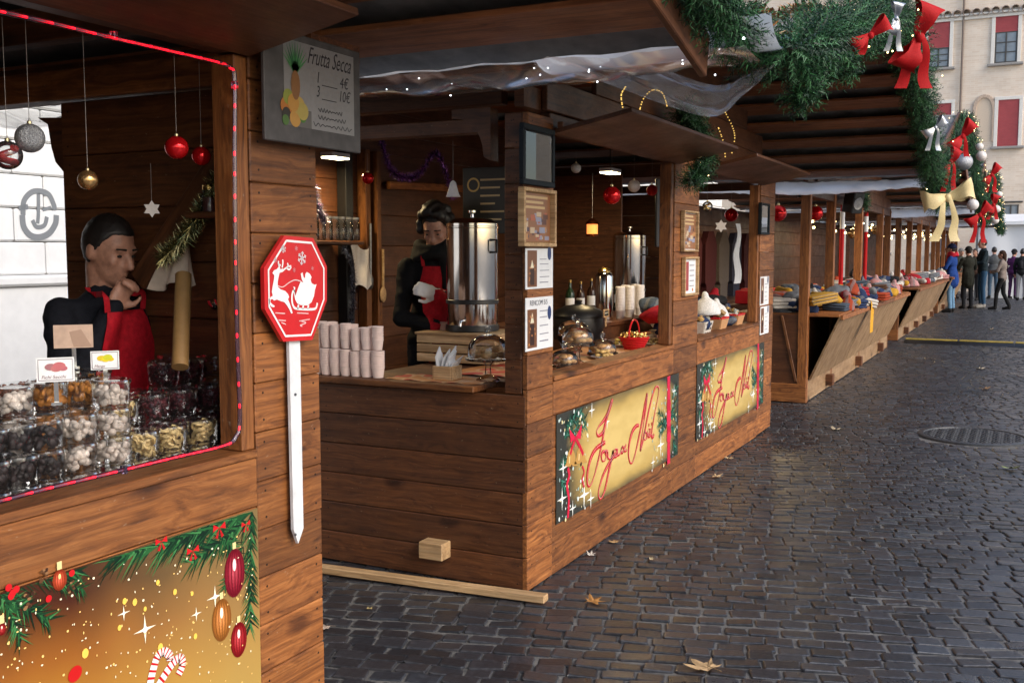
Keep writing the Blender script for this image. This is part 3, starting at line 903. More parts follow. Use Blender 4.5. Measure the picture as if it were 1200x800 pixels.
# ------------------------------------------------------------------ stalls 3 and 4: clothing, with a fold-out shelf on slanted panels
def cloth_stall(y0, y1, posts, label, E, panels):
    T = thing('market_stall', (-3.3, (y0 + y1) / 2, 0), label, 'market stall', 'wooden gabled market stalls')
    fz = lambda y: E['zr'] + (E['ze0'] - E['zr']) * (E['yr'] - y) / (E['yr'] - E['ye0']) if y < E['yr'] else E['zr'] + (E['ze1'] - E['zr']) * (y - E['yr']) / (E['ye1'] - E['yr'])
    roof(T, -4.9, -0.93, **E)
    gable(T, y0, y1, 2.36, fz)
    P = part('front_wall', T, [((XF - 0.05, (y0 + y1) / 2, 0.5), (0.04, y1 - y0 - 0.1, 0.92))], WOODD)
    rows_front(P, y0 + 0.06, y1 - 0.06, 0.02, 0.26, 0.24, XF, 0.035, PANELW)
    # near side: flush panels with a kick board and a diagonal lath
    part('side_panel', T, [((-3.25, y0 + 0.03, 0.57), (2.2, 0.025, 0.8))], PLY)
    part('kick_board', T, [((-3.25, y0 + 0.012, 0.115), (2.2, 0.03, 0.2))], WOOD)
    plank(T, (-2.43, y0 + 0.006, 0.96), (-2.26, y0 + 0.006, 0.24), 0.03, 0.02, WOOD, (1, 0, 0), 'lath')
    for y in posts:
        plank(T, (XF - 0.05, y, 0.01), (XF - 0.05, y, 2.34), 0.1, 0.1, WOOD, (0, 1, 0), 'post')
        corbel(T, (XF - 0.05, y + 0.05, 2.34), (0, 1, 0), 0.07, 0.5)
    plank(T, (XF - 0.05, y0, 2.31), (XF - 0.05, y1, 2.31), 0.12, 0.075, WOODD, (0, 0, 1), 'lintel')
    for y in (y0 + 0.05, y1 - 0.05): part('post', T, [((XB, y, 1.2), (0.09, 0.09, 2.4))], WOODD)
    for y in (y0 + 0.08, y1 - 0.08): part('side_beam', T, [((-3.4, y, 2.28), (2.2, 0.07, 0.1))], WOODD)
    P = part('back_wall', T, [((XB - 0.05, (y0 + y1) / 2, 1.2), (0.02, y1 - y0, 2.3))], WOODD)
    rows_front(P, y0 + 0.1, y1 - 0.1, 0.05, 2.3, 0.25, XB, 0.03, WOODD)
    part('floor', T, [((-3.35, (y0 + y1) / 2, 0.06), (2.2, y1 - y0 - 0.2, 0.08))], WOODD)
    part('counter', T, [((-2.4, (y0 + y1) / 2, 0.965), (1.14, y1 - y0 - 0.15, 0.03))], WOOD)
    # slanted panels carrying the shelf: foot on the base board, head at the shelf edge
    n = panels; L = (y1 - y0 - 0.3) / n
    for k in range(n):
        a = y0 + 0.1 + k * (L + 0.03)
        f0 = V((XF + 0.025, a, 0.25)); h0 = V((-1.82, a, 0.945))
        m = MB(); d = V((0, L, 0))
        th = V((0.014, 0, -0.02))
        m.prism([f0, h0, h0 - th, f0 - th], d)
        o = mk('slanted_panel', m, PANELW, T, center=True)
        m = MB(); m.bar(h0 + V((0.01, 0, 0.0)), h0 + d + V((0.01, 0, 0.0)), 0.05, 0.03, bev=0.003); mk('shelf_edge', m, WOOD, o)
        m = MB(); m.box((XF + 0.04, a + L / 2, 0.13), (0.09, 0.11, 0.13), bev=0.004); mk('stop_block', m, WOODD, T, center=True)
    # triangular cheek seen at the near end stays open: only a thin rail closes the top
    return T
E3 = dict(ye0=10.85, ze0=2.34, yr=15.1, zr=3.42, ye1=19.3, ze1=2.38)
T3 = cloth_stall(11.4, 18.7, [11.45, 13.0, 15.3, 17.6, 18.6], 'brown wooden clothing stall with red baubles next to the drink stall', E3, 3)
E4 = dict(ye0=19.65, ze0=2.38, yr=24.2, zr=3.5, ye1=28.7, ze1=2.4)
T4 = cloth_stall(20.2, 28.2, [20.25, 22.2, 24.3, 26.3, 28.1], 'brown wooden clothing stall just beyond the cable cover', E4, 4)
E5 = dict(ye0=29.1, ze0=2.4, yr=33.4, zr=3.45, ye1=37.6, ze1=2.4)
T5 = cloth_stall(29.6, 37.2, [29.65, 31.5, 33.4, 35.2, 37.1], 'brown wooden stall half hidden behind the crowd', E5, 3)

# ------------------------------------------------------------------ film gutters in the valleys between the roofs
def gutter(yv0, zv0, yv1, zv1, xb, xr, sag, label, mat, wall=0.0):
    m = MB(); rows = []
    N = 120
    for i in range(N + 1):
        x = xb + (xr - xb) * i / N
        row = []
        for k in range(13):
            s_ = k / 12
            z = zv0 + (zv1 - zv0) * s_ - sag * math.sin(math.pi * s_) * (1 + 0.25 * math.sin(x * 2.3))
            z += 0.018 * noise.noise(V((x * 5, s_ * 3, yv0))) + 0.012 * noise.noise(V((x * 16, s_ * 5, yv0)))
            row.append(V((x, yv0 + (yv1 - yv0) * s_ + 0.02 * noise.noise(V((x * 6, s_ * 2, 9))), z)))
        rows.append(row)
    m.grid(rows)
    return mk('plastic_gutter', m, mat, None, 60, label, 'plastic sheet', 'plastic sheets slung between the stall roofs')
gutter(3.5, 2.33, 4.12, 2.42, -4.8, -0.9, 0.07, 'milky plastic sheet slung between the dried fruit and drink stall roofs', FILM)
gutter(10.5, 2.33, 10.9, 2.36, -4.8, -0.86, 0.1, 'crumpled plastic sheet slung between the drink stall roof and the clothing stall roof', PVC)
gutter(19.25, 2.4, 19.7, 2.4, -4.8, -0.9, 0.12, 'plastic sheet slung between roofs above the cable cover', PVC)
gutter(28.6, 2.42, 29.15, 2.42, -4.8, -0.85, 0.12, 'plastic sheet slung between the roofs beside the crowd', PVC)
# stiff white trough at the street end of the first valley
m = MB(); rows = []
for i in range(13):
    x = -1.75 + 0.9 * i / 12
    rows.append([V((x, 3.82 + 0.2 * math.cos(R(200 + 14 * k)), 2.47 + 0.13 * math.sin(R(200 + 14 * k)) + 0.02 * i / 12)) for k in range(11)])
m.grid(rows)
mk('gutter_trough', m, clear('grey_pvc', body=0.95, rough=0.2, boost=1.0, bodycol=(0.82, 0.84, 0.87)), None, 60, 'pale grey plastic trough at the end of the roof valley under fallen leaves', 'gutter')
# loose tongue of film hanging below that trough
top = spline([ony(x, y, 3.95) for x, y in ((560, 36), (650, 40), (740, 68), (830, 98), (870, 90), (918, 62))], 14)
bot = spline([ony(x, y, 3.80) for x, y in ((590, 62), (660, 84), (735, 106), (832, 138), (872, 112), (916, 66))], 14)
rows = []
for a, c in zip(top, bot):
    rows.append([a.lerp(c, k / 14) + V((0.02 * noise.noise(V((a.x * 4, k * 0.3, 1))), 0.06 * noise.noise(V((a.x * 5, k * 0.2, 3))) + 0.02 * noise.noise(V((a.x * 17, k * 0.7, 3))), 0)) for k in range(15)])
m = MB(); m.grid(rows)
mk('loose_film', m, clear('loose_film', body=0.26, rough=0.1, boost=2.6, bodycol=(0.9, 0.92, 0.94)), None, 60, 'clear plastic film hanging loose in a tongue beside the fir garland', 'plastic film')

# ================================================================== THINGS ON AND AROUND THE STALLS
def text_mesh(s, size, shear=0.0):
    cu = bpy.data.curves.new('t', 'FONT'); cu.body = s; cu.size = size; cu.shear = shear; cu.resolution_u = 3
    o = bpy.data.objects.new('t', cu); C.objects.link(o)
    dg = bpy.context.evaluated_depsgraph_get()
    me = bpy.data.meshes.new_from_object(o.evaluated_get(dg))
    vs = [v.co.copy() for v in me.vertices]; fs = [list(p.vertices) for p in me.polygons]
    bpy.data.objects.remove(o); bpy.data.curves.remove(cu); bpy.data.meshes.remove(me)
    return vs, fs
def lay_text(mb, s, org, ux, uy, size, col, shear=0.0, maxw=None):
    vs, fs = text_mesh(s, size, shear)
    if not vs: return
    w_ = max(v.x for v in vs)
    k = min(1.0, maxw / w_) if maxw else 1.0
    mb.add([V(org) + V(ux) * v.x * k + V(uy) * v.y for v in vs], fs, col)
jrn = random.Random(99)
def disc(mb, c, ux, uy, rx, ry, col, n=14, ang=0.0, jit=True):
    ux = V(ux); uy = V(uy); ca, sa = math.cos(ang), math.sin(ang)
    P = []
    for k in range(n):
        a = 2 * math.pi * k / n; x = rx * math.cos(a); y = ry * math.sin(a)
        P.append(V(c) + ux * (x * ca - y * sa) + uy * (x * sa + y * ca))
    jz = ux.cross(uy) * (jrn.uniform(0, 0.00035) if jit else 0.0)
    mb.add([q + jz for q in P], [list(range(n))], col)
def star4(mb, c, ux, uy, r, col, n=4):
    P = []
    for k in range(2 * n):
        a = math.pi * k / n; q = r if k % 2 == 0 else r * 0.16
        P.append(V(c) + V(ux) * q * math.cos(a) + V(uy) * q * math.sin(a))
    jz = V(ux).cross(V(uy)) * jrn.uniform(0, 0.00035)
    mb.add([q + jz for q in P], [list(range(2 * n))], col)
def sprig(mb, a, c, ux, uy, ln, k, cols, rn):
    """a printed fir twig from 2-D a to c"""
    ax, ay = a; cx_, cy_ = c
    for i in range(k):
        s_ = i / k
        x = ax + (cx_ - ax) * s_; y = ay + (cy_ - ay) * s_
        an = math.atan2(cy_ - ay, cx_ - ax) + rn.choice((-1, 1)) * rn.uniform(0.35, 1.0)
        l = ln * rn.uniform(0.6, 1.1); hw = ln * 0.045
        ex, ey = x + l * math.cos(an), y + l * math.sin(an)
        nx, ny = -math.sin(an) * hw, math.cos(an) * hw
        g = lambda p, q: O + V(ux) * p + V(uy) * q
        O = sprig.o + V((jrn.uniform(0, 0.0006), 0, 0))
        mb.add([g(x - nx, y - ny), g(x + nx, y + ny), g(ex, ey)], [[0, 1, 2]], rn.choice(cols))
GREENS = [(0.006, 0.04, 0.014), (0.01, 0.07, 0.02), (0.02, 0.11, 0.03), (0.05, 0.2, 0.06), (0.003, 0.018, 0.008), (0.004, 0.028, 0.01)]
UY, UZ = V((0, 1, 0)), V((0, 0, 1))

# ------------------------------------------------------------------ big Christmas banner on stall 1
mb_, t, b = newmat('amber_banner_print')
co = coord(t, False)
sx = node(t, 'ShaderNodeSeparateXYZ'); t.links.new(co, sx.inputs[0])
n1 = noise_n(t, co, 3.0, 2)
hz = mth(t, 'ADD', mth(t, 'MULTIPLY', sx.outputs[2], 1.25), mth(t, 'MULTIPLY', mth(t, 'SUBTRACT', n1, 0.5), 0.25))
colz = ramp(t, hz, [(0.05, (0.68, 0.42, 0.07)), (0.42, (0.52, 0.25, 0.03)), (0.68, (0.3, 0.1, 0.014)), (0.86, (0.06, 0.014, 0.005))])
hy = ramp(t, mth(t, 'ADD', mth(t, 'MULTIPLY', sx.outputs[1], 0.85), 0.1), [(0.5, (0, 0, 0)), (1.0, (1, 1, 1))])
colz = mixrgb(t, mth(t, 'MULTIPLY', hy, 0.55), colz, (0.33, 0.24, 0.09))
t.links.new(colz, b.inputs['Base Color']); b.inputs['Roughness'].default_value = 0.3
AMBER = mb_
zt = 0.864; zb = 0.1; ya, yb = 0.2, 2.528
bn = thing('christmas_banner', (XF + 0.004, (ya + yb) / 2, zb), 'glossy amber banner printed with fir twigs, baubles and candy canes under the dried fruit', 'banner')
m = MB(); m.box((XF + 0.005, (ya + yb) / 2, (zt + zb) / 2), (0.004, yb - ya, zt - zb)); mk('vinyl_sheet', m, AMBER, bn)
pr = MB(); XP = XF + 0.0082
sprig.o = V((XP, 0, 0))
brn = random.Random(5)
def P1(px, py): q = onx(px, py, XP); return (q.y, q.z)
def clipz(mb):                                   # keep the print on the sheet
    for v in mb.v:
        v.z = min(v.z, zt - 0.002); v.y = min(v.y, yb - 0.002)
for (a, c, ln, k) in (((296, 600), (190, 640), 0.10, 90), ((290, 610), (225, 660), 0.09, 80), ((240, 622), (130, 655), 0.09, 90), ((295, 600), (293, 735), 0.07, 110), ((285, 640), (262, 690), 0.05, 40),
                      ((0, 690), (95, 668), 0.06, 80), ((0, 700), (60, 725), 0.06, 80), ((0, 690), (25, 750), 0.05, 60), ((60, 680), (98, 690), 0.05, 40), ((270, 605), (200, 628), 0.1, 70), ((260, 615), (280, 665), 0.08, 60)):
    sprig(pr, P1(*a), P1(*c), UY, UZ, ln, k, GREENS, brn)
clipz(pr)
mk('fir_twig_print', pr, PRINT, bn, kind='stuff')
pr = MB(); XQ = XF + 0.0088
def P2(px, py, dx=0.0): q = onx(px, py, XQ); return V((XQ + dx, q.y, q.z))
for _ in range(260):
    x = brn.uniform(0, 296); y = brn.uniform(625, 800)
    p = P2(x, y)
    if p.z > zt - 0.03 or p.y > yb - 0.02: continue
    q = brn.random()
    disc(pr, p, UY, UZ, brn.uniform(0.0015, 0.004), brn.uniform(0.0015, 0.004), (0.95, 0.62, 0.2) if q < .6 else (0.95, 0.85, 0.6), 7)
for (x, y, r) in ((158, 705, .010), (146, 704, .009), (205, 693, .009), (225, 695, .007), (100, 765, .013), (188, 758, .012), (140, 735, .008), (229, 745, .009), (185, 682, .008), (170, 713, .007)):
    disc(pr, P2(x, y), UY, UZ, r * 0.8, r, (0.95, 0.6, 0.1), 10)
for (x, y, r) in ((170, 737, .04), (145, 718, .022), (252, 699, .035), (230, 719, .022)):
    star4(pr, P2(x, y), UY, UZ, r, (1.0, 0.93, 0.7), 4); disc(pr, P2(x, y, 0.0002), UY, UZ, r * .22, r * .22, (1, 1, 0.9), 10)
mk('sparkle_print', pr, PRINT, bn, kind='stuff')
def print_bauble(c, rx, ry, col, hi):
    pr = MB(); p = P2(*c, 0.0004)
    for q in range(7):
        f = q / 6; kk = .35 + .75 * f
        disc(pr, p + V((0.00005 * q - .0003, -rx * .1 * f, ry * .14 * f)), UY, UZ, rx * (1 - .78 * f), ry * (1 - .74 * f), tuple(min(1, c_ * kk + .06 * f * f) for c_ in col), 24, 0.0, False)
    for k in (-0.66, -0.33, 0, 0.33, 0.66):
        pts = [p + V((0.0007, rx * k * math.cos(tt), ry * 0.97 * math.sin(tt))) for tt in [R(-80 + 16 * q) for q in range(11)]]
        pr.ribbon(pts, rx * 0.035, (1, 0, 0), tuple(x * 0.35 for x in col))
    disc(pr, p + V((0.0011, -rx * 0.05, ry * 0.35)), UY, UZ, rx * 0.17, ry * 0.26, hi, 12)
    pr.add([p + V((0.0005, -0.007, ry)), p + V((0.0005, 0.007, ry)), p + V((0.0005, 0.007, ry + 0.02)), p + V((0.0005, -0.007, ry + 0.02))], [[0, 1, 2, 3]], (0.8, 0.65, 0.3))
    return mk('bauble_print', pr, PRINT, bn, center=True)
print_bauble((275, 671), 0.044, 0.074, (0.42, 0.006, 0.03), (1, 0.75, 0.72))
print_bauble((260, 726), 0.040, 0.064, (0.66, 0.22, 0.03), (1, 0.9, 0.7))
print_bauble((280, 749), 0.035, 0.054, (0.5, 0.006, 0.012), (1, 0.8, 0.75))
print_bauble((70, 679), 0.021, 0.026, (0.7, 0.08, 0.02), (1, 0.8, 0.3))
print_bauble((2, 737), 0.012, 0.014, (0.5, 0.01, 0.01), (1, 0.7, 0.6))
for (x, y, s_) in ((189, 634, .02), (226, 645, .022), (257, 618, .024), (288, 614, .018)):
    pr = MB(); p = P2(x, y, 0.0005)
    for sg in (-1, 1):
        pr.add([p, p + V((0, sg * s_, s_ * .6)), p + V((0, sg * s_ * 1.1, -s_ * 0.3))], [[0, 1, 2]], (0.62, 0.01, 0.015))
        pr.add([p, p + V((0, sg * s_ * .3, -s_ * 1.3)), p + V((0, sg * s_ * .75, -s_ * 1.1))], [[0, 1, 2]], (0.5, 0.008, 0.012))
    mk('bow_print', pr, PRINT, bn, center=True)
for (x, y, r) in ((34, 703, .018), (51, 675, .016), (83, 688, .014)):
    pr = MB(); p = P2(x, y, 0.0005)
    for k in range(14): disc(pr, p + V((0.00003 * k, brn.uniform(-r, r) * .7, brn.uniform(-r, r))), UY, UZ, r * .3, r * .22, brn.choice([(0.12, 0.05, 0.02), (0.28, 0.14, 0.06), (0.05, 0.02, 0.01)]), 8)
    mk('pine_cone_print', pr, PRINT, bn, center=True)
for (x, y) in ((10, 688), (15, 694), (19, 690), (13, 698), (57, 701), (84, 671)):
    pr = MB(); disc(pr, P2(x, y, 0.0005), UY, UZ, 0.009, 0.009, (0.6, 0.01, 0.015), 12); mk('berry_print', pr, PRINT, bn, center=True)
def cane(pts, nm='candy_cane_print'):
    pr = MB(); P = spline([P2(*q, 0.0005) for q in pts], 8)
    for i in range(len(P) - 1):
        pr.ribbon([P[i], P[i + 1]], 0.0125, (1, 0, 0), (0.62, 0.01, 0.015) if i % 3 == 0 else (0.85, 0.82, 0.78))
    mk(nm, pr, PRINT, bn, center=True)
cane([(174, 812), (178, 790), (184, 770), (192, 763), (199, 768), (199, 774)])
cane([(180, 812), (192, 792), (203, 776), (211, 770), (214, 778), (209, 790)])
pr = MB(); disc(pr, P2(88, 789), UY, UZ, 0.022, 0.019, (0.55, 0.01, 0.01), 16, 0.6); mk('ribbon_print', pr, PRINT, bn, center=True)

# ------------------------------------------------------------------ Joyeux Noël banners
mg, t, b = newmat('gold_banner_print')
co = node(t, 'ShaderNodeTexCoord').outputs['Generated']
sx = node(t, 'ShaderNodeSeparateXYZ'); t.links.new(co, sx.inputs[0])
u_, v__ = sx.outputs[1], sx.outputs[2]
du = mth(t, 'ABSOLUTE', mth(t, 'SUBTRACT', u_, 0.52)); dv = mth(t, 'ABSOLUTE', mth(t, 'SUBTRACT', v__, 0.5))
vg = mth(t, 'ADD', mth(t, 'POWER', mth(t, 'MULTIPLY', du, 2.0), 4.0), mth(t, 'MULTIPLY', mth(t, 'POWER', mth(t, 'MULTIPLY', dv, 2.0), 4.0), 0.6))
n1 = noise_n(t, co, 5, 3)
vg = mth(t, 'ADD', vg, mth(t, 'MULTIPLY', mth(t, 'SUBTRACT', n1, 0.5), 0.5))
t.links.new(ramp(t, vg, [(0.0, (0.66, 0.48, 0.17)), (0.22, (0.5, 0.34, 0.1)), (0.45, (0.26, 0.18, 0.06)), (0.75, (0.035, 0.035, 0.028))]), b.inputs['Base Color'])
b.inputs['Roughness'].default_value = 0.32
GOLDB = mg
ZS = 4.447
def zp(x, y): return (x / ZS + 640, y / ZS + 440)
JN = [
 ([(338, 122), (330, 150), (312, 205), (296, 270), (284, 345), (266, 430), (246, 510), (228, 560), (214, 575), (206, 555), (208, 500), (224, 430), (252, 380), (300, 345)], 1.2),
 ([(332, 130), (312, 195), (290, 235), (268, 262), (255, 290), (262, 312), (280, 304), (292, 285)], 1.0),
 ([(300, 392), (286, 398), (280, 420), (286, 444), (298, 440), (306, 418), (300, 394), (314, 396)], .9),
 ([(314, 396), (314, 424), (324, 434), (336, 416), (342, 388)], .8),
 ([(342, 388), (334, 430), (318, 500), (300, 585), (284, 630), (270, 640), (264, 615), (272, 570), (292, 510), (322, 452), (346, 420)], 1.0),
 ([(346, 420), (358, 398), (360, 384), (350, 384), (346, 404), (352, 422), (364, 412)], .8),
 ([(366, 380), (364, 406), (372, 412), (382, 394), (386, 370), (384, 398), (392, 400)], .8),
 ([(390, 366), (398, 380), (400, 394), (412, 386)], .8), ([(410, 358), (398, 382), (390, 402)], .7),
 ([(476, 258), (462, 262), (442, 290), (426, 350), (422, 410), (430, 452), (442, 450), (456, 410), (474, 330), (492, 240), (508, 150), (520, 92)], 1.2),
 ([(520, 92), (512, 170), (500, 260), (490, 330), (484, 392)], 1.1),
 ([(484, 392), (502, 320), (520, 220), (540, 130), (556, 75), (570, 55), (580, 70), (576, 110), (560, 190), (548, 260), (542, 310), (548, 320), (556, 304)], 1.0),
 ([(514, 292), (504, 300), (500, 322), (508, 334), (518, 318), (516, 294)], .8),
 ([(522, 312), (534, 292), (534, 276), (526, 280), (522, 302), (528, 318), (540, 306)], .8),
]
def joyeux(y0, y1, z0, z1, label, ref=None):
    """print traced on the first banner; the second repeats it at its own size"""
    T = thing('greeting_banner', (XF + 0.004, (y0 + y1) / 2, z0), label, 'banner', 'gold Joyeux Noël banners on the drink stall')
    m = MB(); m.box((XF + 0.005, (y0 + y1) / 2, (z0 + z1) / 2), (0.004, y1 - y0, z1 - z0)); mk('vinyl_sheet', m, GOLDB, T)
    r0 = REF
    def M(x, y, dx=0.0):
        q = onx(*zp(x, y), XF)
        u = (q.y - r0[0]) / (r0[1] - r0[0]); v = (q.z - r0[2]) / (r0[3] - r0[2])
        return V((XF + 0.0085 + dx, y0 + u * (y1 - y0), z0 + v * (z1 - z0)))
    k = (y1 - y0) / (r0[1] - r0[0])
    rn = random.Random(int(y0 * 100))
    bg_ = MB()
    sprig.o = V((XF + 0.0078, 0, 0))
    G = [(0.006, 0.035, 0.02), (0.01, 0.07, 0.04), (0.025, 0.14, 0.08), (0.06, 0.24, 0.17), (0.003, 0.02, 0.014)]
    def tw(a, c, ln, n):
        A = M(*a); B = M(*c); sprig(bg_, (A.y, A.z), (B.y, B.z), UY, UZ, ln * k, n, G, rn)
    for a, c in (((90, 260), (200, 220)), ((120, 230), (180, 190)), ((90, 330), (120, 240)), ((100, 300), (200, 260)), ((60, 480), (110, 420)), ((70, 540), (100, 600)), ((625, 240), (580, 190)), ((625, 250), (585, 300)), ((625, 250), (580, 250)), ((640, 240), (668, 130)), ((640, 260), (672, 300)), ((640, 200), (670, 210)), ((655, 330), (670, 400)), ((650, 120), (672, 60))):
        tw(a, c, 0.07, 60)
    for v in bg_.v: v.y = min(max(v.y, y0 + .002), y1 - .002); v.z = min(max(v.z, z0 + .002), z1 - .002)
    mk('fir_twig_print', bg_, PRINT, T, kind='stuff')
    sp = MB()
    for _ in range(150):
        side = rn.random() < 0.6
        x = rn.uniform(58, 230) if side else rn.uniform(540, 678); y = rn.uniform(195 - (x - 50) * .28 + 12, 775 - (x - 50) * .55)
        r_ = rn.uniform(0.003, 0.010) * k
        disc(sp, M(x, y, 0.0002 + rn.random() * 0.0003), UY, UZ, r_, r_ * rn.uniform(1, 1.6), rn.choice([(0.8, 0.85, 0.82), (0.6, 0.72, 0.68), (0.85, 0.75, 0.4), (0.3, 0.42, 0.4)]), 8)
    for (x, y, r_) in ((230, 180, .03), (310, 240, .03), (190, 620, .05), (75, 640, .04), (225, 640, .035), (590, 360, .05), (130, 690, .03), (550, 450, .03), (80, 480, .035), (660, 80, .03)):
        star4(sp, M(x, y, 0.0006), UY, UZ, r_ * k * 1.6, (0.92, 0.92, 0.85), 4)
    mk('sparkle_print', sp, PRINT, T, kind='stuff')
    rb = MB()
    # vertical ribbon, bow and bells
    A = [M(632, y, 0.0009) for y in (2, 120, 240, 350, 458)]
    rb.ribbon(spline(A, 4), 0.03 * k, (1, 0, 0), (0.62, 0.015, 0.06))
    for y in (150, 180, 210, 235, 260, 290, 320): disc(rb, M(632, y, 0.0011 + y * 2e-6), UY, UZ, 0.045 * k, 0.04 * k, rn.choice([(0.7, 0.02, 0.07), (0.5, 0.01, 0.04)]), 7)
    mk('ribbon_print', rb, PRINT, T)
    rb = MB(); c = M(145, 320, 0.001)
    for sg, dx_ in ((-1, (112, 275, 120, 350)), (1, (178, 250, 172, 330))):
        rb.add([c, M(dx_[0], dx_[1], 0.001), M(dx_[2], dx_[3], 0.001)], [[0, 1, 2]], (0.66, 0.012, 0.06))
    rb.ribbon([c, M(125, 380, 0.0011), M(118, 410, 0.0011)], 0.012 * k, (1, 0, 0), (0.55, 0.01, 0.04)); rb.ribbon([c, M(168, 370, 0.0011), M(185, 410, 0.0011)], 0.012 * k, (1, 0, 0), (0.55, 0.01, 0.04))
    rb.ribbon(spline([M(105, 480, 0.0011), M(112, 520, 0.0011), M(100, 570, 0.0011), M(110, 640, 0.0011), M(105, 740, 0.0011)], 4), 0.012 * k, (1, 0, 0), (0.62, 0.012, 0.05))
    rb.ribbon(spline([M(180, 470, 0.0011), M(190, 500, 0.0011), M(180, 540, 0.0011), M(190, 580, 0.0011)], 4), 0.007 * k, (1, 0, 0), (0.62, 0.012, 0.05))
    mk('bow_print', rb, PRINT, T)
    for (x, y) in ((122, 430), (172, 415)):
        bl = MB(); P = [M(x + a * 1.25, y + d_ * 1.2, 0.0008) for a, d_ in ((-4, -45), (4, -45), (14, -25), (20, 15), (28, 30), (-28, 38), (-20, 20), (-14, -20))]
        bl.add(P, [list(range(len(P)))], (0.5, 0.27, 0.07)); disc(bl, M(x + 2, y + 44, 0.001), UY, UZ, 0.012 * k, 0.012 * k, (0.08, 0.04, 0.02), 10)
        bl.ribbon([M(x - 8, y - 10, 0.0012), M(x - 10, y + 25, 0.0012)], 0.006 * k, (1, 0, 0), (0.85, 0.62, 0.3))
        mk('bell_print', bl, PRINT, T, center=True)
    lt = MB()
    for pts, wk in JN:
        P = spline([M(x, y, 0.0016) for x, y in pts], 7)
        n = len(P)
        hw = [k * wk * (0.0045 + 0.0075 * (0.5 + 0.5 * math.sin(i / n * 9.0))) for i in range(n)]
        lt.ribbon(P, hw, (1, 0, 0), (0.52, 0.012, 0.02))
        P2_ = [p + V((0.0004, 0.004 * k, 0.004 * k)) for p in P]
        lt.ribbon(P2_, 0.0016 * k, (1, 0, 0), (0.85, 0.35, 0.35))
    disc(lt, M(528, 256, 0.0016), UY, UZ, 0.008 * k, 0.012 * k, (0.5, 0.012, 0.02), 10); disc(lt, M(542, 250, 0.0016), UY, UZ, 0.008 * k, 0.012 * k, (0.5, 0.012, 0.02), 10)
    mk('lettering', lt, PRINT, T)
a = onx(651, 486, XF); c = onx(793, 540, XF)
REF = (a.y, c.y, onx(651, 614, XF).z, a.z)
joyeux(REF[0], REF[1], REF[2], REF[3], 'gold Joyeux Noël banner below the counter with the cake stands')
a = onx(816, 427, XF); c = onx(893, 478, XF)
joyeux(a.y, c.y, onx(816, 516, XF).z, a.z, 'gold Joyeux Noël banner on the bay next to the clothing stall')

# ------------------------------------------------------------------ red octagonal sign on a white stake
XS = XF + 0.03
oc = [(329, 276), (363, 279), (379, 312), (379, 352), (362, 398), (328, 400), (306, 362), (305, 314)]
O3 = [onx(x, y, XS) for x, y in oc]
ctr = sum(O3, V((0, 0, 0))) / 8
sg = thing('sleigh_sign', (XS, ctr.y, onx(346, 636, XS).z), 'red octagonal sign with white reindeer and sleigh on a white stake', 'sign')
m = MB(); m.prism(O3, (0.014, 0, 0)); mk('octagon_board', m, REDP, sg)
XG = XS + 0.0155
G3 = [V((XG, ctr.y + (p.y - ctr.y) * .88, ctr.z + (p.z - ctr.z) * .90)) for p in O3]
m = MB(); m.ribbon([G3[i % 8] for i in range(9)], 0.0035, (1, 0, 0), (0.8, 0.8, 0.8)); mk('border_line', m, PRINT, sg)
ZK = 5.714
def Z3(x, y): q = onx(x / ZK + 300, y / ZK + 270, XG); return V((XG, q.y, q.z))
deer = [(110, 285), (120, 268), (140, 258), (150, 246), (160, 262), (178, 255), (192, 266), (178, 278), (158, 284), (152, 310), (146, 340), (145, 375), (165, 395), (195, 405), (214, 425), (222, 445), (214, 460), (224, 485), (236, 520), (246, 552), (236, 556), (222, 525), (205, 498), (190, 480), (160, 470), (140, 462), (120, 470), (112, 460), (98, 462), (96, 480), (112, 496), (126, 505), (122, 514), (104, 510), (88, 490), (86, 462), (100, 444), (112, 438), (106, 410), (112, 370), (120, 330), (122, 300)]
sle = [(250, 375), (262, 380), (262, 396), (252, 400), (256, 430), (262, 462), (276, 488), (300, 500), (345, 502), (372, 480), (388, 440), (394, 400), (406, 360), (392, 364), (372, 352), (366, 330), (372, 312), (360, 290), (340, 278), (330, 292), (328, 320), (318, 312), (312, 280), (300, 290), (306, 325), (318, 350), (300, 340), (288, 370), (270, 420), (264, 440)]
m = MB(); m.add([Z3(*p) for p in deer], [list(range(len(deer)))], (0.8, 0.8, 0.8))
for st in ([(160, 262), (150, 220), (152, 205)], [(175, 250), (180, 215), (178, 195)], [(186, 262), (214, 240), (210, 218)], [(214, 242), (236, 238)], [(165, 235), (152, 225)], [(204, 250), (222, 262), (236, 244)]):
    m.ribbon(spline([Z3(*p) for p in st], 4), 0.0028, (1, 0, 0), (0.8, 0.8, 0.8))
mk('reindeer_print', m, PRINT, sg)
m = MB(); m.add([Z3(*p) for p in sle], [list(range(len(sle)))], (0.8, 0.8, 0.8))
m.ribbon(spline([Z3(*p) for p in ((252, 400), (242, 430), (242, 480), (256, 515), (280, 524), (340, 528), (395, 524), (408, 500), (410, 484))], 5), 0.0038, (1, 0, 0), (0.8, 0.8, 0.8))
for x in (285, 318, 352): m.ribbon([Z3(x, 498), Z3(x - 6, 526)], 0.004, (1, 0, 0), (0.8, 0.8, 0.8))
m.ribbon(spline([Z3(*p) for p in ((145, 370), (180, 378), (220, 350), (260, 332), (300, 340))], 5), 0.0014, (1, 0, 0), (0.7, 0.6, 0.6))
mk('sleigh_print', m, PRINT, sg)
m = MB()
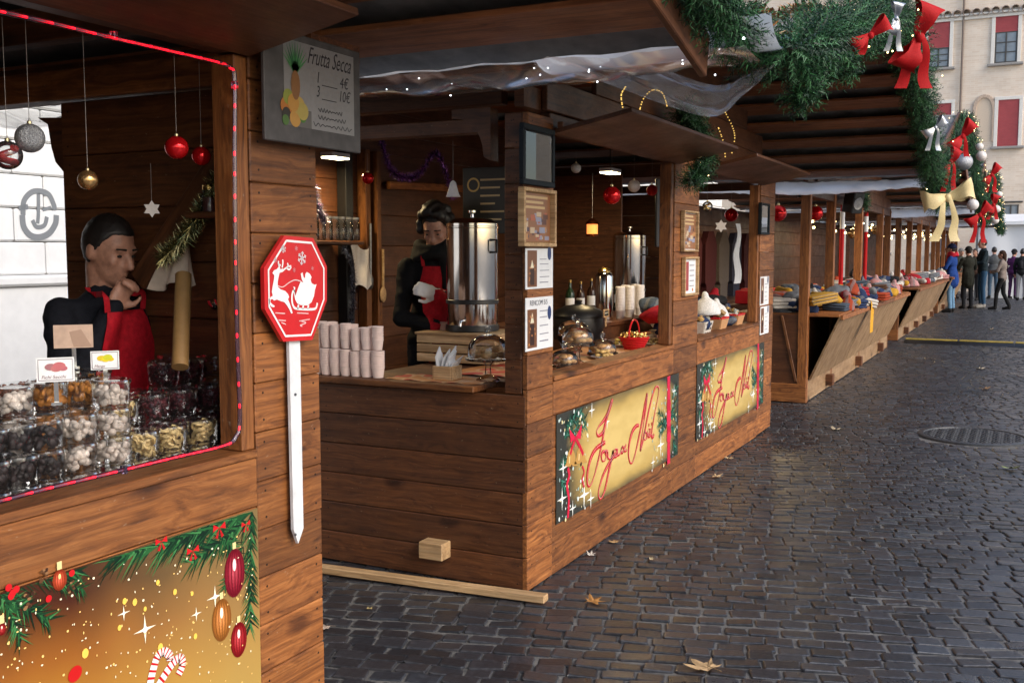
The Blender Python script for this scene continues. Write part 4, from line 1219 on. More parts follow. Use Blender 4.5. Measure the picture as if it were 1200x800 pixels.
for (x, y, r_) in ((184, 124, 26), (308, 186, 46), (130, 198, 18), (270, 120, 16), (256, 265, 15), (378, 254, 14)):
    c = Z3(x, y); q = r_ / ZK / 1204 * 3.2
    for k in range(3):
        a = R(60 * k + 20); e = V((0, math.cos(a), math.sin(a))) * q
        m.ribbon([c - e, c + e], q * 0.11, (1, 0, 0), (0.75, 0.7, 0.72) if r_ > 20 else (0.7, 0.3, 0.32))
        for s_ in (-1, 1):
            tpt = c + e * s_ * .62
            for da in (R(55), R(-55)):
                e2 = V((0, math.cos(a + da), math.sin(a + da))) * q * .34 * s_
                m.ribbon([tpt, tpt + e2], q * 0.08, (1, 0, 0), (0.75, 0.7, 0.72) if r_ > 20 else (0.7, 0.3, 0.32))
for st in ([(130, 552), (195, 556)], [(275, 552), (352, 556)], [(150, 600), (200, 604)], [(170, 616), (200, 628)], [(290, 606), (360, 594)], [(300, 606), (335, 618), (296, 634), (310, 642)]):
    m.ribbon(spline([Z3(*p) for p in st], 4), 0.0016, (1, 0, 0), (0.75, 0.5, 0.5))
mk('snowflake_print', m, PRINT, sg, kind='stuff')
m = MB(); pl_ = [onx(x, y, XS - 0.012) for x, y in ((335, 380), (348, 380), (352.5, 618), (346.5, 636), (341, 620))]
m.prism(pl_, (0.011, 0, 0)); st_ = mk('stake', m, WHITEP, sg)
for y in (462, 626):
    m = MB(); p = onx(346, y, XS); m.lathe([(0.005, 0), (0.004, 0.003), (0, 0.0035)], p, 8, axis=(1, 0, 0)); mk('nail', m, DSTEEL, st_)

# ------------------------------------------------------------------ Frutta Secca price board
XR_ = XF + 0.06
b0 = onx(309, 166, XR_); b1 = onx(421, 178, XR_)
ysA, ysB = b0.y, b1.y; zB = (b0.z + b1.z) / 2; zT = zB + 0.335
fs_ = thing('price_board', (XR_, (ysA + ysB) / 2, zB), 'grey Frutta Secca price board with painted fruit hanging under the eave', 'price board')
m = MB(); m.box((XR_, (ysA + ysB) / 2, (zB + zT) / 2), (0.014, ysB - ysA, zT - zB), bev=0.003); mk('board', m, pm('grey_wood_print', (0.06, 0.054, 0.054), 0.6, var=0.35, nscale=14), fs_)
XT = XR_ + 0.0082
W_ = ysB - ysA; H_ = zT - zB
def Q(u, v, dx=0.0): return V((XT + dx, ysA + u * W_, zB + v * H_))
m = MB(); m.add([Q(.18, .16), Q(.92, .16), Q(.92, .93), Q(.18, .93)], [[0, 1, 2, 3]], (0.2, 0.19, 0.19))  # board and white panel colours darkened for the shade under the eave
m.add([Q(.18, .16, .0004), Q(.45, .16, .0004), Q(.45, .32, .0004), Q(.18, .32, .0004)], [[0, 1, 2, 3]], (0.1, 0.09, 0.085)); mk('white_panel', m, PRINT, fs_)
m = MB(); K = (0.03, 0.025, 0.03)
lay_text(m, 'Frutta Secca', Q(.41, .76, .001), UY, UZ, 0.075, K, 0.5, W_ * .48)
lay_text(m, '1 ____ 4€', Q(.50, .60, .001), UY, UZ, 0.05, K, 0.2, W_ * .36)
lay_text(m, '3 ____ 10€', Q(.50, .47, .001), UY, UZ, 0.05, K, 0.2, W_ * .38)
for i, wd in enumerate((.26, .30, .42)):
    a = Q(.52 if i < 2 else .47, .35 - i * .07, .001)
    m.ribbon(spline([a + V((0, wd * W_ * q / 24, 0.004 * math.sin(q * 2.4 + i) + (0.004 if q % 3 == 0 else -0.002))) for q in range(25)], 2), 0.0016, (1, 0, 0), K)
mk('lettering', m, PRINT, fs_)
m = MB()
frn = random.Random(8)
for (u, v, r_, col) in ((.23, .36, .034, (.6, .2, .03)), (.30, .40, .034, (.65, .32, .06)), (.28, .31, .032, (.45, .03, .02)), (.36, .38, .036, (.6, .4, .1)), (.23, .28, .026, (.05, .04, .03)), (.32, .25, .033, (.66, .34, .07)), (.40, .33, .034, (.55, .42, .1)), (.25, .45, .03, (.35, .38, .06)), (.40, .27, .02, (.1, .25, .04)), (.22, .22, .02, (.1, .2, .04))):
    disc(m, Q(.17 + (u - .2) * .95, v * .92, .0006 + frn.random() * .001), UY, UZ, r_ * .8, r_ * .8, tuple(c_ * .6 for c_ in col), 16)
disc(m, Q(.29, .53, .0016), UY, UZ, .022, .045, (.2, .09, .03), 16)
for k in range(11):
    a = R(25 + 13 * k); c0 = Q(.29, .64, .0018)
    e = V((0, math.cos(a) * .07, abs(math.sin(a)) * .085 + .02))
    nn = V((0, -e.z, e.y)).normalized() * .006
    m.add([c0 - nn, c0 + nn, c0 + e], [[0, 1, 2]], frn.choice([(.03, .12, .05), (.06, .2, .07)]))
mk('fruit_picture', m, PRINT, fs_)

# ------------------------------------------------------------------ framed notices on the piers of the drink stall
def notice(name, c4, label, frame, fw_, face, extra=None, depth=0.03):
    """c4: px0, py0, px1, py1 on the pier front"""
    x0, y0_, x1, y1_ = c4
    ym = (y0_ + y1_) / 2
    A = onx(x0, ym, XF + depth); B = onx(x1, ym, XF + depth)
    xm = (x0 + x1) / 2
    zt_ = onx(xm, y0_, XF + depth).z; zb_ = onx(xm, y1_, XF + depth).z
    T = thing(name, (XF + 0.002, (A.y + B.y) / 2, zb_), label, 'notice' if fw_ == 0 else 'picture frame')
    if fw_ > 0:
        m = MB()
        yc, zc_ = (A.y + B.y) / 2, (zt_ + zb_) / 2; W, H = B.y - A.y, zt_ - zb_
        m.box((XF + 0.004 + depth / 2, yc, zt_ - fw_ / 2), (depth, W, fw_), bev=0.003); m.box((XF + 0.004 + depth / 2, yc, zb_ + fw_ / 2), (depth, W, fw_), bev=0.003)
        for s_ in (-1, 1): m.box((XF + 0.003 + depth / 2, yc + s_ * (W / 2 - fw_ / 2), zc_), (depth, fw_, H - 2 * fw_), bev=0.003)
        mk('frame', m, frame, T)
        x_ = XF + 0.012
        m = MB(); m.box((XF + 0.006, yc, zc_), (0.008, W - 2 * fw_, H - 2 * fw_)); mk('backing', m, face, T)
        if extra == 'glass':
            m = MB(); m.box((XF + 0.022, yc, zc_), (0.002, W - 2 * fw_, H - 2 * fw_)); mk('glass', m, GLASS, T)
    else:
        x_ = XF + 0.008
        yc, zc_ = (A.y + B.y) / 2, (zt_ + zb_) / 2; W, H = B.y - A.y, zt_ - zb_
        m = MB(); m.box((XF + 0.006, yc, zc_), (0.003, W, H)); mk('sheet', m, PAPER, T)
    def q(u, v, dx=0.0): return V((x_ + dx, yc + (u - .5) * (W - 2 * fw_), zc_ + (v - .5) * (H - 2 * fw_)))
    def rect(mb, u0, v0, u1, v1, col, dx=0.0): mb.add([q(u0, v0, dx), q(u1, v0, dx), q(u1, v1, dx), q(u0, v1, dx)], [[0, 1, 2, 3]], col)
    m = MB(); rn = random.Random(int(x0 + y0_))
    if extra in ('bottle', 'bottle_title'):
        rect(m, .06, .05, .40, .78 if extra == 'bottle_title' else .95, (0.18, 0.07, 0.03), .0004)
        for _ in range(14): disc(m, q(rn.uniform(.1, .36), rn.uniform(.1, .7), .0006), UY, UZ, .006, .006, (0.5, 0.2, 0.06), 7)
        rect(m, .15, .1, .30, .5, (0.04, 0.015, 0.01), .0009)
        m.add([q(.16, .52, .0009), q(.29, .52, .0009), q(.225, .72, .0009)], [[0, 1, 2]], (0.75, 0.68, 0.5))
        for v in (.28, .44, .6, .72):
            rect(m, .5, v, rn.uniform(.72, .86), v + .02, (0.25, 0.25, 0.3), .0004)
        rect(m, .5, .14, .82, .165, (0.25, 0.25, 0.3), .0004)
        disc(m, q(.86, .68 if extra == 'bottle_title' else .88, .0006), UY, UZ, .022, .034, (0.02, 0.04, 0.14), 14)
        if extra == 'bottle_title':
            lay_text(m, 'RENCOM 5/5', q(.14, .85, .0006), UY, UZ, .035, (0.05, 0.05, 0.07), 0, W * .74)
    elif extra == 'poster':
        rect(m, 0.02, 0.02, .98, .98, (0.30, 0.13, 0.06), .0003)
        for _ in range(36): rect(m, *(lambda u, v, a_, c_: (u, v, min(.97, u + a_), min(.97, v + c_)))(rn.uniform(.03, .8), rn.uniform(.03, .55), rn.uniform(.05, .2), rn.uniform(.03, .12)), rn.choice([(.5, .25, .1), (.12, .05, .04), (.6, .45, .3), (.3, .3, .4), (.45, .12, .06), (.08, .05, .08)]), .0005 + rn.random() * .0004)
        for v in (.68, .78, .88): rect(m, .12, v, rn.uniform(.7, .9), v + .05, (.62, .42, .2), .0006)
    elif extra == 'card':
        rect(m, .1, .08, .42, .92, (.35, .04, .04), .0004)
        for v in (.2, .35, .5, .65, .8): rect(m, .5, v, .86, v + .03, (.3, .3, .35), .0004)
        disc(m, q(.75, .1, .0006), UY, UZ, .012, .012, (.6, .15, .03), 10)
    elif extra == 'glass':
        rect(m, .0, .0, 1, .13, (.42, .4, .36), .0004)
        for _ in range(14): disc(m, q(rn.uniform(.05, .95), rn.uniform(.02, .1), .0008), UY, UZ, .008, .004, (.12, .1, .08), 7)
    if m.v: mk('print', m, PRINT, T)
    return T
BLUEF = pm('blue_black_frame', (0.010, 0.014, 0.018), 0.6, spec=0.2)
MIRR = pm('grey_photo_print', (0.5, 0.5, 0.44), 0.25, var=0.6, nscale=4)
notice('picture_frame', (613, 148, 650, 218), 'blue-black picture frame, topmost on the corner pier of the drink stall', BLUEF, 0.026, MIRR, 'glass', 0.025)
notice('picture_frame', (614, 221, 652, 289), 'wooden framed brown photo poster on the corner pier of the drink stall', RAW, 0.018, CARD, 'poster', 0.035)
notice('price_sheet', (616, 291, 648, 338), 'white price sheet without heading, pinned just under the wooden frame', None, 0, None, 'bottle', 0.008)
notice('price_sheet', (616, 348, 648, 409), 'white price sheet with a heading, lowest on the corner pier', None, 0, None, 'bottle_title', 0.008)
notice('picture_frame', (802, 247, 819, 295), 'small wooden frame with white sheet, upper one on the pier between both banners', RAW, 0.014, PAPER, 'poster', 0.03)
notice('picture_frame', (803, 301, 819, 346), 'small wooden framed red and white card, lower one on the pier between both banners', RAW, 0.014, PAPER, 'card', 0.03)
notice('picture_frame', (892, 238, 902, 275), 'dark frame on the end pier beside the clothing stall', BLUEF, 0.02, PAPER, 'glass', 0.03)
notice('price_sheet', (891, 324, 901, 357), 'white price sheet, upper one on the end pier', None, 0, None, 'bottle', 0.008)
notice('price_sheet', (891, 359, 901, 391), 'white price sheet, lower one on the end pier', None, 0, None, 'bottle', 0.008)

# ------------------------------------------------------------------ red rope light round the dried fruit opening
XL_ = XF + 0.03
rope_px = [(-20, 9), (60, 27), (130, 44), (200, 60), (255, 73), (270, 80), (275, 94), (275, 180), (276, 300), (278, 400), (281, 490), (276, 512), (262, 522), (200, 537), (130, 554), (60, 571), (-20, 592)]
RP = spline([onx(x, y, XL_) for x, y in rope_px], 14)
rl = thing('rope_light', RP[len(RP) // 2], 'lit red rope light framing the opening of the dried fruit stall', 'rope light')
m = MB(); m.tube(RP, 0.0068, 8); mk('tube', m, TUBE, rl, 60)
acc = 0.0; m = MB()
for p, q in zip(RP, RP[1:]):
    acc += (q - p).length
    if acc > 0.056:
        acc = 0; d = (q - p).normalized()
        m.cap(p - d * 0.004, p + d * 0.004, 0.003, 0.003, 6)
mk('leds', m, LEDR, rl, kind='stuff')
for (x, y) in ((145, 550), (275, 100), (133, 42)):
    p = onx(x, y, XL_); m = MB(); m.box(p, (0.02, 0.012, 0.022), bev=0.002); mk('clip', m, TUBE, rl, center=True)

# ================================================================== GOODS AND FITTINGS
# ---- dried fruit tubs
TR, TH = 0.053, 0.08
def tub_meshes():
    w_ = MB(); w_.lathe([(TR * .86, 0.002), (TR * .9, 0.0), (TR * .93, 0.004), (TR * .985, TH * .8), (TR * 1.03, TH * .82), (TR * 1.03, TH * .86)], n=24)
    w_.lathe([(0, 0.003), (TR * .86, 0.003)], n=24)
    l_ = MB(); l_.lathe([(0, TH * .93), (TR * .8, TH * .93), (TR * .84, TH * .985), (TR * 1.0, TH * .985), (TR * 1.05, TH * .93), (TR * 1.05, TH * .85)], n=24)
    return mesh_of('wall', w_, TUB, smooth=40), mesh_of('lid', l_, TUB, smooth=40)
TW, TL = tub_meshes()
def contents(kind, seed):
    rn = random.Random(seed); m = MB()
    def rp(rmax):
        a = rn.uniform(0, 6.283); q = rmax * math.sqrt(rn.random()); return q * math.cos(a), q * math.sin(a)
    top = TH * 0.82
    if kind == 'nuts':
        for i in range(60):
            x, y = rp(TR * .76); z = 0.012 + (top - 0.024) * rn.random(); r_ = rn.uniform(.009, .0125); k = rn.uniform(.75, 1.1)
            m.ball((x, y, z), r_, 8, 5, (0.66 * k, 0.57 * k, 0.50 * k), 0, (1, rn.uniform(.75, 1), rn.uniform(.7, .95)), Euler((rn.random() * 3, rn.random() * 3, 0)).to_matrix())
    elif kind == 'prunes':
        for i in range(42):
            x, y = rp(TR * .74); z = 0.012 + (top - 0.024) * rn.random(); k = rn.uniform(.5, 1.5)
            m.ball((x, y, z), rn.uniform(.011, .016), 7, 5, (0.022 * k, 0.014 * k, 0.014 * k), 0, (1, .8, .6), Euler((rn.random() * 3, rn.random() * 3, 0)).to_matrix())
    elif kind == 'berries':
        for i in range(110):
            x, y = rp(TR * .8); z = 0.01 + (top - 0.018) * rn.random(); k = rn.uniform(.5, 1.4)
            m.ball((x, y, z), rn.uniform(.006, .009), 6, 4, (0.075 * k, 0.008 * k, 0.014 * k), 0, (1, .85, .8))
    elif kind == 'rings':
        for i in range(20):
            x, y = rp(TR * .55); z = 0.014 + (top - 0.02) * rn.random(); k = rn.uniform(.8, 1.15); r_ = rn.uniform(.012, .017)
            M = Euler((rn.uniform(-1.2, 1.2), rn.uniform(-1.2, 1.2), rn.random() * 3)).to_matrix()
            pts = [V((x, y, z)) + M @ V((r_ * math.cos(a), r_ * math.sin(a), .004 * math.sin(3 * a + i))) for a in [2 * math.pi * q / 11 for q in range(12)]]
            m.tube(pts, .0048, 5, (0.62 * k, 0.46 * k, 0.21 * k))
    elif kind == 'apricots':
        for i in range(34):
            x, y = rp(TR * .72); z = 0.012 + (top - 0.022) * rn.random(); k = rn.uniform(.7, 1.2)
            m.ball((x, y, z), rn.uniform(.012, .017), 8, 5, (0.52 * k, 0.2 * k, 0.03 * k), 0, (1, .85, .45), Euler((rn.random() * 3, rn.random() * 3, 0)).to_matrix())
    return mesh_of('contents', m, FOOD, smooth=60)
CT = {k: [contents(k, 10 * i + q) for q in range(3)] for i, k in enumerate(('nuts', 'prunes', 'berries', 'rings', 'apricots'))}
TLAB = {'nuts': 'clear tub of white sugared nuts stacked behind the sill', 'prunes': 'clear tub of black dried plums stacked behind the sill', 'berries': 'clear tub of dark red dried berries in the rear stacks',
        'rings': 'clear tub of pale yellow dried fruit rings behind the sill', 'apricots': 'clear tub of orange dried apricots behind the picture cards'}
WHAT = {'nuts': 'white sugared nuts', 'prunes': 'black dried plums', 'berries': 'dark red dried berries', 'rings': 'pale yellow fruit rings', 'apricots': 'orange dried apricots'}
LEV = ['topmost', 'second from top', 'third from top', 'fourth from top', 'lowest']
def tub(x, y, z, kind, lev, where):
    T = thing('fruit_tub', (x, y, z), LEV[min(lev, 4)] + ' tub of ' + WHAT[kind] + ', ' + where, 'tub', 'clear tubs of ' + WHAT[kind])
    T.rotation_euler = (0, 0, rnd.uniform(0, 6.28))
    for nm, me in (('wall', TW), ('lid', TL), ('contents', rnd.choice(CT[kind]))):
        o = bpy.data.objects.new(nm, me); C.objects.link(o); o.parent = T
ZC = 0.8155
def stack(px, x, kind, n, skip, where):
    y = onx(px, 450, x).y
    for k in range(skip, n):
        tub(x + rnd.uniform(-.003, .003), y + rnd.uniform(-.003, .003), ZC + k * TH * 1.0, kind, n - 1 - k, where)
for px, kd, n, wh in ((-20, 'prunes', 5, 'front stack farthest from the jamb'), (14, 'prunes', 5, 'middle front plum stack'), (48, 'prunes', 5, 'front stack beside the nuts'), (88, 'nuts', 5, 'front stack beside the plums'), (130, 'nuts', 6, 'tall front stack beside the rings'),
                  (163, 'rings', 4, 'front stack beside the nuts'), (197, 'rings', 4, 'middle front ring stack'), (234, 'rings', 4, 'front stack at the jamb')):
    stack(px, -2.345 if px < 140 else -2.335, kd, n, 1, wh)
for px, kd, n, wh in ((14, 'nuts', 6, 'second row behind the plums'), (58, 'apricots', 6, 'second row behind the plums'), (92, 'apricots', 6, 'second row behind the nuts'), (140, 'rings', 5, 'second row beside the berries'), (178, 'berries', 5, 'second row beside the ring stack'), (212, 'berries', 5, 'middle of the second row'), (248, 'berries', 5, 'second row at the jamb')):
    stack(px, -2.465, kd, n, 2, wh)
for px, kd, n, wh in ((20, 'apricots', 5, 'third row beside the tray'), (72, 'apricots', 6, 'third row under the blank card'), (110, 'apricots', 6, 'third row before the apron'), (150, 'berries', 5, 'third row before the apron'), (192, 'berries', 6, 'third row before the cardboard tube'), (222, 'berries', 6, 'third row past the cardboard tube'), (254, 'berries', 6, 'third row at the jamb')):
    stack(px, -2.585, kd, n, 3, wh)
for px, kd, n, wh in ((205, 'berries', 6, 'last row at the cardboard tube'), (238, 'berries', 6, 'last row under the ladles'), (262, 'berries', 6, 'last row at the jamb')):
    stack(px, -2.70, kd, n, 4, wh)
# shallow tray of dried tomatoes behind the plums
p = onx(30, 425, -2.7)
tr = thing('fruit_tray', (p.x, p.y, 1.17), 'shallow tray heaped with reddish brown dried fruit beside the white wall view', 'tray')
m = MB(); m.box((p.x, p.y, 1.2), (0.3, 0.34, 0.004)); m.box((p.x + .15, p.y, 1.225), (0.005, 0.34, 0.05)); m.box((p.x - .15, p.y, 1.225), (0.005, 0.34, 0.05)); mk('tray', m, TUB, tr)
m = MB(); m.box((p.x, p.y, 1.0), (0.26, 0.3, 0.36), bev=.01); mk('riser', m, BLACKP, tr)
m = MB()
for i in range(260):
    k = rnd.uniform(.5, 1.3); x, y = rnd.uniform(-.14, .14), rnd.uniform(-.16, .16)
    m.ball((p.x + x, p.y + y, 1.215 + .05 * rnd.random() * (1 - abs(x) * 4)), rnd.uniform(.011, .016), 6, 4, (0.2 * k, 0.055 * k, 0.02 * k), 0, (1, .8, .5), Euler((rnd.random() * 3, rnd.random() * 3, 0)).to_matrix())
mk('dried_fruit_heap', m, FOOD, tr, 60, kind='stuff')

# ---- picture cards on clips
def card(px, py, x, w, h, fruit, label, tone=(0.78, 0.78, 0.78)):
    c = onx(px, py, x)
    T = thing('fruit_card', (x, c.y, c.z - h / 2 - 0.07), label, 'card')
    d = (EYE - c); d.z = 0; d.normalize(); s_ = V((-d.y, d.x, 0)); up = V((0, 0, 1))
    M = Matrix((s_, up, d)).transposed()
    m = MB(); m.box(c, (w, h, .003), M); mk('card', m, pm('card_' + str(px), tone, 0.6), T)
    m = MB(); o = c + d * .0025
    if fruit:
        m.ribbon([o + s_ * (w * a) + up * (h * b_) for a, b_ in ((-.45, -.43), (.45, -.43), (.45, .43), (-.45, .43), (-.45, -.43))], .0012, d, (0.25, 0.22, 0.25))
        for (u, v, r_) in ((-.12, .12, .16), (.1, .16, .17), (.02, .05, .15), (.2, .05, .12)):
            disc(m, o + d * (.0004 + .0002 * u) + s_ * (u * w) + up * (v * h), s_, up, r_ * w, r_ * h * .9, tuple(q * rnd.uniform(.7, 1.1) for q in fruit), 14)
        lay_text(m, 'Fichi Secchi' if fruit[1] < .3 else 'Mango', o + s_ * (-w * .38) - up * (h * .36) + d * .0006, s_, up, h * .2, (0.2, 0.1, 0.12), .25, w * .76)
        mk('print', m, PRINT, T)
    else:
        m.add([o + s_ * (w * a) + up * (h * b_) for a, b_ in ((0, -.45), (.46, -.45), (.2, .3), (-.1, .2))], [[0, 1, 2, 3]], (.4, .26, .19)); mk('print', m, PRINT, T)  # darker polygon painted on the card as a shadow
    m = MB(); m.bar(c - up * (h / 2 - .01) - d * .004, c - up * (h / 2 + .06) - d * .004, .012, .004, s_); m.bar(c - up * (h / 2 + .06) - s_ * .014 - d * .004, c - up * (h / 2 + .06) + s_ * .014 - d * .004, .02, .008, d); mk('clip', m, STEEL, T)
card(65, 433, -2.40, .095, .066, (.5, .16, .16), 'white card with a fig picture standing in the fruit tubs')
card(123, 422, -2.46, .078, .055, (.75, .55, .02), 'white card with a yellow fruit picture standing in the fruit tubs')
card(86, 394, -2.62, .11, .07, None, 'blank beige back of a card in front of the seller in red apron', (0.52, 0.36, 0.27))

# ---- baubles
CAPG = pm('bauble_cap', (0.6, 0.5, 0.3), 0.3, 1.0)
STRING = pm('thread', (0.3, 0.27, 0.25), 0.8)
def bauble(c, r, mat, label, ztop, group=None, twist=None):
    T = thing('bauble', (c.x, c.y, c.z - r), label, 'bauble', group)
    m = MB(); m.ball(c, r, 24, 14); o = mk('ball', m, mat, T, 80)
    m = MB(); m.lathe([(r * .17, r * .96), (r * .17, r * 1.14), (r * .12, r * 1.18), (0, r * 1.18)], c, 10); m.tube([c + V((r * .08 * math.cos(a), 0, r * 1.25 + r * .09 * math.sin(a))) for a in [q * math.pi / 4 for q in range(9)]], r * .02, 5); mk('cap', m, CAPG, T, 40)
    if ztop: 
        m = MB(); m.tube([c + V((0, 0, r * 1.3)), V((c.x, c.y, ztop))], 0.0007, 4); mk('thread', m, STRING, T)
    if twist is not None:
        m = MB(); m.tube([c + V((r * .55 * math.cos(a * 2.2), r * .55 * math.sin(a * 2.2), r * .5 * math.cos(a))) for a in [q * math.pi / 10 for q in range(11)]], r * .24, 6); mk('ribbon_inside', m, twist, T)
    return T
CLRB = clear('clear_bauble', body=.06, rough=.02, boost=2.0)
XI = XF - 0.17
bauble(onx(35, 162, XI), .0365, SILVG, 'silver glitter bauble hanging in the dried fruit stall opening', 2.23)
bauble(onx(9, 182, XI - .03), .036, CLRB, 'clear bauble with a red ribbon inside, next to the silver glitter bauble', 2.23, None, REDV)
bauble(onx(103, 211, XI), .0265, GOLDG, 'matt gold bauble hanging above the seller in red apron', 2.23)
bauble(onx(207, 173, XI + .03), .034, REDGL, 'shiny red bauble with gold cap, larger of two red ones by the rope light', 2.23)
bauble(onx(236, 183, XI - .02), .029, REDGL, 'shiny red bauble, smaller of two red ones by the rope light', 2.23)
bauble(onx(250, 211, -2.55), .02, CLRB, 'tiny clear bauble hanging over the corner shelf', None)
def starorn(c, r, label):
    T = thing('star_ornament', (c.x, c.y, c.z - r), label, 'ornament'); m = MB()
    d = (EYE - c); d.z = 0; d.normalize(); s_ = V((-d.y, d.x, 0)); P = []
    for k in range(12):
        a = math.pi * k / 6 + math.pi / 2; q = r if k % 2 == 0 else r * .6; P.append(c + s_ * q * math.cos(a) + V((0, 0, q * math.sin(a))))
    m.prism(P, d * .012); mk('star', m, WHITB, T); m = MB(); m.tube([c + V((0, 0, r)), c + V((0, 0, r + .12))], .0008, 4); mk('thread', m, STRING, T)
starorn(onx(178, 245, -2.62), .028, 'small white wooden star hanging on the wall behind the seller')

# ---- on the inside wall of the dried fruit stall
def tinsel(path, r, n, cols, label, mat=None, name='tinsel_garland'):
    rn = random.Random(int(path[0].x * 1000)); P = spline(path, 12); m = MB()
    for i in range(n):
        p = rn.choice(P); d = V((rn.gauss(0, 1), rn.gauss(0, 1), rn.gauss(0, 1))).normalized(); e = p + d * r * rn.uniform(.5, 1.0)
        s_ = d.orthogonal().normalized() * .0018; m.add([p - s_, p + s_, e], [[0, 1, 2]], rn.choice(cols))
    T = mk(name, m, mat or TINS, None, None, label, 'tinsel'); return T
TINS = vcol('tinsel_foil', 0.25, 0.8); TINS.node_tree.nodes['Principled BSDF'].inputs['Metallic'].default_value = 0.7
tinsel([ony(258, 206, YI - .09), ony(235, 250, YI - .09), ony(210, 284, YI - .1), ony(192, 302, YI - .09)], .055, 2600, [(.35, .28, .1), (.2, .2, .08), (.5, .42, .2), (.1, .14, .06)], 'olive gold tinsel wound along the brace inside the dried fruit stall')
def hang_cloth(pts, plane, mat, label, name, fold=.018, nx=18, nz=14):
    """pts: TL, TR, BR, BL pixels on plane y"""
    c = [ony(x, y, plane) for x, y in pts]; rows = []
    for i in range(nz + 1):
        v = i / nz; row = []
        for k in range(nx + 1):
            u = k / nx; p = c[0].lerp(c[1], u).lerp(c[3].lerp(c[2], u), v)
            row.append(p + V((0, -fold * (1 + math.sin(u * 13 + v * 2)) * (.3 + .7 * v), -.012 * math.sin(u * 9) * v)))
        rows.append(row)
    m = MB(); m.grid(rows)
    for i in range(nz + 1): pass
    back = [[p + V((0, .004, 0)) for p in r] for r in rows]; m.grid([r[::-1] for r in back])
    return mk(name, m, mat, None, 70, label, 'cloth')
hang_cloth([(198, 288), (222, 284), (236, 332), (181, 338)], YI - .03, LINEN, 'cream linen cloth hanging beside the brace in the dried fruit stall', 'linen_cloth')
a = ony(215, 322, YI - .16); c = ony(211, 430, YI - .3)
m = MB(); ax = (c - a).normalized(); L = (c - a).length
m.lathe([(.0, 0), (.0, 0.0), (.022, 0.0), (.026, 0), (.026, L), (.0, L)], a, 18, axis=ax); mk('cardboard_tube', m, CARD, None, 40, 'tall brown cardboard tube leaning behind the fruit tubs', 'tube')
a = ony(247, 253, YI - .08)
T = thing('preserve_jar', (a.x, a.y, a.z), 'small glass jar with a red label on the corner shelf', 'jar')
m = MB(); m.lathe([(0, .002), (.027, .002), (.03, .01), (.03, .065), (.024, .075), (.024, .085)], a, 18); mk('glass', m, GLASS, T, 40)
m = MB(); m.lathe([(.0, .008), (.027, .008), (.027, .06), (0, .06)], a, 18); mk('filling', m, pm('dark_preserve', (.09, .02, .02), .3), T, 40)
m = MB(); m.lathe([(.026, .084), (.026, .1), (0, .102)], a, 18); mk('lid', m, GOLDM, T, 40)
for i, (px, py0, py1) in enumerate(((258, 304, 352), (265, 300, 350))):
    a = ony(px, py0, YI - .03); c = ony(px - 3, py1, YI - .03)
    T = thing('ladle', c, 'steel ladle hanging by the rope light inside the dried fruit stall', 'ladle', 'ladles on the stall wall')
    m = MB(); m.tube([a, c], .004, 6); mk('handle', m, STEEL, T, 60); m = MB(); m.lathe([(0, -.035), (.02, -.03), (.033, -.012), (.036, 0), (.033, 0), (.018, -.026), (0, -.03)], c, 16); mk('bowl', m, STEEL, T, 60)

# ---- drink stall, side counter: cup stacks, napkins, cake stand
def cup_stack(p, n1, n2, label):
    T = thing('cup_stack', p, label, 'cup stack', 'paper cup stacks on the side counter')
    for (z0, n, r0) in ((0, n1, .0335), (n1 * .0085 + .05, n2, .029)):
        m = MB(); pr = [(0, z0), (r0 * .8, z0)]
        pr += [(r0 * 1.0, z0 + .045)]
        for k in range(n): pr += [(r0 * 1.0, z0 + .047 + k * .0085), (r0 * 1.06, z0 + .0485 + k * .0085), (r0 * 1.06, z0 + .0525 + k * .0085), (r0 * .995, z0 + .0535 + k * .0085)]
        e = z0 + .055 + (n - 1) * .0085
        pr += [(r0 * .95, e), (r0 * .75, e - .04), (0, e - .04)]
        m.lathe(pr, p, 16); mk('cups', m, CUPM, T, 30)
for j, (row, dy) in enumerate((((372, 383, 394, 406, 418, 430, 443), 0), ((378, 390, 402, 414, 426, 438), .07))):
    for oi_, px in enumerate(row):
        p = ony(px, 430, 4.51 + dy); p.z = 1.0015
        cup_stack(p, rnd.choice((10, 11, 11)), rnd.choice((8, 9, 10)), ['first', 'second', 'third', 'fourth', 'fifth', 'sixth', 'seventh'][oi_] + ' pale pink paper cup stack from the sign, ' + ('counter edge row' if dy == 0 else 'row behind'))
p = ony(524, 425, 4.62); p.z = 1.0015
T = thing('napkin_holder', p, 'small wooden napkin box stuffed with white napkins on the side counter', 'napkin holder')
m = MB(); 
for (dx, dy, sx_, sy_) in ((-.055, 0, .008, .1), (.055, 0, .008, .1), (0, -.05, .102, .008), (0, .05, .102, .008)): m.box(p + V((dx, dy, .035)), (sx_, sy_, .07), bev=.002)
m.box(p + V((0, 0, .005)), (.1, .09, .006)); mk('box', m, RAW, T)
for k in range(7):
    m = MB(); q = p + V((-.045 + .014 * k, rnd.uniform(-.01, .01), .04)); h = rnd.uniform(.08, .14); l = rnd.uniform(-.05, .06)
    m.prism([q + V((0, -.04, 0)), q + V((0, .04, 0)), q + V((l, .035, h)), q + V((l * .6, -.03, h * .6))], (.006, 0, 0)); mk('napkin', m, PAPER, T)
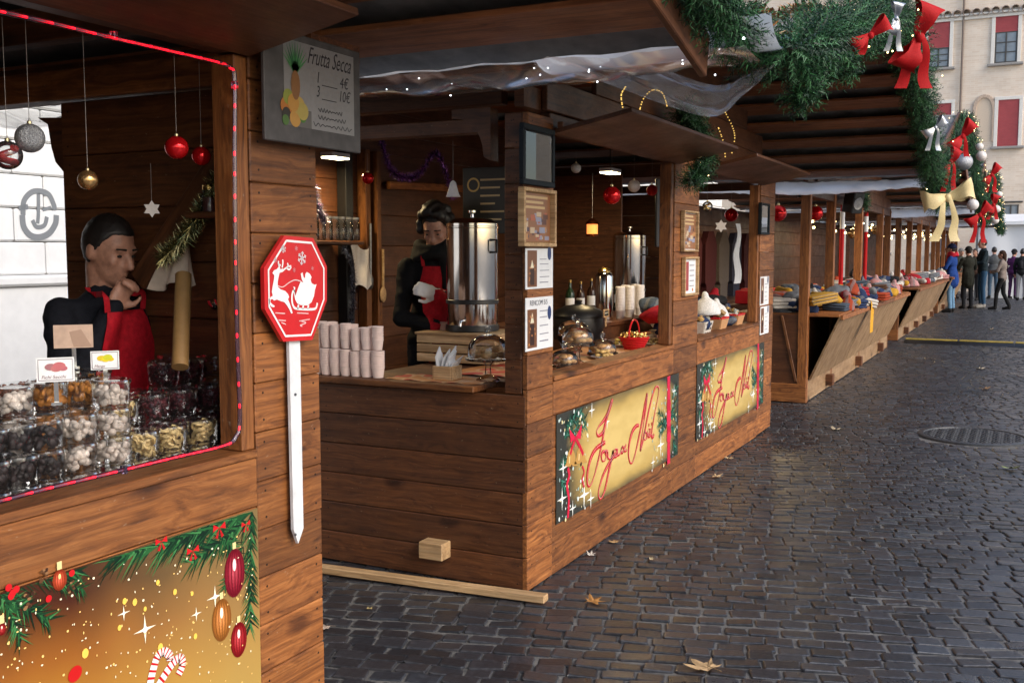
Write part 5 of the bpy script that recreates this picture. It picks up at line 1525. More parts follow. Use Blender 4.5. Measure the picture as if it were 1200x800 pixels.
def cake_stand(p, r, dome_h, label, foot=.11, cake=True):
    T = thing('cake_stand', p, label, 'cake stand')
    m = MB(); m.lathe([(0, 0), (r * .55, 0), (r * .5, .01), (r * .15, .03), (r * .12, foot * .7), (r * .3, foot - .012), (r, foot - .006), (r * 1.03, foot + .006), (r * .98, foot + .002), (0, foot)], p, 26); mk('pedestal', m, GLASS, T, 50)
    m = MB(); rd = r * .9
    m.lathe([(rd, foot + .006)] + [(rd * math.cos(a), foot + .006 + dome_h * (.35 + .65 * math.sin(a))) for a in [R(15 * q) for q in range(0, 6)]] + [(.012, foot + dome_h), (.01, foot + dome_h + .014), (.018, foot + dome_h + .026), (.014, foot + dome_h + .042), (0, foot + dome_h + .046)], p, 26); mk('dome', m, GLASS, T, 50)
    if cake:
        m = MB()
        for k in range(11):
            a = 2.39 * k; q = r * .7 * math.sqrt(k / 11); kk = rnd.uniform(.7, 1.2)
            m.ball(p + V((q * math.cos(a), q * math.sin(a), foot + .022 + (.025 if k < 4 else 0))), r * .24, 9, 6, (.6 * kk, .33 * kk, .13 * kk), 0, (1.15, .9, .6))
        mk('pastries', m, FOOD, T, 60, kind='stuff')
p = ony(572, 436, 4.66); p.z = 1.0015
cake_stand(p, .115, .12, 'glass cake stand with dome and pastries beside the napkin box')
# red patterned cloth on the counters
mt, t, b = newmat('red_check_tablecloth'); co = coord(t, False)
ck = node(t, 'ShaderNodeTexVoronoi'); ck.inputs['Scale'].default_value = 7.0; t.links.new(co, ck.inputs['Vector'])
t.links.new(ramp(t, ck.outputs['Distance'], [(0.2, (.5, .03, .02)), (.42, (.5, .05, .02)), (.45, (.62, .42, .25)), (.6, (.5, .2, .06))]), b.inputs['Base Color']); b.inputs['Roughness'].default_value = .5
RCLOTH = mt
def tablecloth(x0, x1, y0_, y1_, z, label):
    rows = [[V((x0 + (x1 - x0) * k / 14, y0_ + (y1_ - y0_) * i / 20, z + .002 + .0025 * math.sin(k * 1.9 + i * .8))) for k in range(15)] for i in range(21)]
    m = MB(); m.grid(rows); return mk('tablecloth', m, RCLOTH, None, 60, label, 'tablecloth')
tablecloth(-2.98, -2.44, 4.485, 4.725, 1.0005, 'narrow end of red patterned cloth on the side counter')
tablecloth(-2.8, -2.23, yA + .05, yB - .1, 1.0045, 'red and cream patterned cloth under the glass cake stands')
tablecloth(-2.8, -2.23, yC + .05, yD - .1, 1.0045, 'red patterned cloth under the baskets next to the end pier')
# urns
p = V((-2.98, 5.42, 1.0))
cr = thing('wooden_crate', p, 'wooden crate under the big steel urn', 'crate')
for k in range(3):
    for s_ in (-1, 1): m = MB(); m.box(p + V((0, s_ * .2, .035 + k * .055)), (.52, .014, .048), bev=.003); mk('slat', m, RAW, cr)
    for s_ in (-1, 1): m = MB(); m.box(p + V((s_ * .254, 0, .035 + k * .055)), (.014, .385, .048), bev=.003); mk('slat', m, RAW, cr)
m = MB(); m.box(p + V((0, 0, .176)), (.54, .43, .015), bev=.003); mk('top_board', m, RAW, cr)
part('counter', T2, [((-3.0, 5.35, 0.982), (0.4, 1.25, 0.03))], WOODD)
def urn(p, r, h, label, band=True):
    T = thing('drink_urn', p, label, 'urn')
    m = MB(); m.lathe([(0, .012), (r * .96, .012), (r, .03), (r, h * .9), (r * 1.02, h * .905), (r * 1.02, h * .915), (r, h * .92)], p, 36); mk('body', m, STEEL, T, 30)
    m = MB(); m.lathe([(r * 1.0, h * .92), (r * 1.0, h * .945), (r * .9, h * .965), (r * .75, h * .985), (r * .2, h), (0, h)], p, 36); m.lathe([(.012, h), (.01, h + .02), (.024, h + .028), (.024, h + .04), (0, h + .042)], p, 14); mk('lid', m, STEEL, T, 30)
    if band:
        m = MB(); m.lathe([(r * 1.004, h * .24), (r * 1.03, h * .245), (r * 1.03, h * .275), (r * 1.004, h * .28)], p, 36); m.lathe([(r * .98, 0), (r * 1.05, .003), (r * 1.05, .035), (r * .98, .04)], p, 36); mk('black_band', m, BLACKP, T, 30)
    for s_ in (-1, 1):
        m = MB(); q = p + V((s_ * r * .9, -s_ * r * .3, h * .8)); m.tube([q, q + V((s_ * .05, 0, 0)), q + V((s_ * .05, 0, -.07)), q + V((0, 0, -.07))], .008, 8); mk('handle', m, BLACKP, T, 60)
    m = MB(); q = p + V((r * .2, -r * .98, h * .1)); m.tube([q, q + V((.0, -.05, 0)), q + V((0, -.055, -.03))], .009, 8); mk('tap', m, STEEL, T, 60)
urn(V((-2.98, 5.42, 1.186)), .152, .665, 'tall polished steel urn with black band on the wooden crate')
BT = part('back_bench', T2, [((-3.25, 8.0, 1.10), (.75, 2.6, .03)), ((-3.25, 8.0, .58), (.7, 2.5, 1.0))], WOODD)
p = onx(737, 330, -3.3); p.z = 1.117; urn(p, .15, .72, 'steel urn behind the tall stacks of white cups')
p = onx(708, 330, -3.02); p.z = 1.117
T = thing('vacuum_flask', p, 'slim steel flask with brass collar beside the white cup stacks', 'flask')
m = MB(); m.lathe([(0, 0), (.066, 0), (.07, .01), (.07, .34), (.062, .36), (.05, .37)], p, 24); mk('body', m, STEEL, T, 30)
m = MB(); m.lathe([(.05, .37), (.052, .385), (.03, .41), (0, .415)], p, 24); mk('collar', m, GOLDM, T, 40)
for k, px in enumerate((727, 738, 750, 733, 745)):
    p = onx(px, 340, -2.95 - (.08 if k > 2 else 0)); p.z = 1.117
    T = thing('cup_stack', p, 'tall stack of clear white cups on the rear bench', 'cup stack', 'white cup stacks on the rear bench')
    m = MB(); pr = [(0, 0), (.032, 0), (.036, .06)]
    for q in range(16): pr += [(.037, .062 + q * .012), (.0395, .064 + q * .012), (.0395, .069 + q * .012), (.037, .071 + q * .012)]
    pr += [(.034, .258), (.028, .22), (0, .22)]; m.lathe(pr, p, 16); mk('cups', m, WHITB, T, 30)
# black covered pot
p = onx(678, 370, -2.86); p.z = 1.0015
T = thing('black_cauldron', p, 'big black lidded pot behind the glass cake stands', 'pot')
m = MB(); m.lathe([(0, .01), (.13, .01), (.17, .06), (.185, .13), (.18, .19), (.188, .195), (.188, .205)], p, 30); mk('pot', m, BLACKP, T, 50)
m = MB(); m.lathe([(.186, .206), (.17, .235), (.1, .27), (.03, .282), (.02, .29), (.028, .31), (0, .318)], p, 30); mk('lid', m, BLACKP, T, 50)
# front display
for (px, py, r, dh, lab, ft) in ((661, 432, .085, .08, 'low glass dome over pastries next to the corner pier', .02), (684, 428, .1, .1, 'footed glass cake stand with dome behind the corner pier', .12), (706, 418, .095, .085, 'low glass dome over pastries beside the red basket', .02), (672, 412, .11, .1, 'glass dome with chocolate cake at the back of the counter display', .1)):
    p = onz(px, py, 1.0075); p.x = min(p.x, -2.27 - r * .5); cake_stand(p, r, dh, lab, ft)
p = onz(743, 409, 1.0075)
p.x = min(p.x, -2.33)
T = thing('candy_basket', p, 'red basket with a hoop handle full of gold wrapped sweets', 'basket')
m = MB()
for k in range(7): m.lathe([(.062 + .006 * k, .012 * k), (.068 + .006 * k, .006 + .012 * k), (.062 + .006 * k, .012 + .012 * k)], p, 24)
m.lathe([(0, .003), (.062, .003)], p, 24); mk('bowl', m, REDP, T, 60)
m = MB(); m.tube([p + V((0, .1 * math.cos(a), .085 + .11 * math.sin(a))) for a in [math.pi * q / 14 for q in range(15)]], .006, 6); mk('handle', m, REDP, T, 60)
m = MB()
for k in range(90):
    a = rnd.uniform(0, 6.28); q = .09 * math.sqrt(rnd.random()); m.box(p + V((q * math.cos(a), q * math.sin(a), .085 + .035 * rnd.random() * (1 - q * 8))), (.028, .014, .012), Euler((rnd.random() * 3, rnd.random() * 3, rnd.random() * 3)).to_matrix(), .003)
mk('sweets', m, GOLDM, T, kind='stuff')
def tag_sign(px, py, x, w, h, label, face, z0=None):
    c = onx(px, py, x); T = thing('price_tag', (x, c.y, c.z - h), label, 'price tag')
    m = MB(); m.box(c, (.006, w, h), bev=.002); m2 = mk('panel', m, face, T)
    m = MB()
    for (dy, dz, sy_, sz_) in ((0, h / 2, w + .016, .01), (0, -h / 2, w + .016, .01), (-w / 2, 0, .01, h), (w / 2, 0, .01, h)): m.box(c + V((.002, dy, dz)), (.01, sy_, sz_), bev=.002)
    m.box(c + V((0, 0, -h / 2 - .035)), (.008, .012, .07)); mk('frame', m, RAW, T)
    m = MB(); m.ribbon([c + V((.0045, -w * .35, 0)), c + V((.0045, w * .35, .004))], .004, (1, 0, 0), (.6, .55, .4)); mk('writing', m, PRINT, T)
tag_sign(710, 367, -2.62, .085, .045, 'small framed black price tag beside the red basket', BLACKP)
tag_sign(773, 370, -2.4, .05, .05, 'small yellow price tag at the jamb past the red basket', pm('yellow_card', (.6, .42, .06), .6))
p = onz(765, 401, 1.0075); p.x = min(p.x, -2.3)
T = thing('sweet_bag', p, 'little tied bag of cream sweets beside the red basket', 'bag')
m = MB(); m.lathe([(0, 0), (.03, .002), (.038, .025), (.03, .05), (.01, .065), (.02, .085), (.028, .09)], p, 14); mk('bag', m, LINEN, T, 60)
m = MB(); m.lathe([(.0125, .06), (.0145, .064), (.0125, .068)], p, 12); mk('tie', m, GOLDM, T, 60)
# second bay: baskets
for i, (px, py, col, lab) in enumerate(((822, 393, (.62, .57, .5), 'white box basket with dark dots on the second counter'), (838, 388, (.55, .3, .14), 'wooden basket with red rim on the second counter, nearer the dotted box'), (856, 383, (.55, .3, .14), 'wooden basket with red rim on the second counter, nearer the end pier'))):
    p = onz(px, py, 1.0075); p.x = min(p.x, -2.33)
    T = thing('gift_basket', p, lab, 'basket'); m = MB()
    w0, w1, h = .085, .11, .11
    for (a, c) in (((-1, -1), (1, -1)), ((1, -1), (1, 1)), ((1, 1), (-1, 1)), ((-1, 1), (-1, -1))):
        q = [p + V((a[0] * w0, a[1] * w0, 0)), p + V((c[0] * w0, c[1] * w0, 0)), p + V((c[0] * w1, c[1] * w1, h)), p + V((a[0] * w1, a[1] * w1, h))]
        nn = (q[1] - q[0]).cross(q[2] - q[0]).normalized() * .006; m.prism(q, nn, col)
    mk('sides', m, PAINT, T)
    m = MB()
    if i == 0:
        for u in range(3):
            for v in range(3): disc(m, p + V((w0 + .0095 + (.02 + .035 * v) * .235, -.055 + .055 * u, .02 + .035 * v)), UY, UZ, .016, .009, (.04, .03, .03), 9)
        mk('dots', m, PRINT, T, kind='stuff')
    else:
        for (dx, dy, sx_, sy_) in ((w1, 0, .014, .226), (-w1, 0, .014, .226), (0, w1, .2, .014), (0, -w1, .2, .014)): m.box(p + V((dx, dy, h)), (sx_, sy_, .016), bev=.003)
        mk('rim', m, REDP, T)
    m = MB()
    for k in range(24):
        kk = rnd.uniform(.5, 1.2); m.box(p + V((rnd.uniform(-.08, .08), rnd.uniform(-.08, .08), .1 + .05 * rnd.random())), (.05, .035, .03), Euler((rnd.random(), rnd.random(), rnd.random() * 3)).to_matrix(), .006, rnd.choice([(.5 * kk, .3 * kk, .1 * kk), (.5 * kk, .5 * kk, .45 * kk), (.3 * kk, .02, .02), (.1, .06, .03)]))
    mk('packets', m, PAINT, T, kind='stuff')

# ---- lamps
def lamp(c, w, d, label, power, zt_=None):
    T = thing('lamp', c, label, 'lamp')
    m = MB(); m.box(c + V((0, 0, .02)), (w, d, .03), bev=.004); mk('housing', m, WHITEP, T)
    m = MB(); m.box(c + V((0, 0, .0)), (w * .92, d * .92, .008)); mk('lit_panel', m, LAMPM, T)
    m = MB(); m.tube([c + V((0, 0, .035)), c + V((0, 0, .3))], .004, 6); mk('cord', m, BLACKP, T)
    l = bpy.data.lights.new('lamp_light', 'AREA'); l.shape = 'RECTANGLE'; l.size = w; l.size_y = d; l.energy = power; l.color = (1.0, .74, .38)
    o = bpy.data.objects.new('lamp_light', l); C.objects.link(o); o.parent = T; o.location = (0, 0, -.01)
lamp(onx(715, 203, -2.95), .1, .22, 'lit flat ceiling lamp over the front counter of the drink stall', 5.0)
lamp(V((-4.2, 5.75, 2.27)), .1, .2, 'lit flat lamp near the back wall of the drink stall', 8.0)

# ---- hanging things of the drink stall
def bell(c, r, mat, label):
    T = thing('bell_ornament', (c.x, c.y, c.z - r), label, 'bell'); m = MB()
    m.lathe([(r, -r), (r * .8, -r * .6), (r * .55, r * .3), (r * .4, r * .9), (r * .15, r * 1.15), (0, r * 1.2)], c, 18); mk('bell', m, mat, T, 50)
    m = MB(); m.tube([c + V((0, 0, r * 1.2)), c + V((0, 0, r * 1.2 + .2))], .0008, 4); mk('thread', m, STRING, T)
bell(ony(531, 222, 4.7), .038, WHITB, 'white bell ornament hanging over the big steel urn')
bauble(ony(431, 209, 5.4), .037, REDGL, 'red bauble hanging deep inside the drink stall', 2.25)
bauble(onx(675, 197, -2.6), .032, SILVG, 'silver bauble hanging left of the lit lamp', 2.3)
bauble(onx(717, 229, -2.45), .058, REDGL, 'large glossy red bauble hanging under the lit lamp', 2.3)
bauble(onx(743, 218, -2.45), .042, WHITB, 'cream bauble hanging beside the large red bauble', 2.3)
bauble(onx(764, 223, -2.45), .040, REDV, 'matt red bauble hanging next to the jamb', 2.3)
bauble(onx(829, 242, -2.4), .042, CLRB, 'clear bauble with gold inside in the second opening', 2.3, None, GOLDM)
bauble(onx(857, 252, -2.5), .062, REDGL, 'red bauble in the second opening of the drink stall', 2.3)
starorn(onx(845, 265, -2.4), .055, 'white felt star hanging in the second opening of the drink stall')
# shelf with glasses, tinsel, apron and spoons at the back wall
for k, px in enumerate((368, 376, 384, 392, 400, 408, 416)):
    p = onx(px, 282, XB + .15); p.z = onx(390, 284, XB + .25).z + .014
    T = thing('glass_jar', p, 'small clear glass jar in the row on the rear shelf', 'glass jar', 'jars on the rear shelf'); m = MB()
    m.lathe([(0, .002), (.034, .002), (.036, .01), (.036, .12), (.03, .135), (.033, .15), (.03, .15)], p, 16); mk('glass', m, GLASS, T, 50)
    m = MB(); m.lathe([(.034, .15), (.034, .165), (0, .167)], p, 16); mk('lid', m, DSTEEL, T, 40)
tinsel([onx(366, 215, XB + .2), onx(372, 240, XB + .2), onx(380, 258, XB + .25)], .06, 1400, [(.2, .2, .3), (.4, .4, .5), (.1, .05, .15)], 'silver violet tinsel on the rear shelf')
tinsel([onx(403, 290, XB + .25), onx(412, 310, XB + .2), onx(414, 345, XB + .2), onx(411, 375, XB + .2)], .05, 1700, [(.15, .15, .2), (.4, .4, .45), (.06, .05, .08)], 'silver tinsel hanging below the rear shelf')
tinsel([ony(447, 165, 5.2), ony(456, 195, 5.2), ony(470, 207, 5.2), ony(490, 205, 5.3), ony(512, 180, 5.2), ony(530, 230, 5.2)], .045, 2200, [(.14, .03, .2), (.3, .1, .4), (.05, .02, .08)], 'violet tinsel looped over the opening of the drink stall')
q = onx(421, 310, XB + .12)
rows = []
for i in range(13):
    v = i / 12; rows.append([V((XB + .13 + .015 * math.sin(u * 9 + v * 3), 0, 0)) + V((0, onx(410 + 21 * u + 4 * v, 300, XB + .12).y, onx(420, 288 + (52 - 6 * u) * v, XB + .12).z + (.03 * math.sin(u * 6.3)))) for u in [k / 10 for k in range(11)]])
m = MB(); m.grid(rows); mk('oven_glove', m, WHITB, None, 60, 'pale oven glove hanging below the rear shelf', 'glove')
for k, (px, a, c) in enumerate(((434, 262, 330), (449, 292, 345))):
    A = onx(px, a, XB + .1); B = onx(px, c, XB + .1)
    T = thing('wooden_spoon', B, ['long dark ladle hanging on the back wall stud', 'long pale wooden spoon hanging on the back wall stud'][k], 'spoon')
    m = MB(); m.tube([A, B], .011, 8); mk('handle', m, [DSTEEL, RAW][k], T, 60); m = MB(); m.ball(B, .04, 12, 8, None, 0, (.35, 1, 1.5)); mk('bowl', m, [DSTEEL, RAW][k], T, 60)
a = ony(572, 235, 5.9)
T = thing('chalkboard', (a.x, a.y, a.z - .2), 'black menu chalkboard behind the big steel urn', 'chalkboard')
m = MB(); m.box(a, (.36, .02, .42), bev=.004); mk('board', m, BLACKP, T)
m = MB()
for k in range(6): m.ribbon([a + V((-.05, -.012, .13 - .05 * k)), a + V((rnd.uniform(.05, .14), -.012, .13 - .05 * k))], .006, (0, -1, 0), (.45, .35, .2))
m.ribbon([a + V((-.1 + .04 * math.cos(q), -.012, .1 + .04 * math.sin(q))) for q in [2 * math.pi * z / 16 for z in range(17)]], .006, (0, -1, 0), (.5, .36, .12)); mk('chalk_writing', m, PRINT, T)
# hanging white cloth beyond the second opening
rows = [[V((-2.75 + .012 * math.sin(u * 11 + v * 5), onx(861 + 6 * u + 2 * math.sin(v * 9), 300, -2.75).y, onx(864, 262 + 70 * v, -2.75).z)) for u in [k / 8 for k in range(9)]] for v in [k / 14 for k in range(15)]]
m = MB(); m.grid(rows); mk('hanging_scarf', m, PAPER, None, 60, 'white scarf hanging in the far opening of the drink stall', 'scarf')

# bottles, jars and plates that fill the drink stall
def bottle(p, h, col, label, grp):
    T = thing('bottle', p, label, 'bottle', grp); r = h * .13
    m = MB(); m.lathe([(0, .003), (r * .9, .003), (r, .012), (r, h * .58), (r * .75, h * .68), (r * .34, h * .76), (r * .32, h * .93)], p, 16); mk('glass', m, MATS.get('bt' + label[:5]) or pm('bt' + label[:5], col, .08, 0, .1), T, 50)
    m = MB(); m.lathe([(r * 1.01, h * .2), (r * 1.015, h * .205), (r * 1.015, h * .47), (r * 1.01, h * .475)], p, 16); mk('label_band', m, PAPER, T, 50)
    m = MB(); m.lathe([(r * .36, h * .91), (r * .38, h * .99), (0, h)], p, 12); mk('cork', m, GOLDM, T, 50)
for k in range(9):
    p = onx(668 + 12.5 * k, 330, -3.52); p.z = 1.117
    bottle(p, rnd.uniform(.27, .34), (.03, .012, .006) if k % 3 else (.012, .03, .012), 'brown bottle in the row at the back of the rear bench' if k % 3 else 'green bottle in the row at the back of the rear bench', 'bottles on the rear bench')
for k, (px, dy) in enumerate(((596, .35), (603, .5), (610, .65), (600, .8))):
    p = V((-2.45 - .07 * k, 4.75 + dy, 1.0015)); bottle(p, .27, (.2, .04, .008), 'amber bottle beside the big steel urn', 'amber bottles beside the urn')
def pastry_plate(px, py, r, col, label):
    p = onz(px, py, 1.0085); p.x = min(p.x, -2.24 - r)
    T = thing('pastry_plate', p, label, 'plate'); m = MB(); m.lathe([(0, .004), (r * .6, .0), (r, .014), (r * 1.0, .017), (r * .6, .006), (0, .007)], p, 22); mk('plate', m, WHITEP, T, 60)
    m = MB()
    for k in range(12):
        a = 2.4 * k; q = r * .72 * math.sqrt(k / 12); kk = rnd.uniform(.75, 1.2); m.ball(p + V((q * math.cos(a), q * math.sin(a), .024 + (.02 if k < 5 else 0))), r * .2, 9, 6, tuple(c_ * kk for c_ in col), 0, (1.2, .9, .7), Matrix.Rotation(a, 3, 'Z'))
    mk('pastries', m, FOOD, T, 60, kind='stuff')
pastry_plate(722, 421, .075, (.62, .4, .14), 'white plate of golden biscuits at the counter edge by the red basket')
pastry_plate(697, 431, .07, (.25, .1, .04), 'white plate of chocolate biscuits at the counter edge')
pastry_plate(768, 405, .07, (.6, .45, .2), 'white plate of pale biscuits by the jamb')
pastry_plate(728, 406, .07, (.66, .5, .12), 'white plate of yellow sweets behind the red basket')
for k, (x, y, xx) in enumerate(((694, 277, -3.3), (771, 276, -3.3))):
    c = onx(x, y, xx); T = thing('copper_lantern', c, ['small lit copper lantern hanging left of the rear urn', 'small lit copper lantern hanging right of the rear urn'][k], 'lantern')
    m = MB(); m.lathe([(.0, .0), (.05, .0), (.055, .012), (.05, .02)], c, 12); m.lathe([(.06, .1), (.045, .125), (.012, .15), (0, .152)], c, 12); mk('cap', m, pm('copper%d' % k, (.6, .2, .08), .25, 1.0), T, 40)
    m = MB(); m.lathe([(.046, .02), (.046, .1)], c, 12); mk('glass', m, glow('lantern_glow%d' % k, (1.0, .28, .06), .9), T, 60)  # emission added to stand in for an orange reflected highlight
    m = MB(); m.tube([c + V((0, 0, .15)), V((c.x, c.y, 2.3))], .002, 5); mk('chain', m, DSTEEL, T)
m = MB(); m.box(onx(776, 250, -2.5), (.02, .28, .5), bev=.006); T = mk('menu_screen', m, BLACKP, None, None, 'dark upright screen hanging beside the jamb of the first bay', 'screen')

# ================================================================== PEOPLE
def remesh(mb, voxel, it=4):
    me = bpy.data.meshes.new('tmp'); me.from_pydata([tuple(v) for v in mb.v], [], mb.f)
    o = bpy.data.objects.new('tmp', me); C.objects.link(o)
    r = o.modifiers.new('r', 'REMESH'); r.mode = 'VOXEL'; r.voxel_size = voxel
    s_ = o.modifiers.new('s', 'SMOOTH'); s_.iterations = it; s_.factor = 0.5
    dg = bpy.context.evaluated_depsgraph_get()
    e = bpy.data.meshes.new_from_object(o.evaluated_get(dg))
    out = MB(); out.v = [v.co.copy() for v in e.vertices]; out.f = [list(p.vertices) for p in e.polygons]
    out.c = [None] * len(out.f); out.m = [0] * len(out.f)
    bpy.data.objects.remove(o); bpy.data.meshes.remove(me); bpy.data.meshes.remove(e)
    return out
_cm = {}
def cmat(rgb, rough=0.85):
    k = tuple(round(c, 3) for c in rgb)
    if k not in _cm: _cm[k] = pm('fabric_%d' % len(_cm), rgb, rough, 0, 0.25, 60, 0.25, spec=0.2)
    return _cm[k]
def person(label, base, yaw, s, pose, cols, voxel=0.016, hat=None, beard=False, long_hair=False, apron=None, scarf=None, glove=None, bag=None, group=None, long_coat=0.0, curly=False):
    base = V(base); F = V((math.cos(yaw), math.sin(yaw), 0)); Lf = V((-math.sin(yaw), math.cos(yaw), 0)); Z = V((0, 0, 1))
    def W(f, l, u): return base + (F * f + Lf * l + Z * u) * s
    J = dict(head=(.035, 0, 1.615), neck=(-.01, 0, 1.47), chest=(0, 0, 1.29), waist=(.005, 0, 1.07), pelvis=(0, 0, .95))
    for sd, sn in (('l', 1), ('r', -1)):
        J['sh_' + sd] = (-.005, .172 * sn, 1.40); J['el_' + sd] = (-.02, .235 * sn, 1.13); J['wr_' + sd] = (.08, .225 * sn, .90)
        J['hip_' + sd] = (0, .088 * sn, .92); J['kn_' + sd] = (.02, .1 * sn, .50); J['an_' + sd] = (-.015, .105 * sn, .085); J['toe_' + sd] = (.15, .125 * sn, .035)
    hy, ht = pose.get('head', (0, 0))
    J.update({k: v for k, v in pose.items() if k != 'head' and isinstance(v, tuple)})
    P = {k: W(*v) for k, v in J.items()}
    T = thing('person', base, label, 'person', group)
    # head frame
    HF = (F * math.cos(hy) + Lf * math.sin(hy)); HF = (HF * math.cos(ht) - Z * math.sin(ht)).normalized()
    HL = Z.cross(HF).normalized(); HU = HF.cross(HL)
    H = P['head']
    def Hd(f, l, u): return H + (HF * f + HL * l + HU * u) * s
    HM = Matrix((HF, HL, HU)).transposed()
    m = MB()
    def el(c, r, mm=m): mm.ball(c, s, 16, 10, None, 0, r, HM)
    el(Hd(-.008, 0, .02), (.098, .076, .105)); el(Hd(.028, 0, -.045), (.066, .057, .078)); el(Hd(.072, 0, -.098), (.024, .026, .02))
    m.cap(Hd(.086, 0, .015), Hd(.113, 0, -.028), .011 * s, .0155 * s); el(Hd(.1, 0, -.033), (.016, .019, .011))
    m.cap(Hd(.079, -.036, .026), Hd(.079, .036, .026), .013 * s, .013 * s); el(Hd(.086, 0, -.064), (.012, .024, .013))
    for sn in (-1, 1): el(Hd(-.012, .077 * sn, -.008), (.021, .011, .034)); el(Hd(.062, .04 * sn, -.022), (.022, .02, .022))
    m.cap(Hd(-.025, 0, -.06), P['neck'], .056 * s, .062 * s)
    # trunk and limbs under the clothes
    BM = Matrix((F, Lf, Z)).transposed()
    def tr(mm, c, r): mm.ball(c, s, 18, 12, None, 0, r, BM)
    tr(m, P['chest'], (.095, .15, .19)); tr(m, P['waist'], (.09, .135, .16)); tr(m, P['pelvis'], (.1, .15, .12))
    for sd in 'lr':
        m.cap(P['sh_' + sd], P['el_' + sd], .045 * s, .036 * s); m.cap(P['el_' + sd], P['wr_' + sd], .035 * s, .026 * s)
        m.cap(P['hip_' + sd], P['kn_' + sd], .07 * s, .048 * s); m.cap(P['kn_' + sd], P['an_' + sd], .046 * s, .032 * s); m.cap(P['an_' + sd], P['toe_' + sd], .034 * s, .028 * s)
        hand(m, P, sd, s, pose.get('curl_' + sd, .5), F, Z)
    b_ = mk('body', remesh(m, voxel if voxel < .014 else .013, 2), SKIN, T, 80)
    for sn in (-1, 1):
        e = MB(); e.ball(Hd(.083, .033 * sn, .004), .0075 * s, 10, 6, None, 0, (1, 1.3, .7)); mk('eye', e, HAIRM, b_, 80)
    # hair
    hm = MB(); hm.ball(Hd(-.012, 0, .024), s, 56, 40, None, 0, (.1025, .0815, .1085), HM)
    for v in hm.v:
        q = v - H; c = v.copy()
        ff, uu = q.dot(HF) / s, q.dot(HU) / s
        lo = -.16 if long_hair else -.06
        tt = min(1.0, max(0.0, (ff + .035) / .10)); tt = tt * tt * (3 - 2 * tt)
        lim = lo + (.078 - lo) * tt + .006 * noise.noise(c * 60)
        kx = min(1.0, max(0.0, (lim + .006 - uu) / .016))
        v += (Hd(-.012, 0, .024) - v) * .2 * kx * kx * (3 - 2 * kx)
        v += q.normalized() * .004 * noise.noise(c * 110)
    mk('hair', hm, cols.get('hair', HAIRM), T, 80)
    for sn in (-1, 1):
        e = MB(); e.cap(Hd(.091, .018 * sn, .03), Hd(.082, .052 * sn, .03), .0042 * s, .0032 * s, 6); mk('eyebrow', e, HAIRM, b_, 80)
    if long_hair:
        lh = MB(); lh.cap(Hd(-.06, 0, 0), Hd(-.075, 0, -.16), .075 * s, .06 * s); mk('long_hair', lh, cols.get('hair', HAIRM), T, 80)
    if curly:
        ch_ = MB(); crn = random.Random(4)
        for _ in range(110):
            a, e_ = crn.uniform(0, 6.28), crn.uniform(-.35, 1.5)
            f_, l_, u_ = math.cos(e_) * math.cos(a), math.cos(e_) * math.sin(a), math.sin(e_)
            if f_ > .35 and u_ < .55: continue
            ch_.ball(Hd(-.015 + .11 * f_, .095 * l_, .035 + .12 * u_), crn.uniform(.02, .034) * s, 9, 6)
        mk('curls', remesh(ch_, .009, 1), HAIRM, T, 80)
    if beard:
        bm = MB(); bm.ball(Hd(.036, 0, -.062), s, 16, 10, None, 0, (.066, .06, .062), HM); mk('beard', bm, HAIRM, T, 80)
    # clothes
    m = MB()
    tr(m, P['chest'] + Z * .0, (.120, .172, .20)); tr(m, P['waist'], (.115, .16, .19)); tr(m, P['pelvis'], (.122, .175, .14 + long_coat * .3))
    m.cap(P['sh_l'] - Z * .01, P['sh_r'] - Z * .01, .056 * s, .056 * s); m.cap(P['chest'] + Z * .1 * s, P['neck'] + Z * .0, .1 * s, .068 * s)
    if long_coat: m.cap(P['pelvis'], P['pelvis'] - Z * .34 * s * long_coat, .165 * s, .18 * s)
    for sd in 'lr': m.cap(P['sh_' + sd], P['el_' + sd], .056 * s, .051 * s); m.cap(P['el_' + sd], P['wr_' + sd], .050 * s, .040 * s)
    jk = mk('jacket', remesh(m, voxel, 5), cmat(cols['jacket']), T, 80)
    wrinkle(jk, .008)
    m = MB(); tr(m, P['pelvis'], (.112, .162, .11))
    for sd in 'lr': m.cap(P['hip_' + sd], P['kn_' + sd], .088 * s, .064 * s); m.cap(P['kn_' + sd], P['an_' + sd] + Z * .02, .063 * s, .052 * s)
    tq = mk('trousers', remesh(m, voxel, 3), cmat(cols['trousers']), T, 80); wrinkle(tq, .005)
    for sd in 'lr':
        m = MB(); m.cap(P['an_' + sd] - Z * .02 * s, P['toe_' + sd], .05 * s, .043 * s); m.cap(P['an_' + sd] + Z * .03 * s, P['an_' + sd] - Z * .03 * s, .05 * s, .05 * s)
        for v in m.v: v.z = max(v.z, base.z + .004)
        mk('shoe', m, cmat(cols.get('shoes', (.015, .014, .014))), T, 60)
    if hat:
        m = MB(); m.ball(Hd(-.012, 0, .05), s, 24, 14, None, 0, (.114, .096, .105), HM)
        kp = [f for f in m.f if (sum((m.v[i] for i in f), V((0, 0, 0))) / len(f) - H).dot(HU) / s > .042]
        m.f = kp; m.c = [None] * len(kp); m.m = [0] * len(kp)
        ring = [Hd(-.012 + .114 * math.cos(a), .096 * math.sin(a), .045) for a in [2 * math.pi * k / 20 for k in range(21)]]
        m.tube(ring, .013 * s, 6); mk('hat', m, cmat(hat), T, 70)
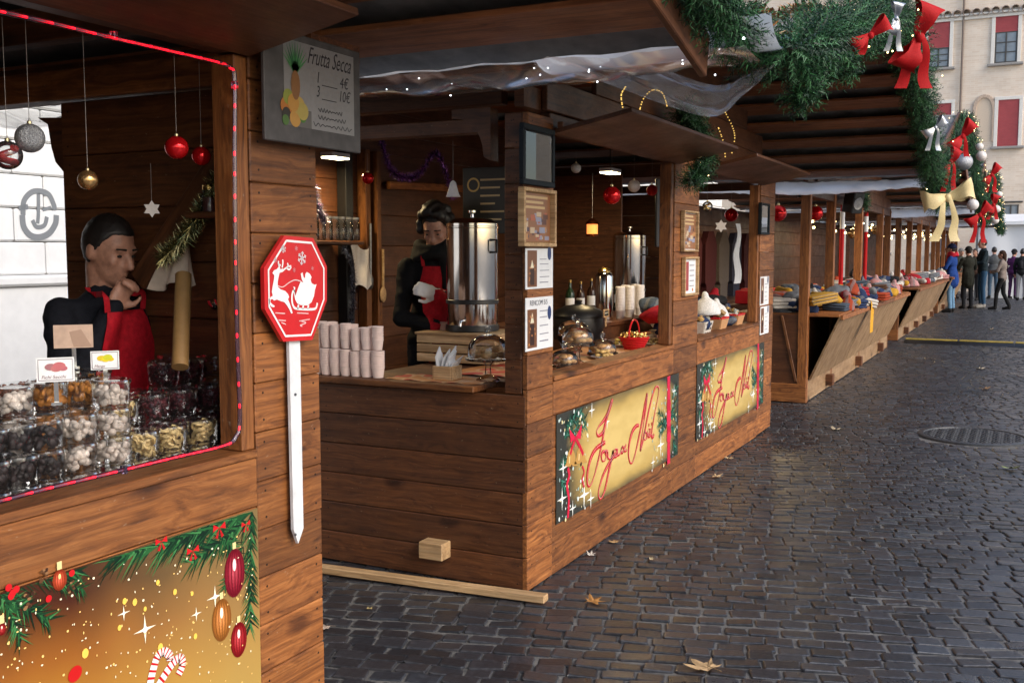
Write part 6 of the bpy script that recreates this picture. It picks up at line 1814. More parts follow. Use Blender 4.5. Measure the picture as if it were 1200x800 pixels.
    if scarf:
        m = MB(); N = (P['neck'] + Z * .045 * s)
        for k in range(3): m.tube([N + (F * (.085 + .012 * k) * math.cos(a) + Lf * (.09 + .012 * k) * math.sin(a)) * s + Z * (.018 * math.sin(a * 2 + k) - .03 * k) * s for a in [2 * math.pi * q / 18 for q in range(19)]], .034 * s, 8)
        m.cap(N + (F * .1 + Lf * .03) * s, N + (F * .13 + Lf * .04 - Z * .26) * s, .035 * s, .045 * s)
        mk('scarf', remesh(m, .012, 3), cmat(scarf), T, 80)
    if apron:
        front_sheet(T, 'apron', P, F, Lf, Z, s, apron, jk)
    if glove:
        m = MB(); hand(m, P, glove, s * 1.12, pose.get('curl_' + glove, .5), F, Z); m.cap(P['wr_' + glove], P['wr_' + glove] + (P['el_' + glove] - P['wr_' + glove]) * .12, .04 * s, .04 * s)
        mk('glove', remesh(m, .007, 2), PAPER, T, 80)
    if bag:
        m = MB(); c = W(*bag[0]); m.box(c, (.3 * s, .12 * s, .26 * s), BM, .03); m.tube([c + Z * .12 * s + F * .08, P['sh_r'] + Z * .07 * s, c + Z * .12 * s - F * .08], .012, 6); mk('bag', m, cmat(bag[1]), T, 60)
    return T, P, (F, Lf, Z, HF, HL, HU)
def hand(m, P, sd, s, curl, F, Z):
    wr = P['wr_' + sd]; d = (wr - P['el_' + sd]).normalized()
    sn = 1 if sd == 'l' else -1
    side = d.cross(F if abs(d.dot(F)) < .85 else Z).normalized() * sn
    pn = d.cross(side).normalized()                       # back of hand
    M = Matrix((d, side, pn)).transposed()
    m.ball(wr + d * .05 * s, s, 12, 8, None, 0, (.052, .04, .018), M)
    for k, ln in enumerate((.066, .076, .072, .056)):
        b0 = wr + d * .09 * s + side * (-.028 + .019 * k) * s
        d1 = (d * math.cos(curl * .9) + pn * math.sin(curl * .9)); k1 = b0 + d1 * ln * .45 * s
        d2 = (d * math.cos(curl * 2.2) + pn * math.sin(curl * 2.2)); k2 = k1 + d2 * ln * .32 * s
        d3 = (d * math.cos(curl * 3.1) + pn * math.sin(curl * 3.1)); k3 = k2 + d3 * ln * .23 * s
        m.cap(b0 - d * .015 * s, k1, .0095 * s, .009 * s, 8); m.cap(k1, k2, .009 * s, .0085 * s, 8); m.cap(k2, k3, .0085 * s, .0075 * s, 8)
    t0 = wr + d * .025 * s - side * .03 * s; t1 = t0 + (d * .6 - side * .6 + pn * .4).normalized() * .04 * s; t2 = t1 + (d * .9 + pn * .5).normalized() * .03 * s
    m.cap(t0, t1, .013 * s, .011 * s, 8); m.cap(t1, t2, .011 * s, .009 * s, 8)
def wrinkle(o, a):
    me = o.data
    off = WL[o.name]
    vn = [v.normal.copy() for v in me.vertices]
    for v, n in zip(me.vertices, vn):
        p = v.co + off
        v.co += n * (a * noise.noise(p * 9) + a * .8 * noise.noise(V((p.x * 9, p.y * 9, p.z * 26))) + a * .2 * noise.noise(V((p.x + p.z, p.y - p.z, p.z * 1.5)) * 24))
def front_sheet(T, name, P, F, Lf, Z, s, rgb, jk):
    """bib apron: a sheet draped a centimetre in front of the jacket, with neck straps"""
    ch = P['chest']; rows = []
    from mathutils.bvhtree import BVHTree
    dg = [jk.data.vertices[i].co + WL[jk.name] for i in range(len(jk.data.vertices))]
    bv = BVHTree.FromPolygons(dg, [list(p.vertices) for p in jk.data.polygons])
    for i in range(25):
        u = 1.40 - i * .033; hw = .10 + (.06 if u < 1.2 else .06 * max(0, (1.40 - u) / .2))
        row = []
        for k in range(15):
            l = -hw + 2 * hw * k / 14
            o = ch + (F * .6 + Lf * l + Z * (u - 1.29)) * s
            hit = bv.ray_cast(o, -F)
            p = (hit[0] + F * .012) if hit[0] is not None and (hit[0] - o).length < .62 * s else o - F * (.6 - .12) * s
            row.append(p)
        rows.append(row)
    for _ in range(3):                       # let the sheet hang smoothly instead of clinging
        for i in range(1, len(rows)):
            for k in range(15):
                a = rows[i][k]; fwd = max(a.dot(F), sum(rows[i - 1][q].dot(F) for q in (max(k - 1, 0), k, min(k + 1, 14))) / 3 - .006)
                rows[i][k] = a + F * (fwd - a.dot(F))
    m = MB(); m.grid(rows); m.grid([[p - F * .003 for p in r][::-1] for r in rows])
    mk(name, m, cmat(rgb, .75), T, 80)
    for sn in (-1, 1):
        e = rows[0][0 if sn < 0 else -1]
        pts = [e, e + (Z * .06 + Lf * .005 * sn - F * .005) * s, P['neck'] + (Lf * .075 * sn + F * .062 - Z * .012) * s, P['neck'] + (Lf * .07 * sn + F * .01 + Z * .012) * s]
        m = MB(); sp = spline(pts, 5); m.ribbon(sp, .011 * s, F, None); mk('strap', m, cmat(rgb, .75), T)

# the seller of dried fruit: hand at his mouth
Hc = EYE + ray(122, 287) * 3.6
ys_ = R(-12)
base = V((Hc.x, Hc.y, 0.1)); s1 = (Hc.z - .1) / 1.635
cols = dict(jacket=(.008, .009, .014), trousers=(.02, .02, .025))
pose = {'head': (R(15), R(18)), 'el_r': (.16, -.25, 1.12), 'wr_r': (.15, -.06, 1.41), 'curl_r': 1.0, 'el_l': (.05, .245, 1.13), 'wr_l': (.26, .1, 1.0), 'curl_l': .6}
SELL1, SP, SF = person('seller in red apron and black jumper with one hand at his mouth', base, ys_, s1, pose, cols, .0085, apron=(.42, .008, .018))
# small badge on the apron
# seller of hot drinks
Hc = EYE + ray(508, 266) * 6.45
base = V((Hc.x, Hc.y, 0.1)); s2 = (Hc.z - .1) / 1.635
pose = {'head': (R(-38), R(22)), 'el_l': (.1, .27, 1.13), 'wr_l': (.27, -.1, 1.24), 'curl_l': .7, 'el_r': (.12, -.26, 1.1), 'wr_r': (.3, -.12, 1.06), 'curl_r': .8}
person('seller in black coat, dark cap and white glove behind the big steel urn', base, R(-36), s2, pose, dict(jacket=(.006, .006, .007), trousers=(.01, .01, .012)), .010, curly=True, apron=(.36, .006, .012), scarf=(.01, .01, .01), glove='l')
# crowd at the far end
def walk(px, feet, head, yaw, label, cols, **kw):
    g = onz(px, feet, .012); d = (g - EYE); d.z = 0
    top = EYE.z + (ray(px, head).z / V((ray(px, head).x, ray(px, head).y)).length) * d.length
    s = (top - .012) / 1.75
    ps = kw.pop('pose', {})
    person(label, V((g.x, g.y, .012)), R(yaw), s, ps, cols, .018, group='people standing at the far end of the market', **kw)
ARM = {'el_l': (.08, .25, 1.14), 'wr_l': (.26, .12, 1.12), 'el_r': (.08, -.25, 1.14), 'wr_r': (.26, -.12, 1.12), 'curl_l': .9, 'curl_r': .9}
STEP = {'kn_l': (.12, .09, .5), 'an_l': (.14, .09, .085), 'toe_l': (.3, .1, .035), 'kn_r': (-.02, -.09, .5), 'an_r': (-.2, -.09, .09), 'toe_r': (-.04, -.1, .035)}
walk(1114, 366, 286, 165, 'person in bright blue coat with red scarf, navy hat and pale jeans', dict(jacket=(.012, .045, .2), trousers=(.13, .24, .36)), hat=(.01, .014, .045), scarf=(.42, .015, .03), pose=dict(ARM), long_coat=.5)
walk(1133, 362, 289, 120, 'person in black olive coat beside the bright blue coat', dict(jacket=(.02, .02, .014), trousers=(.012, .013, .016)), pose=dict(ARM), long_coat=.6, hat=(.02, .018, .016))
walk(1150, 361, 279, 200, 'tall person in dark teal jacket and blue jeans', dict(jacket=(.012, .022, .028), trousers=(.03, .075, .14), shoes=(.3, .28, .25)), pose=dict(ARM))
walk(1163, 350, 289, 100, 'person in grey jacket behind the tall one in teal', dict(jacket=(.09, .095, .1), trousers=(.06, .1, .15)))
walk(1173, 363, 293, 168, 'person in taupe jacket and black trousers holding something', dict(jacket=(.2, .16, .14), trousers=(.01, .01, .011), hair=cmat((.04, .02, .012))), pose={**ARM, **STEP}, long_hair=True)
walk(1186, 350, 292, 60, 'person in purple jacket half hidden by the dark backpack wearer', dict(jacket=(.09, .02, .09), trousers=(.08, .03, .09)), hat=(.015, .013, .015))
walk(1196, 352, 291, 80, 'person in black jacket and light grey trousers at the street end', dict(jacket=(.014, .015, .018), trousers=(.3, .3, .31)), bag=((-.2, 0, 1.2), (.012, .012, .016)))
walk(1141, 352, 291, 250, 'person in brown coat further back in the crowd', dict(jacket=(.07, .04, .03), trousers=(.02, .02, .025)), long_hair=True)
walk(1124, 350, 291, 300, 'person in grey green parka further back in the crowd', dict(jacket=(.05, .055, .045), trousers=(.02, .02, .03)), hat=(.2, .19, .18))
walk(1157, 344, 291, 270, 'person in red jacket far back in the crowd', dict(jacket=(.25, .02, .02), trousers=(.02, .02, .03)))
walk(1104, 345, 290, 280, 'person in dark green coat behind the bright blue coat', dict(jacket=(.02, .035, .025), trousers=(.02, .02, .03)), hat=(.05, .01, .012))
walk(1168, 343, 291, 230, 'person in navy coat between the taupe and grey jackets', dict(jacket=(.012, .016, .04), trousers=(.03, .04, .07)), long_hair=True)
walk(1178, 341, 291, 290, 'person in beige coat far back by the white marquee', dict(jacket=(.3, .24, .17), trousers=(.03, .03, .035)), long_coat=.5)
walk(1146, 342, 291, 110, 'person in maroon coat far back in the crowd', dict(jacket=(.1, .015, .02), trousers=(.02, .02, .025)), hat=(.3, .29, .28))
Hc = onx(1002, 319, -2.9)
person('dark-haired person bending over the goods inside the clothing stall', V((Hc.x, Hc.y, .1)), R(-40), (Hc.z - .1) / 1.6, {'head': (0, R(40)), **ARM}, dict(jacket=(.03, .012, .014), trousers=(.02, .02, .02)), .018, long_hair=True)

# ================================================================== GARLANDS, BOWS, LIGHTS
GC = [(0.012, 0.045, 0.018), (0.018, 0.075, 0.025), (0.03, 0.115, 0.035), (0.06, 0.17, 0.07), (0.008, 0.03, 0.014)]
def garland(path, r, dens, label, lights=1, tails=(), seed=1, lit=BULBW, nw=.0028):
    dens = dens * (5.6 if nw < .004 else 4.0)
    rn = random.Random(seed); P = spline(path, 16)
    T = thing('fir_garland', P[0], label, 'garland', 'fir garlands along the stall roofs')
    L = sum((b_ - a).length for a, b_ in zip(P, P[1:])); cum = [0]
    for a, b_ in zip(P, P[1:]): cum.append(cum[-1] + (b_ - a).length)
    import bisect
    def at(s_):
        i = min(max(bisect.bisect(cum, s_) - 1, 0), len(P) - 2); u = (s_ - cum[i]) / max(1e-6, cum[i + 1] - cum[i]); return P[i].lerp(P[i + 1], u)
    m = MB(); m.tube(P, .012, 6, (.03, .02, .012)); mk('wire', m, PAINT, T)
    m = MB()
    def twig(p, d, ln, rad=.036):
        col = rn.choice(GC); k = rn.uniform(.7, 1.3); u = d.orthogonal().normalized(); w_ = d.cross(u)
        n = int(ln / .0066)
        for i in range(n):
            s_ = i / n; q = p + d * ln * s_; a = i * 2.4; o = (u * math.cos(a) + w_ * math.sin(a))
            nd = (d * .75 + o).normalized() * rad * rn.uniform(.7, 1.15) * (1.05 - .35 * s_); b_ = nd.cross(d).normalized() * nw
            kk = k * rn.uniform(.75, 1.25)
            m.add([q - b_, q + b_, q + nd], [[0, 1, 2]], (col[0] * kk, col[1] * kk, col[2] * kk))
    for i in range(int(L * dens)):
        p = at(rn.uniform(0, L)); d = V((rn.gauss(0, 1), rn.gauss(0, 1), rn.gauss(-.25, 1))).normalized()
        c = noise.noise(p * 4 + V((seed, 0, 0)))
        twig(p + d * r * .1, d, r * rn.uniform(.5, .85) * (1 + .3 * c))
    for tp in tails:
        Q = spline(tp, 10)
        for i in range(int(dens * .42)):
            p = rn.choice(Q); d = V((rn.gauss(0, 1), rn.gauss(0, 1), rn.gauss(-.6, .8))).normalized(); twig(p, d, r * rn.uniform(.3, .55))
    mk('needles', m, NEEDLE, T, kind='stuff')
    if lights:
        m = MB()
        for i in range(int(L * 3.2 * lights)):
            p = at(rn.uniform(0, L)); d = V((rn.gauss(.5, 1), rn.gauss(-.4, 1), rn.gauss(0, 1))).normalized(); m.ball(p + d * r * .9, .0042, 8, 5)
        mk('fairy_bulbs', m, lit, T, kind='stuff')
    return T
def px_path(pts, x): return [onx(a, b_, x) for a, b_ in pts]
garland(px_path([(800, -60), (825, -15), (850, 18), (872, 42), (884, 58)], -0.98), .17, 150, 'fir garland on the roof edge over the price board and film tongue', 1, (), 2, BULBC)
garland(px_path([(925, 58), (955, 48), (990, 36), (1020, 26), (1042, 20), (1056, 26), (1066, 60), (1075, 100), (1083, 140), (1090, 180), (1097, 215), (1100, 238)], -0.83), .21, 130, 'long fir garland with red and silver bows on the gable of the drink stall', 1, (px_path([(952, 60), (945, 92), (940, 112)], -.83), px_path([(985, 55), (990, 80)], -.83)), 3)
garland(px_path([(1104, 222), (1112, 190), (1122, 158), (1130, 142), (1136, 160), (1142, 195), (1148, 232), (1154, 260)], -0.89), .2, 75, 'fir garland with white baubles on the second gable', 2, (), 4, BULBW, .0045)
garland(px_path([(1156, 252), (1160, 224), (1164, 206), (1167, 228), (1170, 252), (1173, 272)], -0.89), .22, 55, 'fir garland with red ribbons on the third gable', 2, (), 5, BULBW, .006)
garland(px_path([(800, 128), (815, 150), (826, 172), (820, 200), (808, 212)], -1.98), .14, 150, 'short fir garland hanging by the hatches of the drink stall', 1, (), 6)
garland(px_path([(1003, 232), (1012, 230), (1014, 244)], -1.95), .12, 90, 'small fir sprig hanging next to the black loudspeaker', 1, (), 7)

def bow(c, up, sc, mat, label, tails=2, tilt=0.0, tl=1.0):
    """two looped ribbons, a knot and two tails, facing the street and camera"""
    c = V(c); n = (EYE - c).normalized(); n = (n + V((.4, 0, 0))).normalized(); U = V((0, 0, 1)); s_ = U.cross(n).normalized(); U = n.cross(s_)
    ct, st = math.cos(tilt), math.sin(tilt); S2 = s_ * ct + U * st; U2 = U * ct - s_ * st
    T = thing('ribbon_bow', c - V((0, 0, sc)), label, 'bow')
    for sn in (-1, 1):
        rows = []
        for i in range(17):
            t = i / 16; ex = sc * math.sin(math.pi * t) ** .8; dp = sc * .32 * math.sin(2 * math.pi * t); w_ = sc * (.1 + .32 * math.sin(math.pi * t))
            p = c + S2 * sn * ex + n * (dp + .03 * sc) + U2 * (sc * .12 * math.sin(math.pi * t))
            p = p + V((noise.noise(p * 9 + V((sn, 0, 0))), noise.noise(p * 9 + V((0, 5, sn))), noise.noise(p * 9 + V((3, 0, sn))))) * sc * .12
            rows.append([p - U2 * w_ * (1 + .2 * math.sin(i + sn)), p - U2 * w_ * .3 + n * .06 * sc * math.sin(i * .9), p + U2 * w_ * .3 - n * .05 * sc * math.sin(i * .7), p + U2 * w_])
        m = MB(); m.grid(rows); mk('loop', m, mat, T, 60)
    m = MB(); m.ball(c + n * .06 * sc, sc * .15, 10, 7, None, 0, (1, 1, 1.2)); mk('knot', m, mat, T, 60)
    for k in range(tails):
        sn = -1 if k == 0 else 1; rows = []
        for i in range(13):
            t = i / 12; p = c - U * (sc * 1.45 * tl * t) + s_ * sn * sc * (.1 + .35 * t + .05 * math.sin(t * 6)) + n * (.05 + .09 * math.sin(t * 5 + k)) * sc; w_ = sc * (.08 + .12 * t); p = p + s_ * sc * .12 * noise.noise(p * 6 + V((k, 0, 0)))
            rows.append([p - s_ * w_, p + n * .02 * sc, p + s_ * w_])
        m = MB(); m.grid(rows); mk('tail', m, mat, T, 60)
bow(onx(1077, 44, -.67), None, .19, REDV, 'big red felt bow at the gable peak of the drink stall', 2, R(70), 1.05)
bow(onx(1020, 42, -.65), None, .085, REDV, 'small red bow half sunk in the long fir garland', 1, R(35), .6)
bow(onx(1050, 22, -.67), None, .075, SILVR, 'silver ribbon bow beside the big red felt bow', 2, R(80), 1.4)
bow(onx(1096, 150, -.67), None, .09, SILVR, 'silver bow low on the long fir garland', 2, R(40), 1.2)
bow(onx(1110, 232, -.71), None, .22, CREAMV, 'big cream satin bow at the eave between two garlands', 2, R(15), 1.2)
bow(onx(1114, 190, -.71), None, .13, REDV, 'red bow on the second gable garland above the cream bow', 2, R(60), 1.4)
bow(onx(1128, 160, -.71), None, .17, REDV, 'red bow near the peak of the second gable garland', 2, R(50), 1.0)
bow(onx(1148, 252, -.71), None, .2, REDV, 'red bow with long tails at the foot of the second garland', 2, R(45), 1.4)
bow(onx(1162, 205, -.71), None, .22, REDV, 'red bow at the peak of the third gable garland', 2, R(50), 1.0)
bow(onx(1164, 240, -.71), None, .2, REDV, 'red bow halfway down the third gable garland', 2, R(70), 1.0)
for i, (x, y, r, mt_, lab) in enumerate(((1130, 190, .085, SILVG, 'silver bauble on the second gable garland'), (1150, 183, .07, WHITB, 'white bauble on the second garland, above the roof valley'), (1148, 172, .05, WHITB, 'small white bauble near the second gable peak'), (1140, 240, .07, WHITB, 'white bauble low on the second gable garland'), (1168, 245, .08, WHITB, 'white bauble on the third gable garland'), (1166, 258, .08, WHITB, 'white bauble low on the third gable garland'), (1171, 228, .07, WHITB, 'white bauble high on the third gable garland'))):
    bauble(onx(x, y, -.69), r, mt_, lab, None)

# gold bead lights
def bead_string(pts, label, n=60, r=.0042):
    n = int(n * .6)
    P = spline(pts, 10); T = thing('bead_lights', P[0], label, 'string lights'); m = MB(); m.tube(P, .0016, 5); mk('wire', m, GOLDM, T)
    m = MB()
    for i in range(n): m.ball(P[int(i / n * (len(P) - 1))], r, 7, 5)
    mk('beads', m, BEAD, T, kind='stuff')
BEAD = pm('lit_gold_bead', (.7, .5, .15), .25, .6, emis=(1.0, .62, .15), es=.7)
bead_string(px_path([(733, 102), (728, 112), (730, 128)], -2.05), 'short gold bead string above the first hatch', 22)
bead_string(px_path([(750, 128), (754, 116), (764, 106), (775, 108), (780, 118), (782, 126)], -2.05), 'arched gold bead string above the first hatch', 34)
bead_string(px_path([(842, 150), (848, 168), (850, 186)], -1.97), 'gold bead string hanging on the short fir garland', 20)
bead_string(px_path([(850, 132), (858, 148), (861, 162), (857, 182)], -1.95), 'gold bead string trailing down over the second hatch', 26)
# fairy bulbs under the film gutter
m = MB()
T = thing('fairy_lights', ony(560, 105, 3.9), 'cool white fairy lights inside the plastic gutter', 'string lights')
for (x, y) in ((453, 105), (491, 92), (477, 105), (528, 112), (626, 80), (633, 88), (642, 80), (617, 92), (690, 84), (700, 96), (800, 75), (838, 88)):
    m.ball(ony(x, y, 3.66), .003, 8, 5)
mk('bulbs', m, BULBC, T, kind='stuff')

# ================================================================== LEAVES
def leaf_outline(rn, r):
    tips = [(0, 1.0), (52, .86), (-52, .86), (100, .6), (-100, .6)]; pts = []
    for a, q in ((-100, .6), (-78, .38), (-52, .88), (-26, .42), (0, 1.0), (26, .42), (52, .88), (78, .38), (100, .6), (140, .26), (180, .16), (-140, .26)):
        for da, f in ((-7, .78), (0, 1.0), (7, .78)) if q > .5 else ((0, 1.0),):
            an = R(90 - a - da); qq = q * f * r * rn.uniform(.92, 1.08); pts.append((qq * math.cos(an), qq * math.sin(an)))
    return pts
def leaf_into(mb, p, r, rn, col, curl=.25, rz=None):
    rz = rn.uniform(0, 6.28) if rz is None else rz
    o = leaf_outline(rn, r); M = Euler((rn.uniform(-.15, .15), rn.uniform(-.15, .15), rz)).to_matrix()
    cf = rn.uniform(.3, 1) * curl; vs = [V((0, 0, 0))] + [V((x, y, cf * (x * x + .6 * y * y) / r + .12 * r * math.sin(6 * math.atan2(y, x)) * .4)) for x, y in o]
    zmin = min((M @ v).z for v in vs)
    vs = [p + M @ v - V((0, 0, zmin)) for v in vs]; n = len(o)
    mb.add(vs, [[0, 1 + i, 1 + (i + 1) % n] for i in range(n)], col)
    e = [p + M @ V((0, -t * r * .75, .01)) - V((0, 0, zmin)) for t in (0, .5, 1)]
    mb.tube(e, r * .015, 4, tuple(c * .7 for c in col))
LEAFM = vcol('dry_leaf', .6, .3, .3, 40, .35)
lrn = random.Random(21)
for (x, y, r, col, lab) in ((829, 783, .105, (.50, .33, .17), 'large tan maple leaf lying on the open cobbles'), (694, 705, .075, (.42, .2, .06), 'curled brown maple leaf near the corner of the drink stall'), (540, 692, .05, (.42, .22, .05), 'orange leaf stuck at the pale wooden batten'),
                            (383, 736, .055, (.55, .42, .33), 'pale pink leaf on the dark cobbles beside the dried fruit stall'), (722, 635, .05, (.45, .28, .13), 'small tan leaf at the foot of the first gold banner'), (838, 558, .085, (.5, .35, .19), 'tan leaf on the cobbles by the foot of the second gold banner'), (856, 537, .06, (.5, .36, .2), 'small tan leaf under the edge of the drink stall'),
                            (979, 503, .1, (.55, .45, .3), 'pale tan leaf in front of the clothing stall'), (1184, 549, .1, (.22, .26, .09), 'greenish leaf on the cobbles near the manhole cover'), (1147, 432, .11, (.55, .46, .33), 'pale leaf between the manhole cover and the cable cover'), (1154, 456, .1, (.36, .2, .09), 'brown leaf between the manhole cover and the cable cover'),
                            (763, 655, .022, (.6, .5, .3), 'tiny straw coloured leaf scrap on the cobbles'), (433, 713, .03, (.55, .42, .18), 'yellow leaf scrap in the gap between the stalls'), (692, 650, .04, (.6, .55, .48), 'pale leaf fragment by the first gold banner'), (1160, 386, .1, (.5, .4, .28), 'pale leaf beyond the cable cover')):
    p = onz(x, y, .016); m = MB(); leaf_into(m, p, r, lrn, col, .5)
    mk('fallen_leaf', m, LEAFM, None, None, lab, 'leaf')
m = MB()
for k in range(170):
    y = lrn.uniform(4.2, 6.6); x = lrn.uniform(-3.2, -.95); z = E2['ze0'] + (E2['zr'] - E2['ze0']) * (y - E2['ye0']) / (E2['yr'] - E2['ye0']) + .06
    kk = lrn.uniform(.6, 1.2); leaf_into(m, V((x, y, z + lrn.random() * .04)), lrn.uniform(.06, .1), lrn, lrn.choice([(.48 * kk, .2 * kk, .06 * kk), (.5 * kk, .32 * kk, .15 * kk), (.3 * kk, .12 * kk, .04 * kk)]), .9)
for k in range(70):
    y = lrn.uniform(3.72, 3.95); x = lrn.uniform(-1.7, -.9); kk = lrn.uniform(.6, 1.2); leaf_into(m, V((x, y, 2.40 + lrn.random() * .1)), lrn.uniform(.05, .09), lrn, lrn.choice([(.5 * kk, .2 * kk, .06 * kk), (.5 * kk, .34 * kk, .18 * kk), (.3 * kk, .12 * kk, .04 * kk)]), .9)
mk('leaf_litter', m, LEAFM, None, None, 'orange dead leaves gathered on the roof valley above the plastic trough', 'leaves', None, 'stuff')

# ================================================================== CLOTHING STALLS
def cloth_lump(kind, col, seed):
    rn = random.Random(seed); m = MB()
    if kind == 0:      # rolled scarf
        m.cap((-.13, 0, .05), (.13, 0, .05), .052, .05, 12)
        for k in (-1, 1): m.tube([V((k * .12, .05 * math.cos(a), .05 + .05 * math.sin(a))) for a in [q * .5 for q in range(13)]], .012, 5)
    elif kind == 1:    # knitted cap
        m.lathe([(.0, .0), (.1, .0), (.108, .02), (.1, .04), (.095, .05), (.08, .1), (.04, .135), (0, .145)], n=16); m.ball((0, 0, .16), .03, 10, 7)
    elif kind == 2:    # folded pullover
        for k in range(3): m.box((rn.uniform(-.01, .01), rn.uniform(-.01, .01), .018 + k * .032), (.26, .3, .03), bev=.013)
    else:              # crumpled shawl
        m.ball((0, 0, .05), 1, 18, 10, None, 0, (.17, .13, .065))
    out = remesh(m, .012, 4) if kind != 2 else m
    for v in out.v:
        v += V((noise.noise(v * 14 + V((seed, 0, 0))), noise.noise(v * 14 + V((0, seed, 0))), noise.noise(v * 11 + V((0, 0, seed))))) * (.02 if kind == 3 else .008)
        v.z = max(v.z, 0)
    stripe = rn.random() < .5; col2 = tuple(min(1, c * .4 + .12) for c in col)
    for i, f in enumerate(out.f):
        c = sum((out.v[q] for q in f), V((0, 0, 0))) / len(f)
        out.c[i] = col2 if stripe and math.sin(c.x * 70) > .45 else col
    out.col = True
    return mesh_of('cloth', out, CLOTH, smooth=70)
CC = [('dark blue', (.02, .035, .09)), ('grey', (.16, .17, .19)), ('black', (.014, .014, .016)), ('cream', (.55, .5, .44)), ('rust red', (.32, .05, .02)), ('mustard', (.5, .27, .03)), ('pale pink', (.5, .25, .25)), ('slate', (.06, .08, .11)), ('crimson', (.32, .01, .02)), ('brown', (.1, .05, .03)), ('white', (.66, .65, .64))]
KN = ['rolled scarf', 'knitted cap', 'folded pullover', 'crumpled shawl']
CL = {(k, c[0]): cloth_lump(k, c[1], 7 * k + i) for k in range(4) for i, c in enumerate(CC)}
gr_ = random.Random(77)
def heap(x0, x1, y0, y1, z, n, where, pal, lift=.1, kinds=(0, 1, 2, 3)):
    for i in range(n):
        k = gr_.choice(kinds); c = gr_.choice(pal)
        o = bpy.data.objects.new(KN[k].replace(' ', '_'), CL[(k, c)]); C.objects.link(o)
        o.location = (gr_.uniform(x0, x1), gr_.uniform(y0, y1), z + (lift * gr_.random() if i > n * .4 else 0)); o.rotation_euler = (gr_.uniform(-.2, .2), gr_.uniform(-.2, .2), gr_.uniform(0, 6.28)); s_ = gr_.uniform(.85, 1.2); o.scale = (s_, s_, s_)
        setp(o, c + ' ' + KN[k] + ' in the heap ' + where, KN[k].split()[1], 'knitwear heaped ' + where)
ALL = [c[0] for c in CC]; COOL = ['dark blue', 'slate', 'black', 'grey', 'cream', 'dark blue', 'brown']
heap(-2.65, -1.9, 11.6, 13.6, .985, 60, 'on the shelf nearest the drink stall', COOL + ['crimson', 'rust red', 'mustard'], .16, (0, 1, 2, 2, 3))
heap(-2.65, -1.88, 13.6, 18.4, .985, 130, 'along the shelf with slanted panels', ['grey', 'cream', 'pale pink', 'rust red', 'black', 'rust red', 'crimson', 'dark blue', 'black', 'slate', 'mustard', 'brown', 'crimson'], .16, (0, 1, 2, 2, 3))
heap(-2.65, -1.88, 20.4, 28.0, .985, 110, 'on the shelf beyond the cable cover', ['grey', 'pale pink', 'white', 'slate', 'black', 'pale pink', 'crimson', 'cream'], .14)
heap(-2.75, -2.3, yC + .35, yD - .05, 1.02, 34, 'behind the baskets of the drink stall', ['dark blue', 'dark blue', 'slate', 'crimson', 'white', 'brown', 'black'], .16, (0, 1, 3))
# mustard scarf hanging over the shelf edge
rows = []
for i in range(16):
    t = i / 15
    rows.append([V((-1.9 + .12 * min(1, t * 2.4) + .01 * math.sin(u * 8), 13.55 + .2 * u + .03 * math.sin(t * 5), 1.05 - .0 * t - max(0, t - .35) * .62 + .01 * math.sin(u * 9 + t * 4))) for u in [k / 6 for k in range(7)]])
m = MB(); m.grid(rows); mk('hanging_scarf', m, cmat((.6, .3, .03)), None, 60, 'mustard scarf hanging over the shelf edge above the slanted panels', 'scarf')
# garments on the back wall, red shelf boxes
for i in range(9):
    y = 11.9 + i * .75; c = gr_.choice([(.012, .012, .014), (.05, .01, .012), (.03, .03, .05), (.1, .08, .07)])
    m = MB(); m.prism([V((-4.3, y - .12, 1.95)), V((-4.3, y + .12, 1.95)), V((-4.3, y + .3, 1.75)), V((-4.3, y + .27, 1.2)), V((-4.3, y + .2, 1.15)), V((-4.3, y + .2, .95)), V((-4.3, y - .2, .95)), V((-4.3, y - .2, 1.15)), V((-4.3, y - .27, 1.2)), V((-4.3, y - .3, 1.75))], (.09, 0, 0))
    o = mk('hanging_coat', m, cmat(c), None, None, ['first', 'second', 'third', 'fourth', 'fifth', 'sixth', 'seventh', 'eighth', 'last'][i] + ' coat on the back wall, counted from the drink stall', 'coat', 'coats on the back wall')
    wrinkle(o, .01)
for i in range(5):
    y = 12.6 + i * .26; m = MB(); m.box((-3.1, y, 1.1), (.25, .22, .16 + .03 * (i % 2)), bev=.008); T = mk('gift_box', m, REDP, None, None, 'red gift box in the row on the clothing stall counter', 'gift box', 'red gift boxes')
m = MB(); m.box((-3.1, 13.1, .98), (.4, 1.6, .06), bev=.005); mk('box_shelf', m, WOODD, T3)
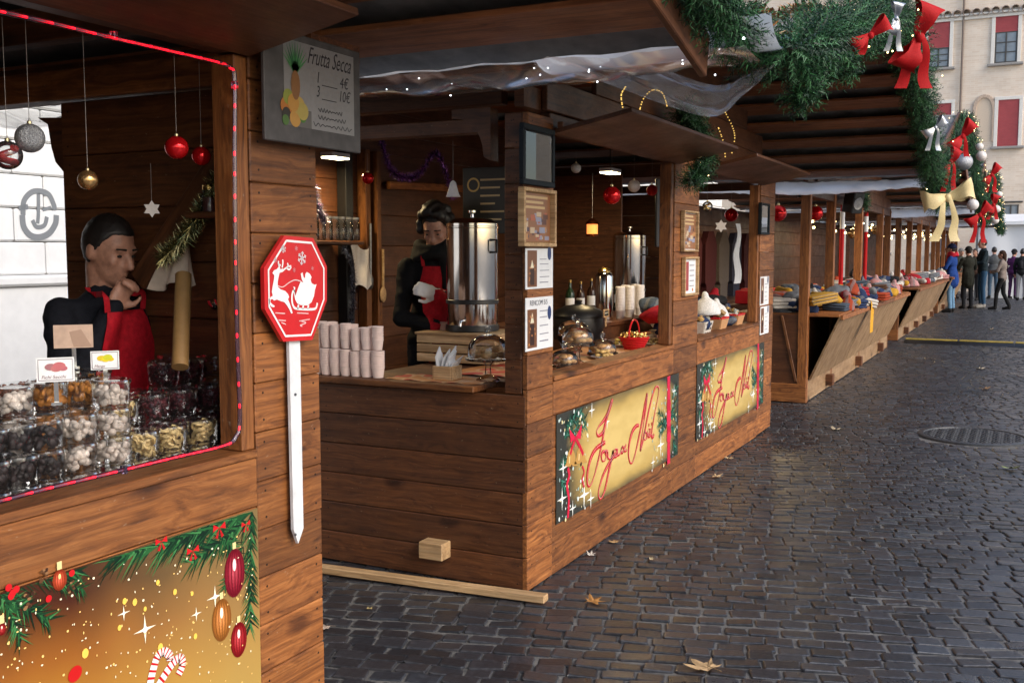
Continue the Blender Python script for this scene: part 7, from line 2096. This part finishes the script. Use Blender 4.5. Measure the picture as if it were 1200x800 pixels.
for i, (x, y, xx, r) in enumerate(((912, 250, -2.35, .085), (956, 250, -2.35, .088))):
    bauble(onx(x, y, xx), r, REDGL, ['glossy red bauble hanging at the corner post of the clothing stall, before it', 'glossy red bauble hanging behind the corner post of the clothing stall'][i], 2.3)
for i, (x, y) in enumerate(((999, 274), (1026, 270))): bauble(onx(x, y, -2.5), .075, GOLDG, 'gold bauble hanging between posts of the clothing stall', 2.3, 'gold baubles of the clothing stall')
# red and white banded poles beside two posts
for i, px in enumerate((986, 1014)):
    p = onx(px, 300, -2.25); T = thing('striped_pole', (p.x, p.y, 1.0), ['red and white ribbon pole beside the second post of the clothing stall', 'red and white ribbon pole beside the third post of the clothing stall'][i], 'pole')
    m = MB(); m.tube([V((p.x, p.y, 1.0)), V((p.x, p.y, 2.3))], .028, 10); mk('pole', m, REDV, T, 60)
    m = MB(); m.tube([V((p.x, p.y, 1.95)), V((p.x, p.y, 2.18))], .031, 10); mk('white_band', m, PAPER, T, 60)
p = onx(1000, 237, -1.98)
T = thing('loudspeaker', (p.x, p.y, p.z - .1), 'black loudspeaker box hung on the gable of the clothing stall', 'loudspeaker')
m = MB(); m.box(p, (.16, .2, .26), Euler((0, .2, -.5)).to_matrix(), .012); mk('cabinet', m, BLACKP, T)
m = MB(); m.lathe([(.08, 0), (.075, .012), (.03, .004), (0, .012)], p + V((.06, -.06, -.02)), 18, axis=(.8, -.55, -.2)); mk('cone', m, DSTEEL, T, 50)
m = MB(); m.box((XF + .03, p.y, p.z + .05), (.16, .04, .04)); mk('bracket', m, DSTEEL, T)
# warm lamps inside the far stalls
lamp(V((-3.2, 14.2, 2.22)), .12, .5, 'lit lamp under the roof of the clothing stall', 14)
lamp(V((-3.2, 23.0, 2.25)), .12, .5, 'lit lamp under the roof of the stall beyond the cable cover', 20)
m = MB(); T = thing('string_lights', (-2.6, 24, 2.1), 'warm bulbs strung through the far stalls', 'string lights'); q = []
for i in range(60):
    y = 15.5 + i * .36; q.append(V((-2.9 + .25 * math.sin(i * 1.3), y, 2.08 + .1 * math.sin(i * .9)))); m.ball(q[-1], .022, 8, 6)
mk('bulbs', m, BULBW, T, kind='stuff'); m = MB(); m.tube(q, .005, 5); mk('wire', m, BLACKP, T)
